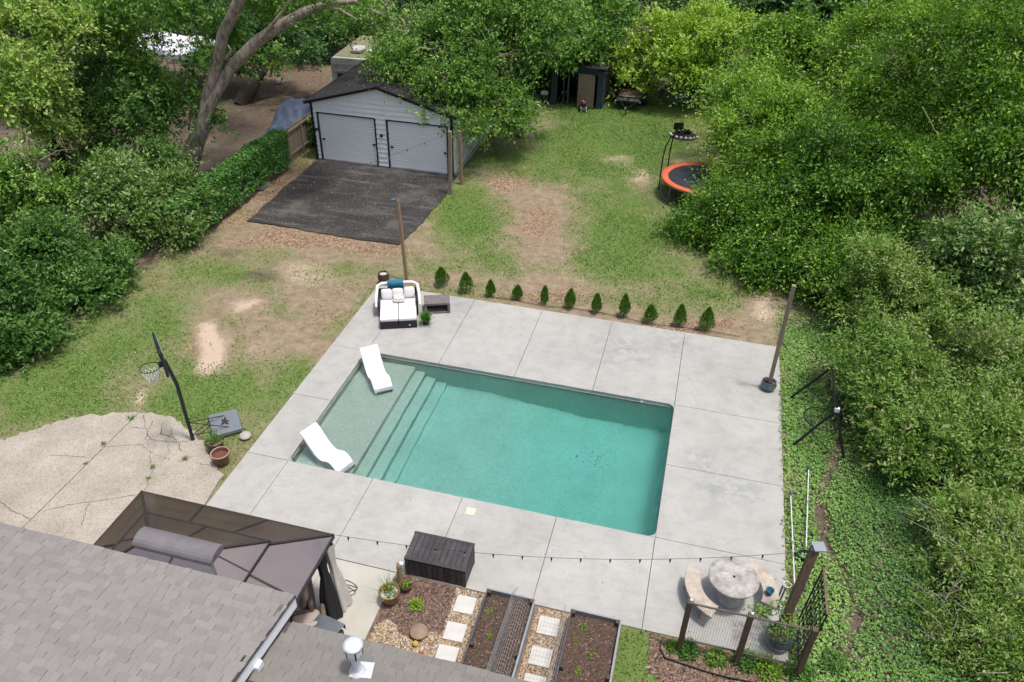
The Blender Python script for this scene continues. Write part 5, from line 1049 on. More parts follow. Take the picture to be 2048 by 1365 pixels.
MB().box((0, 0, H2 + .012), (1.9, 4.4, .02)).build('roof_skin', mat('mossy roof', (.20, .19, .11), .9, .4, 4), cm); MB().cushion((.1, -1.1, H2 + .15), (.72, .95, .3), 0, None, .15).build('air_conditioner', CMP, cm); MB().box((.75, -.9, H2 + .06), (.4, .4, .1)).build('roof_vent', CMP, cm, .03)
for s in (-1, 1): wheel(cm, (s * .95, .3, .33), .33, .2)
# white canopy tents far left
def tent(label, px, py, z, w_, rz):
    p = G(px, py, z); o = thing('canopy_tent', label, 'tent', (p.x, p.y, 0), rz, 'white canopy tents'); w2 = w_ / 2; ez = z - .8; TW = mat('white tent cloth', (.66, .66, .70), .8, .06)
    C4 = [(-w2, -w2, ez), (w2, -w2, ez), (w2, w2, ez), (-w2, w2, ez)]
    for i in range(4): MB().slab([C4[i], C4[(i + 1) % 4], (0, 0, z)], .02).build('roof_panel', TW, o)
    for x, y, _ in C4: MB().tube([(x * .97, y * .97, 0), (x * .97, y * .97, ez)], .03, 6).build('leg', STEEL, o)
    for i in range(4): MB().slab([(C4[i][0], C4[i][1], ez - .25), (C4[(i + 1) % 4][0], C4[(i + 1) % 4][1], ez - .25), C4[(i + 1) % 4], C4[i]], .01).build('valance', TW, o)
tent('white canopy tent farther left behind the trees', 303, 58, 2.9, 3.0, .25); tent('white canopy tent half hidden beside the forked trunk', 392, 70, 2.8, 2.8, .1)
wb = thing('white_bag', 'small white bag lying on the leaf litter near the camper', 'bag', G(560, 167)); MB().cushion((0, 0, .14), (.5, .4, .28), .4, None, .2).build('sack', mat('white plastic', (.8, .8, .8)), wb)
# ================================================================ VEGETATION
def leaf_mat(name, cols, trans=.33, rough=.42):
    m, t, b = nodes(name); out = t.nodes['Material Output']; at = N(t, 'ShaderNodeAttribute'); at.attribute_name = 'tint'
    c = ramp(t, at.outputs['Fac'], [(i / (len(cols) - 1), q) for i, q in enumerate(cols)]); t.links.new(c, b.inputs['Base Color'])
    b.inputs['Roughness'].default_value = rough; b.inputs['Specular IOR Level'].default_value = .35
    tl = N(t, 'ShaderNodeBsdfTranslucent'); hs = N(t, 'ShaderNodeHueSaturation'); hs.inputs['Saturation'].default_value = 1.15; hs.inputs['Value'].default_value = 1.3; t.links.new(c, hs.inputs['Color']); t.links.new(hs.outputs[0], tl.inputs[0])
    mx = N(t, 'ShaderNodeMixShader'); mx.inputs[0].default_value = trans; t.links.new(b.outputs[0], mx.inputs[1]); t.links.new(tl.outputs[0], mx.inputs[2]); t.links.new(mx.outputs[0], out.inputs[0]); return m
LM = {
 'oak': leaf_mat('oak leaves', [(0.056, 0.131, 0.025), (0.112, 0.237, 0.041), (0.206, 0.369, 0.062), (0.375, 0.525, 0.138)]),
 'privet': leaf_mat('privet leaves', [(0.045, 0.115, 0.02), (0.09, 0.2, 0.035), (0.17, 0.305, 0.07), (0.33, 0.46, 0.18)]),
 'light': leaf_mat('pale fresh leaves', [(0.117, 0.213, 0.043), (0.235, 0.377, 0.07), (0.399, 0.554, 0.13), (0.62, 0.62, 0.26)]),
 'lime': leaf_mat('lime leaves', [(0.099, 0.187, 0.019), (0.182, 0.319, 0.031), (0.286, 0.44, 0.05), (0.396, 0.539, 0.099)]),
 'elm': leaf_mat('elm leaves', [(0.058, 0.143, 0.018), (0.124, 0.26, 0.029), (0.24, 0.41, 0.049), (0.429, 0.572, 0.117)]),
 'dark': leaf_mat('dark forest leaves', [(0.033, 0.083, 0.025), (0.064, 0.147, 0.043), (0.122, 0.24, 0.064), (0.24, 0.4, 0.129)]),
 'nandina': leaf_mat('heavenly bamboo leaves', [(0.06, 0.14, 0.02), (0.125, 0.245, 0.036), (0.21, 0.345, 0.062), (0.33, 0.44, 0.13), (0.4, 0.4, 0.19)]),
 'laurel': leaf_mat('laurel leaves', [(0.05, 0.115, 0.02), (0.105, 0.21, 0.038), (0.2, 0.325, 0.08), (0.4, 0.5, 0.22)]),
 'ivy': leaf_mat('ground ivy', [(0.041, 0.115, 0.023), (0.088, 0.209, 0.041), (0.162, 0.317, 0.061), (0.284, 0.446, 0.115)], .2),
 'vine': leaf_mat('wall vine', [(0.029, 0.095, 0.018), (0.064, 0.179, 0.029), (0.117, 0.275, 0.046), (0.179, 0.359, 0.064)], .25),
 'conifer': leaf_mat('arborvitae', [(0.036, 0.102, 0.016), (0.078, 0.186, 0.024), (0.132, 0.264, 0.038), (0.192, 0.336, 0.06)], .15),
 'grass': leaf_mat('grass blades', [(0.075, 0.17, 0.026), (0.125, 0.24, 0.042), (0.195, 0.3, 0.07), (0.33, 0.35, 0.14)], .25, .6),
 'litter': leaf_mat('fallen leaves', [(0.12, 0.07, 0.045), (0.22, 0.14, 0.085), (0.34, 0.24, 0.155), (0.5, 0.4, 0.29)], .1, .8),
 'chips': leaf_mat('mulch chips', [(0.07, 0.045, 0.035), (0.15, 0.095, 0.07), (0.25, 0.17, 0.12), (0.38, 0.3, 0.23)], .0, .9)}
BARK = mat('grey oak bark', (.15, .115, .085), .95, .5, 7, c2=(.46, .39, .32), bmp=1.0, bs=9, stretch=(1, 1, .35)); BARKD = mat('dark bark', (.07, .055, .042), .95, .3, 6, bmp=.7, bs=14)
TWIG = mat('pale bare twigs', (.30, .27, .22), .9, .2, 6)
def unit(v): return v / np.maximum(np.linalg.norm(v, axis=-1, keepdims=True), 1e-9)
def leaves(name, P, A, Nn, L, W, T, m, parent, fold=.12):
    """rhombic leaves: base P, axis A, normal Nn, length L, width W, tint T"""
    A = unit(A); S = unit(np.cross(A, Nn)); Nn = np.cross(S, A); L = L[:, None]; W = W[:, None]
    mid_ = P + A * L * .45
    V = np.empty((len(P), 4, 3)); V[:, 0] = P; V[:, 1] = mid_ + S * W * .5 + Nn * W * fold; V[:, 2] = P + A * L - Nn * L * .06; V[:, 3] = mid_ - S * W * .5 + Nn * W * fold
    F = np.arange(len(P) * 4).reshape(-1, 4)
    me = fastmesh(name, V.reshape(-1, 3), F, {'tint': ('FACE', np.clip(T, 0, 1))}); return mk(name, me, m, parent)
def rnd_dir(n): return unit(RNG.normal(size=(n, 3)))
def crown_pts(lobes, n_spray, shell=.72, under=-.35, lump=.22, seed=0, clear=None):
    """spray roots and outward directions through lumpy lobes; most sit near the outer skin"""
    lob = np.array(lobes, float); vol = (lob[:, 3] * lob[:, 4] + lob[:, 4] * lob[:, 5] + lob[:, 3] * lob[:, 5]); pr = vol / vol.sum()
    P = []; D = []; need = n_spray; tot = 0
    while tot < n_spray:
        k = RNG.choice(len(lob), size=n_spray, p=pr); d = rnd_dir(n_spray); c = lob[k, :3]; r = lob[k, 3:6]
        lum = 1 + lump * (fbm(d[:, 0] * 2.6 + k * 9, d[:, 1] * 2.6 + seed, d[:, 2] * 2.6, seed=seed, o=3) - .5) * 2
        t = np.where(RNG.random(n_spray) < .78, RNG.uniform(shell, 1.0, n_spray), RNG.uniform(.35, shell, n_spray)) * lum
        p = c + d * r * t[:, None]
        q = (p[:, None, :] - lob[None, :, :3]) / lob[None, :, 3:6]; rho = np.linalg.norm(q, axis=2); rho[np.arange(n_spray), k] = 9
        ok = (rho.min(1) > .62) & ((d[:, 2] > under) | (RNG.random(n_spray) < .22)) & (p[:, 2] > .05)
        # gaps: drop whole patches of foliage
        gap = fbm(p[:, 0] * .75, p[:, 1] * .75, p[:, 2] * .75, seed=seed + 50, o=3); ok &= (gap > .43) | (RNG.random(n_spray) < .12)
        g2 = fbm(p[:, 0] * .42 + 7, p[:, 1] * .42, p[:, 2] * .5, seed=seed + 150, o=2); ok &= (g2 > .43) | (RNG.random(n_spray) < .06)
        P.append(p[ok]); D.append(unit(d[ok] / r[ok] * r[ok].mean(1, keepdims=True))); tot += ok.sum()
    return np.concatenate(P)[:n_spray], np.concatenate(D)[:n_spray]
def clumps(lobes, seed, k=9, pad=(1.45, 1.45, .5), core=.55):
    r = np.random.default_rng(seed + 1000); out = []
    for l in lobes:
        l = np.array(l, float); out.append([*l[:3], *(l[3:] * core)])
        for _ in range(k):
            d = r.normal(size=3); d /= np.linalg.norm(d); d[2] = d[2] * .8 + .12
            s = r.uniform(.24, .46); out.append([*(l[:3] + d * l[3:] * r.uniform(.6, 1.05)), *(l[3:].mean() * s * np.array(pad))])
    return out
def foliage(name, lobes, n_spray, per, slen, leaf, aspect, m, parent, droop=.25, seed=0, bright=0.0, under=-.35, org=(0, 0, 0), shell=.72, lump=.3, upbias=.7, jit=.10, pad=(1.4, 1.4, .6), core=.62):
    P, D = crown_pts(clumps(lobes, seed, 9, pad, core), n_spray, shell, under, lump, seed); n = len(P)
    ax = unit(D * .9 + rnd_dir(n) * .75 + np.array([0, 0, .30 - droop * .5]))
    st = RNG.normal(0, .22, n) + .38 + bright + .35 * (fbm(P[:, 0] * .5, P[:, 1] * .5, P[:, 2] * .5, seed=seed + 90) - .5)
    t = np.tile((np.arange(per) + .5) / per, n); i = np.repeat(np.arange(n), per); N_ = n * per
    sl = slen * np.where(RNG.random(n) < .12, RNG.uniform(1.3, 1.9, n), RNG.uniform(.5, 1.25, n))[i]
    p = P[i] + ax[i] * (t * sl)[:, None] + RNG.normal(0, 1, (N_, 3)) * (slen * jit) + np.array([0, 0, -1.0]) * (droop * sl * t * t)[:, None] * .9
    a = unit(ax[i] * .9 + rnd_dir(N_) * .9 + np.array([0, 0, -.12]))
    nn = unit(rnd_dir(N_) * .75 + D[i] * .35 + np.array([0, 0, upbias]))
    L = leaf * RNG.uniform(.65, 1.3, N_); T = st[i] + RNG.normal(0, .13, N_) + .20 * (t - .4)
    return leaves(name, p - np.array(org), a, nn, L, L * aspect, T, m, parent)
def limb(mb, a, b_, r0, r1, wob=.25, n=7):
    a, b_ = Vector(a), Vector(b_); L = (b_ - a).length; pts = []; rs = []
    off = Vector((random.uniform(-1, 1), random.uniform(-1, 1), random.uniform(0, 1))) * wob * L * .35
    for k in range(n + 1):
        s = k / n; pts.append(a.lerp(b_, s) + off * (4 * s * (1 - s)) * .6 + Vector((random.uniform(-1, 1), random.uniform(-1, 1), random.uniform(-1, 1))) * (.03 * L * (0 < k < n))); rs.append(r0 + (r1 - r0) * s)
    mb.tube(pts, rs, 8); return pts
def tree(name, label, cat, base, lobes, n_spray, per, slen, leaf, sp, aspect=.5, trunk_r=.2, droop=.25, seed=0, bright=0, bark=None, group=None, under=-.35, shell=.72, lump=.22, twigs=0, trunk=True, upbias=.7, pad=(1.4, 1.4, .6), core=.62):
    o = thing(name, label, cat, base, 0, group); B = Vector(base)
    if trunk:
        mb = MB(); cz = min(l[2] for l in lobes); main = max(lobes, key=lambda l: l[3] * l[4] * l[5])
        fork = Vector((0, 0, 0)).lerp(Vector(main[:3]) - B, .45); pts = limb(mb, (0, 0, -.1), fork, trunk_r * 1.15, trunk_r * .75, .15)
        for l in lobes:
            tgt = Vector(l[:3]) - B; e = limb(mb, fork, tgt, trunk_r * .6, trunk_r * .22, .3)
            for _ in range(2):
                d = Vector(rnd_dir(1)[0]); d.z = abs(d.z) * .6; limb(mb, e[-2], tgt + Vector((d.x * l[3], d.y * l[4], d.z * l[5])) * .72, trunk_r * .22, .012, .3)
        mb.build('trunk', bark or BARKD, o)
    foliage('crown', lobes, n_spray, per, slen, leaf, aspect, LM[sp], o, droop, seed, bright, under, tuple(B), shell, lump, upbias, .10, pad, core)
    if twigs:
        mb = MB(); P, D = crown_pts(lobes, twigs, .9, .1, .2, seed + 5)
        for p, d in zip(P, D):
            a = Vector(p) - B; dd = Vector(unit(np.array(d) + RNG.normal(0, .6, 3))); L = random.uniform(.5, 1.3)
            mb.tube([a, a + dd * L * .5 + Vector((0, 0, .08)), a + dd * L + Vector((random.uniform(-.2, .2), random.uniform(-.2, .2), -.05))], [.014, .010, .005], 4)
        tag(mb.build('bare_twigs', TWIG, o), kind='stuff')
    return o
def L3(px, py, y, rx, ry, rz): p = GY(px, py, y); return (p.x, p.y, p.z, rx, ry, rz)
# ---- the leaning forked oak on the left
tb_ = G(372, 372); ok_ = thing('forked_tree', 'large leaning tree with a forked bare grey trunk behind the vine fence', 'tree', tb_); mb = MB()
def rp(px, py, y): return GY(px, py, y) - tb_
mb.tube([Vector((-.25, 0, -.2)), rp(378, 330, tb_.y), rp(392, 285, tb_.y), rp(408, 245, tb_.y + .1)], [.55, .42, .36, .33], 14)
mb.tube([rp(400, 262, tb_.y), rp(412, 225, tb_.y + .1), rp(428, 190, tb_.y + .3), rp(462, 135, tb_.y + .6), rp(512, 85, tb_.y + .9), rp(560, 52, tb_.y + 1.1), rp(610, 24, tb_.y + 1.3), rp(660, 6, tb_.y + 1.5), rp(715, 4, tb_.y + 1.7)], [.29, .27, .26, .24, .23, .21, .18, .13, .08], 12)
mb.tube([rp(402, 262, tb_.y), rp(414, 200, tb_.y + .2), rp(432, 130, tb_.y + .3), rp(446, 70, tb_.y + .3), rp(470, 20, tb_.y + .2), rp(495, -40, tb_.y)], [.26, .24, .23, .22, .22, .21], 12)
for q in ([(525, 75), (560, 30), (590, -10)], [(430, 140), (410, 100), (385, 60)], [(452, 120), (462, 100), (455, 90)], [(640, 14), (680, 20), (715, 40)]):
    mb.tube([rp(x, y, tb_.y + .8) for x, y in q], [.09, .06, .03], 8)
mb.build('trunk', BARK, ok_)
foliage('crown', [L3(350, 2, 14.5, 2.0, 1.6, .75), L3(300, 170, 14.5, 1.15, 1.1, .85), L3(410, 225, 15.2, .8, .7, .9), L3(560, -40, 16, 2.5, 2, .8), L3(395, 135, 15.5, .7, .7, .9), L3(372, 92, 14.8, .8, .7, .5), L3(290, 235, 14.2, 1.1, 1.0, .8), L3(350, 205, 15.0, .8, .7, .7), L3(255, 110, 14.0, .7, .7, .5), L3(445, 60, 17.0, 1.0, .9, .7), L3(530, 120, 19, 1.0, .9, .5), L3(560, 20, 17, 1.6, 1.2, .7), L3(150, 30, 13.5, 2.0, 1.8, 1.2), (-12.5, 19.0, 11.2, 3.4, 3.4, 1.2), (-15.5, 22.5, 11.5, 3.4, 3.2, 1.2), (-11.5, 24.5, 12.0, 2.8, 2.8, 1.1)], 4000, 13, .55, .17, .5, LM['oak'], ok_, .3, 3, .02, -.6, tuple(tb_))  # last three lobes: unseen crown overhead, added to shade the dirt yard
# smaller dark trunk beyond it
tree('mossy_tree', 'dark stub-trunked tree behind the forked tree', 'tree', G(482, 206), [L3(560, 90, 27, 2.6, 2, 1.3), L3(500, 60, 28, 2, 1.6, 1.3), L3(430, 130, 26, 1.5, 1.3, 1.0)], 1300, 12, .6, .22, 'dark', .5, .42, .3, 8)
# ---- trees and shrubs by the left fence
lf = 'trees along the left boundary'
def left(label, base, lobes, n, sp='privet', **k): return tree('broadleaf_tree', label, 'tree', base, lobes, int(n * .78), 16, .7, k.pop('leaf', .15), sp, .5, k.pop('tr', .14), .25, group=lf, **k)
left('tall pale green tree at the far left top edge', (-16.0, 11.5, 0), [L3(20, 60, 10.5, 2.0, 1.8, 1.8), L3(60, 170, 10.3, 1.6, 1.4, 1.4), L3(-40, 200, 10, 2, 1.6, 1.6), L3(90, 250, 10.5, .9, .9, .8)], 2100, 'light', seed=11, tr=.3, twigs=12, bright=.12, leaf=.16)
left('dark green tree rising behind the pale left-edge tree', (-17.5, 16, 0), [L3(170, 60, 15.5, 2.4, 2, 2.0), L3(190, 160, 15, 1.9, 1.6, 1.7), L3(110, 130, 15, 1.6, 1.4, 1.8)], 1900, 'privet', seed=12, tr=.25, bright=-.1)
left('leafy green tree left of the forked trunk foot', (-13.2, 13.0, 0), [L3(230, 300, 12.6, 1.5, 1.4, 1.4), L3(160, 240, 12.8, 1.3, 1.3, 1.3), L3(320, 350, 12.4, 1.1, 1.0, 1.0), L3(300, 270, 13.4, .9, .9, .9), L3(250, 215, 13, 1.1, 1, .9)], 2000, 'privet', seed=13, bright=.06)
left('glossy green shrub bulging out over the lawn, left of the vines', (-10.6, 9.3, 0), [L3(300, 440, 9.3, 1.15, 1.1, 1.0), L3(240, 400, 9.2, 1.2, 1.1, 1.1), L3(350, 400, 10.4, .8, .8, .8), L3(260, 500, 8.6, .9, .9, .8), L3(200, 460, 8.6, 1.0, 1, 1)], 2600, 'laurel', seed=14, bright=.14)
left('dense dark green shrub at the lawn edge below the pale tree', (-10.9, 5.6, 0), [L3(170, 560, 5.8, 1.2, 1.2, 1.0), L3(100, 520, 5.8, 1.2, 1.1, 1.1), L3(230, 560, 6.9, .9, .9, .8), L3(110, 620, 4.5, 1.1, 1.1, .8)], 2300, 'privet', seed=15, bright=-.08)
left('lowest dark shrub at the left picture edge above the slab', (-11.2, 2.6, 0), [L3(40, 640, 2.9, 1.1, 1.1, .8), L3(-20, 600, 2.9, 1.2, 1.2, 1.0), L3(30, 690, 2.0, .9, .9, .55), L3(-30, 690, 1.8, 1, 1, .7)], 1700, 'privet', seed=16, bright=-.1)
left('yellow green sapling with bare twigs at the left edge', (-13.4, 8.2, 0), [L3(40, 330, 7.8, 1.1, 1.0, .9), L3(20, 430, 7.4, 1.2, 1, 1.0), L3(95, 400, 7.8, .7, .7, .7)], 1100, 'oak', seed=17, twigs=16, bright=.12)
left('mid green tree filling the gap at the top left', (-19.5, 20.5, 0), [L3(60, 20, 20, 2.6, 2, 1.6), L3(205, 120, 20, 1.5, 1.4, 1.4), L3(220, 20, 22, 2.2, 2, 1.2)], 1300, 'dark', seed=18, bright=.1, leaf=.2, tr=.25)
# ---- vines over the wooden fence
vy0, vy1 = 9.4, 17.8; vn = thing('fence_vine', 'thick green vine mat covering the wooden fence', 'vine', (-9.6, 14.1, 0)); n = 20000
yy = RNG.uniform(vy0, vy1, n); hh = 1.75 + .25 * (fbm(yy * .9, yy * 0, seed=61) - .5); k = RNG.random(n); side = RNG.random(n) < .55
z = np.where(side, hh * np.sqrt(RNG.uniform(.02, 1, n)), hh + RNG.normal(0, .06, n)); x = np.where(side, -9.36 + .22 * fbm(yy * 1.5, z * 1.5, seed=62), RNG.uniform(-9.85, -9.2, n))
bare = (fbm(yy * .8, z * 1.2, seed=63) < .40) & side & (z < 1.1) & (yy > 13.5)
P = np.stack([x, yy, z], -1)[~bare]; n = len(P)
leaves('foliage', P - np.array([-9.6, 14.1, 0]), rnd_dir(n) + np.array([.3, 0, -.3]), rnd_dir(n) * .6 + np.array([.6, -.2, .8]), RNG.uniform(.09, .17, n), RNG.uniform(.07, .13, n), .45 + RNG.normal(0, .2, n), LM['vine'], vn)
for lb, y0, wd, hz in (('small vine patch climbing the bare fence near the garage', 20.6, .35, 1.5), ('leafy weed clump growing at the garage end of the fence', 22.3, .5, .7)):
    o = thing('climbing_vine', lb, 'vine', (-9.45, y0, 0)); n = 700; P = np.stack([RNG.normal(.03, .07, n), RNG.normal(0, wd * .5, n), RNG.uniform(0, hz, n)], -1); leaves('foliage', P, rnd_dir(n), rnd_dir(n) * .6 + np.array([.6, -.2, .8]), RNG.uniform(.08, .15, n), RNG.uniform(.06, .11, n), .4 + RNG.normal(0, .2, n), LM['vine'], o)
# ---- oak beside the garage
tree('oak_tree', 'big spreading oak hanging over the right side of the garage', 'tree', (.3, 25.2, 0), [L3(870, 95, 22.5, 2.4, 2.3, 1.4), L3(1000, 110, 22.5, 2.0, 2.0, 1.5), L3(950, 30, 24, 3.2, 2.8, 1.5), L3(795, 60, 23.5, 2.2, 2, 1.3), L3(885, 165, 20.8, 1.5, 1.3, .9), L3(930, 200, 20.8, 1.2, 1.2, .8), L3(1000, 205, 22, 1.5, 1.5, 1.1), L3(945, 255, 19.9, .9, .8, .65), L3(890, 222, 19.3, .8, .6, .6), L3(1020, 230, 22.6, .9, .9, .7), L3(1050, 60, 24.5, 1.8, 1.8, 1.4), L3(740, 20, 25, 1.8, 1.6, 1.2)], 4300, 16, .85, .16, 'oak', .5, .4, .25, 21, .04, BARK, twigs=14, under=-.6)
# ---- background forest
bg = 'trees of the wood behind the yard'
def far(label, base, lobes, n, sp='dark', **k): return tree('forest_tree', label, 'tree', base, lobes, int(n * .85), 12, .8, k.pop('leaf', .26), sp, .55, k.pop('tr', .25), .25, group=bg, **k)
far('dark tree behind the camper trailer', (-11, 36, 0), [L3(640, 60, 35, 3, 2.2, 2.0), L3(560, 40, 36, 2.6, 2, 1.8), L3(690, 30, 36, 2.4, 2, 1.8)], 1500, seed=31)
far('dark tree right of the tents at the top edge', (-19, 35, 0), [L3(440, 40, 34, 3, 2.4, 2.0), L3(400, 10, 35, 2.6, 2.2, 1.6), L3(430, 110, 33, 1.8, 1.6, 1.5)], 1500, seed=32)
far('shadowy tree behind the canopy tents', (-30, 34, 0), [L3(250, 20, 34, 3.4, 2.4, 2.4), L3(160, 10, 33, 3.2, 2.4, 2.2), L3(330, -15, 36, 3.2, 2.4, 1.8)], 1300, seed=33)
far('broad mid green tree overhanging the shed roof', (1.5, 35.0, 0), [L3(1130, 60, 33.5, 2.2, 2, 1.5), L3(1190, 92, 31.5, 1.5, 1.3, .8), L3(1120, 112, 30.6, 1.2, 1.0, .55), L3(1165, 128, 29.9, .7, .6, .35), L3(1060, 30, 35, 2.4, 2, 1.6), L3(1200, 40, 35, 2.2, 2, 1.4)], 1900, 'oak', seed=34, bright=-.02, leaf=.24)
far('bright lime green feathery tree beside the trailer', (8.5, 34.5, 0), [L3(1275, 120, 32.6, 1.8, 1.8, .75), L3(1340, 80, 33.2, 2.2, 2, 1.0), L3(1430, 70, 33.5, 2.3, 2, 1.1), L3(1330, 150, 32, 1.5, 1.4, .7), L3(1490, 100, 34, 1.8, 1.6, 1.0), L3(1400, 140, 32.5, 1.7, 1.5, .8), L3(1230, 155, 32.0, .8, .8, .5), L3(1310, 190, 31.6, .7, .7, .45)], 2700, 'lime', seed=35, leaf=.2, bright=.36, pad=(1.9, 1.9, .4), core=.45, tr=.2, twigs=8, upbias=1.6, under=-.2)
far('dark tree filling the top edge above the lime tree', (8, 43, 0), [L3(1300, 20, 42, 3.5, 2.4, 2.2), L3(1400, 5, 43, 3.4, 2.4, 2.2), L3(1200, -10, 43, 3.2, 2.4, 2.0)], 1300, seed=36)
far('dark narrow tree left of the bamboo clump', (15.5, 40, 0), [L3(1530, 40, 38, 2.4, 2, 2.2), L3(1580, 10, 40, 2.6, 2, 2.2), L3(1600, 80, 37, 1.8, 1.6, 1.8)], 1400, seed=37)
far('blue green feathery bamboo-like clump at the upper right', (18.8, 34, 0), [L3(1690, 90, 33, 1.5, 1.4, 1.7), L3(1650, 60, 34, 1.5, 1.4, 2.0), L3(1720, 40, 34.5, 1.6, 1.4, 1.8)], 1700, 'privet', seed=38, leaf=.3, bright=.02)
far('shadowy dark tree behind the oak crown at the top', (-4, 40, 0), [L3(780, 10, 38, 3.2, 2.2, 2.0), L3(880, -10, 39, 3.2, 2.2, 2.0), L3(1000, -10, 40, 3.2, 2.2, 2.0)], 1100, seed=39)
far('dark undergrowth tree between shed and trailer', (4.6, 36.5, 0), [L3(1230, 150, 36, 1.6, 1.3, 1.1), L3(1300, 180, 35.6, 1.8, 1.2, .9), L3(1400, 180, 35.8, 2.2, 1.2, 1.0)], 900, seed=40)
far('dark tree at the top right picture edge', (30, 34, 0), [L3(1900, 10, 33, 3, 2.4, 2.2), L3(2030, 0, 32, 3, 2.4, 2.4), L3(1800, 10, 35, 2.6, 2.2, 2.0)], 900, seed=42)
far('dark bush left of the shed behind the lawn', (-1.0, 33.5, 0), [L3(1075, 150, 33, 1.3, 1.2, 1.0), L3(1050, 100, 34, 1.6, 1.4, 1.3)], 700, seed=41)
# ---- big arching trees at the right
rg_ = 'arching trees on the right side'
def rtree(label, base, lobes, n, **k): return tree('elm_tree', label, 'tree', base, lobes, int(n * .67), 20, 1.05, k.pop('leaf', .14), k.pop('sp', 'elm'), .5, k.pop('tr', .25), k.pop('droop', .55), group=rg_, under=-.6, pad=(1.7, 1.7, .46), core=.5, **k)
rtree('drooping tree hanging low over the lawn behind the deck corner', (14.0, 16.5, 0), [L3(1490, 425, 16.5, 1.5, 1.4, 1.0), L3(1400, 470, 15.6, 1.1, 1.1, .9), L3(1360, 520, 15, .8, .8, .6), L3(1450, 540, 14.2, .9, .9, .8), L3(1560, 440, 15.5, 1.6, 1.5, 1.3), L3(1620, 510, 14.2, 1.4, 1.3, 1.2), L3(1530, 520, 14, 1.0, .9, .9), L3(1580, 350, 17.5, 1.9, 1.7, 1.3), L3(1330, 500, 15.3, .6, .6, .45)], 4600, seed=51, bright=-.14, twigs=8)
rtree('arching tree covering the far half of the trampoline', (14.2, 22.0, 0), [L3(1500, 250, 21.5, 1.9, 1.8, 1.3), L3(1455, 280, 20.8, 1.1, 1.1, .8), L3(1570, 260, 21, 1.8, 1.7, 1.4), L3(1480, 350, 18.8, .8, .8, .6), L3(1540, 320, 19.5, 1.4, 1.3, 1.0), L3(1490, 185, 23.5, 1.6, 1.5, 1.2), L3(1425, 225, 22.5, .8, .8, .5)], 4000, seed=52, bright=.16, twigs=8)
rtree('tall tree right of the bamboo clump at the upper right', (20.0, 24.0, 0), [L3(1760, 130, 23, 2.2, 2, 1.7), L3(1690, 200, 22, 1.7, 1.6, 1.3), L3(1820, 60, 24, 2.2, 2, 1.6), L3(1640, 250, 21.5, 1.4, 1.3, 1.1), L3(1780, 220, 21.5, 1.9, 1.7, 1.4)], 3600, seed=53, bright=.12, twigs=8)
rtree('tall tree at the top right picture corner', (23.0, 20.0, 0), [L3(1950, 80, 19.5, 2.2, 2, 1.9), L3(2010, 180, 18.5, 1.8, 1.7, 1.6), L3(1880, 190, 19, 1.7, 1.6, 1.4), L3(2050, 30, 20, 2, 2, 1.8), L3(1930, 280, 18, 1.5, 1.4, 1.2)], 3300, seed=54, bright=-.04, twigs=8)
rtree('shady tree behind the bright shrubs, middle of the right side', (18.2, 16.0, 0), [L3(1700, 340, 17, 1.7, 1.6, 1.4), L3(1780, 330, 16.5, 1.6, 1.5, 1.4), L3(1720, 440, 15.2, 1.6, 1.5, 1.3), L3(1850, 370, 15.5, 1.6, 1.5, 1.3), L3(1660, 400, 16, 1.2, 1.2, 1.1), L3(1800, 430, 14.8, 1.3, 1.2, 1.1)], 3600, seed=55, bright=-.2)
rtree('leafy tree closing the gap between bamboo clump and lime tree', (16.8, 30.0, 0), [L3(1600, 150, 28, 2.0, 1.7, 1.5), L3(1660, 130, 29, 1.8, 1.6, 1.5), L3(1560, 110, 31, 1.8, 1.6, 1.4), L3(1590, 200, 26, 1.4, 1.3, 1.1)], 1900, seed=56, bright=-.05, leaf=.2)
rtree('shaded tree at the right picture edge above the broad-leaved shrub', (22.3, 14.6, 0), [L3(2000, 370, 14.5, 1.5, 1.4, 1.4), L3(1930, 390, 14.3, 1.3, 1.2, 1.2), L3(2050, 290, 15.5, 1.5, 1.4, 1.4), L3(1890, 440, 13.5, 1.0, 1.0, .9), L3(2040, 440, 13.2, 1.0, 1, .9)], 2200, seed=57, bright=-.12)
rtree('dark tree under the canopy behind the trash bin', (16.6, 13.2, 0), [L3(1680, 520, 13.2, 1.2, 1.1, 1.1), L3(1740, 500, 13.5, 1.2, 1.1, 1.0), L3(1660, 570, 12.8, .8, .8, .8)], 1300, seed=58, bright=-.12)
# ---- pale shrubs at the right
sg = 'pale shrubs along the right boundary'
def shrub(label, base, lobes, n, sp='nandina', **k): return tree('shrub', label, 'shrub', base, lobes, int(n * .9), 16, .55, k.pop('leaf', .115), sp, k.pop('aspect', .42), .06, .15, group=sg, **k)
shrub('tan-tipped shrub nearest the trash bin', (16.8, 10.2, 0), [L3(1790, 560, 10.6, 1.1, 1.1, .95), L3(1730, 590, 10.2, .8, .8, .9), L3(1770, 650, 9.4, .9, .9, .9), L3(1840, 620, 9.8, 1.0, 1.0, .9)], 2300, seed=61, bright=.10)
shrub('broad-leaved pale shrub at the right edge below the tall trees', (19.6, 12.0, 0), [L3(1920, 520, 11.6, 1.2, 1.1, 1.0), L3(2000, 500, 11.5, 1.2, 1.1, 1.1), L3(2020, 590, 10.6, 1.1, 1.0, .9), L3(1930, 600, 10.6, 1.0, 1, .85)], 2200, 'laurel', seed=62, leaf=.16, bright=.22, aspect=.45)
shrub('shrub overhanging the swing frame from the right', (16.6, 6.8, 0), [L3(1740, 740, 6.6, .85, .85, .8), L3(1800, 720, 7.2, .95, .9, .85), L3(1790, 800, 5.8, .85, .8, .75), L3(1760, 690, 7.6, .7, .7, .7)], 2200, seed=63, bright=.03)
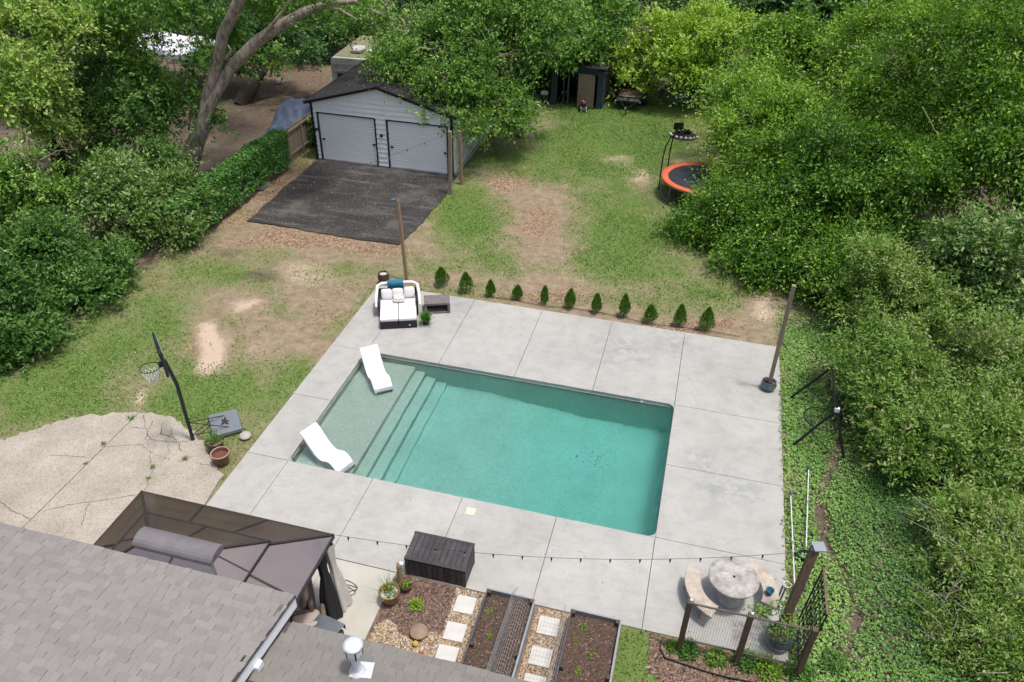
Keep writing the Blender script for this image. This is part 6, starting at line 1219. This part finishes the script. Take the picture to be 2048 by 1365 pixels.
shrub('yellowish shrub in the middle of the right picture edge', (19.4, 7.4, 0), [L3(1910, 720, 7.6, 1.1, 1.0, 1.0), L3(1990, 700, 8, 1.1, 1, 1.0), L3(1960, 790, 6.6, 1.0, 1.0, .9), L3(2040, 770, 7, 1, 1, .9), L3(1870, 780, 6.6, .7, .7, .7)], 2300, seed=64, bright=.12)
shrub('bushy shrub with dark hollows above the lower ivy', (17.4, 4.2, 0), [L3(1870, 870, 4.4, .95, .9, .85), L3(1800, 890, 4.0, .75, .75, .7), L3(1940, 860, 4.9, .9, .9, .9), L3(1900, 950, 3.3, .85, .8, .75)], 2000, seed=65, bright=.05)
shrub('pale shrub spilling off the right edge below the middle', (19.2, 3.6, 0), [L3(2010, 880, 4.4, .9, .9, .9), L3(2030, 970, 3.2, .95, .9, .8), L3(1970, 960, 3.2, .7, .7, .7), L3(2050, 1050, 2.2, .8, .8, .8)], 1700, seed=66, bright=.13)
shrub('tangled yellow green shrub near the lower right corner', (17.6, 1.2, 0), [L3(1960, 1060, 1.6, .85, .8, .7), L3(2020, 1130, .9, .8, .8, .7), L3(1920, 1130, .6, .65, .65, .55), L3(1980, 1200, -.2, .75, .7, .6)], 1800, seed=67, bright=.12, leaf=.10, twigs=60)
shrub('low scrub at the lower right picture corner', (16.8, -1.2, 0), [L3(1960, 1290, -1.2, .7, .65, .5), L3(2030, 1260, -.8, .7, .65, .55), L3(1880, 1320, -1.5, .55, .5, .4), L3(2030, 1350, -1.9, .6, .6, .45), L3(1900, 1230, -.6, .55, .5, .42)], 1600, seed=68, bright=.0, leaf=.09, twigs=70)
# long pale vine shoots arching out of the right trees
for lb, pts in (('long pale vine shoot curving down the right trees', [(1845, 215), (1870, 262), (1905, 290), (1945, 325), (1968, 362)]), ('short pale vine shoot looping over the right foliage', [(1848, 375), (1855, 420), (1875, 440), (1900, 430)])):
    P = [GY(x, y, 15.5 + .3 * i) for i, (x, y) in enumerate(pts)]; P = [p + Vector((0, -2.4, 1.2)) if False else p for p in P]
    o = thing('vine_shoot', lb, 'vine', P[0]); MB().tube(shift(P, P[0]), [.022, .02, .018, .014, .01][:len(P)], 6).build('stem', mat('pale vine stem', (.34, .36, .18), .7), o)

# ---- ivy bed between deck and shrubs
iv_n = 120000; y = RNG.uniform(-7.5, 11.5, iv_n); x = RNG.uniform(12.72, 20, iv_n)
px, py = PIX(np.stack([x, y, np.zeros(iv_n)], -1)); bare = np.exp(-((px - (1648 + 28 * np.sin(py / 60) + (py - 800) * .08)) / 15) ** 2) * ((py > 700) & (py < 1330)) + np.exp(-((px - 1590) / 20) ** 2 - ((py - 1160) / 120) ** 2) * .8 + np.exp(-((px - 1600) / 60) ** 2 - ((py - 640) / 26) ** 2) + np.exp(-((px - 1750) / 40) ** 2 - ((py - 1160) / 50) ** 2) * .6
dens = np.clip(.35 + 1.5 * fbm(x * .7, y * .7, seed=71) - .85 * bare * (.35 + 1.1 * fbm(x * 1.6, y * 1.6, seed=77)) - .12, 0, 1) * np.clip(1.15 - .0 * x, 0, 1)
edge = np.clip((x - 12.70) / .26, 0, 1) ** 1.5 ; back = np.clip((11.4 - y) / 1.5, 0, 1); keep = (RNG.random(iv_n) < dens * edge * back) & (px < 2450) & (py < 1750) & ~((x < 14.4) & (y < -5.6))
x, y = x[keep], y[keep]; n = len(x); h = .05 + .22 * fbm(x * 1.1, y * 1.1, seed=72) * np.clip((x - 12.9) / 1.2, .2, 1); zz = h * RNG.uniform(.5, 1, n)
iv = leaves('ground_ivy', np.stack([x, y, zz], -1), rnd_dir(n) * np.array([1, 1, .4]), rnd_dir(n) * .5 + np.array([0, -.1, 1]), RNG.uniform(.045, .09, n), RNG.uniform(.035, .07, n), .58 + .7 * (fbm(x * .8, y * .8, seed=73) - .5) + .22 * np.clip(14.3 - x, -1, 1) + RNG.normal(0, .2, n), LM['ivy'], None); tag(iv, 'low glossy ivy covering the strip right of the deck', 'ivy', kind='stuff')

# ---- eleven small conifers along the deck
ordn = ['first', 'second', 'third', 'fourth', 'fifth', 'sixth', 'seventh', 'eighth', 'ninth', 'tenth', 'last']
cpx = [(883, 571, 535, 30), (932, 583, 547, 28), (981, 591, 560, 22), (1035, 597, 572, 19), (1089, 607, 575, 17), (1140, 615, 578, 20), (1192, 625, 585, 20), (1247, 632, 590, 22), (1299, 643, 612, 25), (1358, 650, 606, 27), (1411, 659, 615, 27)]
for i, (a, b_, tp_, w_) in enumerate(cpx):
    p = G(a, b_); hgt = min(np.arange(.1, 2, .01), key=lambda q: abs(PIX((p.x, p.y, q))[1] - tp_)); wr = w_ / 2 / (FPX / 31.0) * (.80 + .09 * math.sin(i * 2.7)); hgt *= .90 + .06 * math.sin(i * 1.9)
    o = thing('conifer', f'{ordn[i]} small conifer in the row along the deck, counting from the daybed', 'conifer', (p.x, p.y, 0), 0, 'small conifers along the deck'); MB().tube([(0, 0, -.02), (0, 0, hgt * .6)], [.02, .008], 6).build('trunk', BARKD, o)
    n = 1500; t_ = RNG.random(n) ** .75; prof = np.interp(t_, [0, .12, .35, .7, 1], [.55, .95, 1, .6, .05]); an = RNG.uniform(0, 6.283, n); rr = wr * prof * np.sqrt(RNG.uniform(.2, 1.1, n)) * (1 + .18 * np.sin(an * 3 + i)) * (1 + .25 * (fbm(an * 1.3, t_ * 6, seed=80 + i) - .5))
    P = np.stack([rr * np.cos(an), rr * np.sin(an), .05 + t_ * hgt * .97], -1); A = np.stack([np.cos(an) * .5, np.sin(an) * .5, np.full(n, 1.0)], -1) + RNG.normal(0, .25, (n, 3))
    leaves('crown', P, A, np.stack([np.cos(an), np.sin(an), np.full(n, .3)], -1) + RNG.normal(0, .4, (n, 3)), RNG.uniform(.05, .10, n), RNG.uniform(.03, .055, n), .66 + RNG.normal(0, .2, n), LM['conifer'], o)
hp = [G(x, y) for x, y in ((975, 594), (1035, 603), (1085, 612), (1145, 616), (1190, 626), (1250, 636), (1300, 648), (1360, 656), (1420, 664), (1480, 672))]
o = thing('drip_hose', 'black drip hose winding along the row of conifers', 'hose', hp[0]); MB().tube([p - hp[0] + Vector((0, .06 * math.sin(i * 1.9), .015)) for i, p in enumerate(hp)], .011, 6).build('hose', BLKP, o)

# ---- potted and bedding plants
def tuft(parent, n, L, spread, z0, m, w_=.012, org=(0, 0), up=1.0, tint=.45):
    an = RNG.uniform(0, 6.283, n); el = RNG.uniform(.25, 1.0, n); d = np.stack([np.cos(an) * (1.1 - el) * spread, np.sin(an) * (1.1 - el) * spread, el * up], -1); P = np.zeros((n, 3)); P[:, 0] = org[0] + RNG.normal(0, .03, n); P[:, 1] = org[1] + RNG.normal(0, .03, n); P[:, 2] = z0
    leaves('foliage', P, d, rnd_dir(n) * .3 + np.array([0, 0, 1]), L * RNG.uniform(.6, 1.2, n), np.full(n, w_), tint + RNG.normal(0, .2, n), m, parent, .02)
tuft(sp, 160, .38, 1.2, .17, LM['vine'], .03, tint=.75); tuft(g1, 70, .45, 1.5, .23, LM['grass'], .02); tuft(yp, 40, .55, .5, .3, LM['grass'], .012); 
def sprig(parent, n, R, z0, leaf, m, tint=.5, org=(0, 0), flat=.6, nm='foliage'):
    d = rnd_dir(n); d[:, 2] = abs(d[:, 2]); P = d * R * np.cbrt(RNG.uniform(.1, 1, n))[:, None] * np.array([1, 1, flat]) + np.array([org[0], org[1], z0]); leaves(nm, P, rnd_dir(n) + d * .5, rnd_dir(n) * .6 + np.array([0, 0, 1]), leaf * RNG.uniform(.6, 1.3, n), leaf * .55 * RNG.uniform(.6, 1.2, n), tint + RNG.normal(0, .2, n), m, parent)
sprig(yp, 60, .13, .32, .07, LM['lime'], .3, (.05, -.02)); sprig(sp2, 70, .1, .16, .07, LM['lime'], .4)
p = pB + Vector((0, .2, 0)); o = thing('crape_shrub', 'loose leafy shrub growing out of the teal pot toward the fence', 'shrub', p + Vector((0, 0, .34))); mb = MB()
for k in range(9):
    d = Vector((random.uniform(-1.0, .15), random.uniform(-.5, .3), random.uniform(.4, .9))); mb.tube([(0, 0, 0), d * .5 + Vector((0, 0, .1)), d * .95], [.012, .009, .004], 5); sprig(o, 60, .2, d.z * .8, .075, LM['nandina'], .45, (d.x * .8, d.y * .8), 1.0)
mb.build('stems', BARKD, o)
p = G(832, 1213); o = thing('gravel_plant', 'small bright green leafy plant growing in the gravel', 'plant', (p.x, p.y, 0)); sprig(o, 150, .14, .03, .075, LM['lime'], .5)
SEED = [((978, 1225), .06, 'seedling at the deck end of the left raised bed'), ((979, 1272), .05, 'tiny seedling in the middle of the left raised bed'), ((977, 1336), .08, 'green seedling at the roof end of the left raised bed'), ((1167, 1256), .1, 'sprawling seedling at the deck end of the right raised bed'), ((1183, 1312), .07, 'round bright seedling in the right raised bed'), ((1155, 1344), .07, 'pale seedling at the near end of the right raised bed'), ((1151, 1280), .04, 'tiny seedling by the wire of the right raised bed')]
for (a, b_), r, lb in SEED:
    p = G(a, b_, .27); o = thing('seedling', lb, 'seedling', p, 0, 'seedlings in the raised beds'); sprig(o, 40, r, 0, .05, LM['lime'], .35)
for i, (a, b_, r, lb) in enumerate(((208, 889, .10, 'weed tuft on the straight joint of the cracked slab'), (305, 936, .09, 'weed tuft at the long crack in the slab'), (371, 920, .13, 'single bright weed on the slab near the brown pot'), (297, 958, .06, 'small weed tuft low on the long crack'), (172, 928, .06, 'small weed in the straight slab joint'), (262, 838, .15, 'grass clump at the top of the slab joint'))):
    p = G(a, b_); o = thing('weed', lb, 'weed', (p.x, p.y, .006), 0, 'weeds in the slab'); tuft(o, 40, r * 1.1, 1.3, .0, LM['grass'], .011, tint=.5); sprig(o, 12, r * .7, .0, .04, LM['lime'], .2, nm='leaves')
for i, (a, b_, r, lb) in enumerate(((1375, 1302, .26, 'feathery green plant by the first fence post'), (1432, 1318, .24, 'yellow green clump between the first two fence posts'), (1490, 1325, .28, 'leafy clump at the middle fence post foot'), (1535, 1340, .3, 'bright leafy clump in front of the teal pot'), (1600, 1350, .34, 'spreading green clump at the last fence post'), (1345, 1295, .14, 'small clump at the left end of the mulch bed'), (1570, 1280, .22, 'leafy growth between teal pot and trellis'), (1665, 1330, .34, 'large leafy clump right of the last fence post'))):
    p = G(a, b_); o = thing('bed_plant', lb, 'plant', (p.x, p.y, -.02), 0, 'plants in the mulch bed'); sprig(o, 420, r, .0, .085, LM[('vine', 'nandina', 'ivy', 'lime', 'ivy', 'nandina', 'vine', 'ivy')[i]], .35, flat=.8); tuft(o, 40, r * 1.1, 1, 0, LM['grass'], .02)
eg = [G(x, y) for x, y in ((1322, 1283), (1320, 1300), (1330, 1318), (1365, 1330), (1410, 1345), (1450, 1356), (1490, 1364), (1530, 1372))]
o = thing('bed_edging', 'thin dark edging strip curving round the mulch bed', 'edging', eg[0]); mb = MB()
for a, b_ in zip(eg[:-1], eg[1:]): mb.bar(a - eg[0], b_ - eg[0], .02, .1)
mb.build('strip', BLKP, o)
# ================================================================ GRASS, FALLEN LEAVES, GRAVEL (nobody could count them)
def scatter(n, x0, x1, y0, y1, prob):
    x = RNG.uniform(x0, x1, n); y = RNG.uniform(y0, y1, n); px, py = PIX(np.stack([x, y, np.zeros(n)], -1)); ok = (px > -60) & (px < 2110) & (py > -40) & (py < 1420) & softmask(x, y)
    x, y = x[ok], y[ok]; ok = RNG.random(len(x)) < prob(x, y); return x[ok], y[ok]
x, y = scatter(620000, -14, 15, -6, 35, lambda a, b_: np.clip((masks(a, b_)[0] - .22) * 1.25, 0, 1) * .95)
n = len(x); d = RNG.uniform(0, 6.283, n); hgt = RNG.uniform(.025, .075, n); wv = .011 + .016 * RNG.random(n)
V = np.empty((n, 3, 3)); zb = np.full(n, -.04); s_ = np.stack([np.cos(d), np.sin(d)], -1)
V[:, 0, :2] = np.stack([x, y], -1) + s_ * wv[:, None]; V[:, 1, :2] = np.stack([x, y], -1) - s_ * wv[:, None]; V[:, 0, 2] = V[:, 1, 2] = zb; V[:, 2, :2] = np.stack([x, y], -1) + RNG.normal(0, .035, (n, 2)); V[:, 2, 2] = zb + hgt
T = .44 + .75 * (fbm(x * .45, y * .45, seed=91) - .5) + .4 * (fbm(x * 2.2, y * 2.2, seed=92) - .5) + RNG.normal(0, .18, n) + .25 * (1 - masks(x, y)[0])
go = mk('lawn_grass', fastmesh('lawn_grass', V.reshape(-1, 3), np.arange(n * 3).reshape(-1, 3), {'tint': ('FACE', np.clip(T, 0, 1))}), LM['grass']); tag(go, 'patchy short green grass growing over the yard', 'grass', kind='stuff'); print('grass', n)
x, y = scatter(300000, -22, 19, -5, 35, lambda a, b_: np.clip(masks(a, b_)[2] * .75 - .08, .09, 1) ** 1.2 * .55)
ax_ = RNG.uniform(-8.3, -1.5, 2600); ay_ = RNG.uniform(12.3, 19, 2600); rx_ = RNG.uniform(-5.1 - 3.5, -5.1 + 3.5, 1100); ry_ = RNG.uniform(19, 27, 1100)
n = len(x); P = np.concatenate([np.stack([x, y, RNG.uniform(-.035, .005, n)], -1), np.stack([ax_, ay_, np.full(2600, .022)], -1), np.stack([RNG.uniform(DX0 + .05, DX1 - .05, 420), RNG.choice([1, -1], 420) * 0 + np.where(RNG.random(420) < .6, RNG.uniform(PY1 + .2, DY1, 420), RNG.uniform(DY0, -.2, 420)), np.full(420, .006)], -1), np.stack([rx_, ry_, 3.80 + .05 - .28 * abs(rx_ + 5.1)], -1)]); n = len(P)
T = RNG.normal(.45, .25, n); sz = RNG.uniform(.035, .085, n); sz[-4120:] *= RNG.uniform(.4, .8, 4120); T[-4120:] += .2; T[-1520:-1100] -= .45; sz[-1520:-1100] *= .75
lo = leaves('fallen_leaves', P, rnd_dir(n) * np.array([1, 1, .25]), rnd_dir(n) * .35 + np.array([0, 0, 1]), sz, sz * RNG.uniform(.4, .7, n), T, LM['litter'], None); tag(lo, 'brown fallen leaves scattered over yard, asphalt and garage roof', 'fallen leaves', kind='stuff'); print('litter', n)
# gravel: low-poly pebbles
def pebbles(name, x, y, r, T, m_, label):
    n = len(x); base = np.array([[1, 0, 0], [.3, .95, 0], [-.8, .55, 0], [-.75, -.6, 0], [.35, -.9, 0], [.1, .05, .75]]); Fb = np.array([[0, 1, 5], [1, 2, 5], [2, 3, 5], [3, 4, 5], [4, 0, 5]])
    an = RNG.uniform(0, 6.283, n); c, s = np.cos(an), np.sin(an); el = RNG.uniform(.65, 1.25, n)
    B = base[None] * np.stack([r * el, r / el, r], -1)[:, None, :] * RNG.uniform(.8, 1.2, (n, 6, 1)); V = np.stack([B[..., 0] * c[:, None] - B[..., 1] * s[:, None] + x[:, None], B[..., 0] * s[:, None] + B[..., 1] * c[:, None] + y[:, None], B[..., 2] - .012], -1)
    F = (Fb[None] + (np.arange(n) * 6)[:, None, None]).reshape(-1, 3); o = mk(name, fastmesh(name, V.reshape(-1, 3), F, {'tint': ('FACE', np.repeat(np.clip(T, 0, 1), 5))}), m_); tag(o, label, name.replace('_', ' '), kind='stuff'); return o
GM = leaf_mat('river pebbles', [(.10, .065, .045), (.28, .19, .10), (.42, .31, .19), (.55, .47, .37), (.62, .60, .57)], .0, .6)
n = 26000; x = RNG.uniform(4.2, 9.7, n); y = RNG.uniform(-6.1, -2.68, n); lav = (x < 5.62 - .25 * (fbm(x, y, seed=95) - .5) - .0 * y) & (y > -4.3 + .6 * fbm(x * 2, y * 2, seed=96)); bed = ((x > 6.3) & (x < 7.45)) | ((x > 8.2) & (x < 9.33)) | (x > 9.33)
ok = ~bed & ~lav; pebbles('river_gravel', x[ok], y[ok], RNG.uniform(.014, .032, ok.sum()), RNG.normal(.5, .25, ok.sum()), GM, 'tan river gravel around the pavers')
LV = leaf_mat('lava rock mulch', [(.05, .03, .028), (.13, .075, .06), (.21, .14, .115), (.36, .28, .24)], .0, .9)
ok = ~bed & lav; pebbles('mulch_gravel', x[ok], y[ok], RNG.uniform(.014, .036, ok.sum()), RNG.normal(.42, .25, ok.sum()), LV, 'reddish brown stone mulch beside the ochre pot')
n = 5200; x = RNG.uniform(9.95, 13.2, n); y = RNG.uniform(-3.9, -2.68, n); ok = y > -3.75 + .35 * np.clip(x - 10.2, -.3, 1) * 0 + .5 * np.clip(10.4 - x, 0, 1)
pebbles('bark_mulch', x[ok], y[ok], RNG.uniform(.016, .04, ok.sum()), RNG.normal(.5, .28, ok.sum()), LM['chips'], 'bark mulch in the bed under the wire fence')
# crumbs of soil and bark on the bed surfaces
x = np.concatenate([RNG.uniform(6.4, 7.35, 1500), RNG.uniform(8.28, 9.23, 1500)]); y = RNG.uniform(-5.7, -2.9, 3000); o = pebbles('soil_crumbs', x, y, RNG.uniform(.008, .02, 3000), RNG.normal(.45, .3, 3000), LM['chips'], 'bark crumbs on the raised bed soil'); o.location.z = .275
# sunken leaves on the pool floor
n = 46; c0 = G(1188, 945, -1.6); x = c0.x + RNG.normal(0, .28, n); y = c0.y + RNG.normal(0, .25, n); sz = RNG.uniform(.02, .06, n)
o = leaves('sunken_leaves', np.stack([x, y, np.full(n, FZ + .02)], -1) - np.array([0, 0, 0]), rnd_dir(n) * np.array([1, 1, .1]), rnd_dir(n) * .2 + np.array([0, 0, 1]), sz, sz * .5, RNG.uniform(0, .2, n), LM['chips'], None); tag(o, 'dark leaves sunk on the pool floor', 'leaves', kind='stuff')
print('objects', len(bpy.data.objects), 'tris', sum(len(p.vertices) - 2 for me in bpy.data.meshes for p in me.polygons) if False else 0)
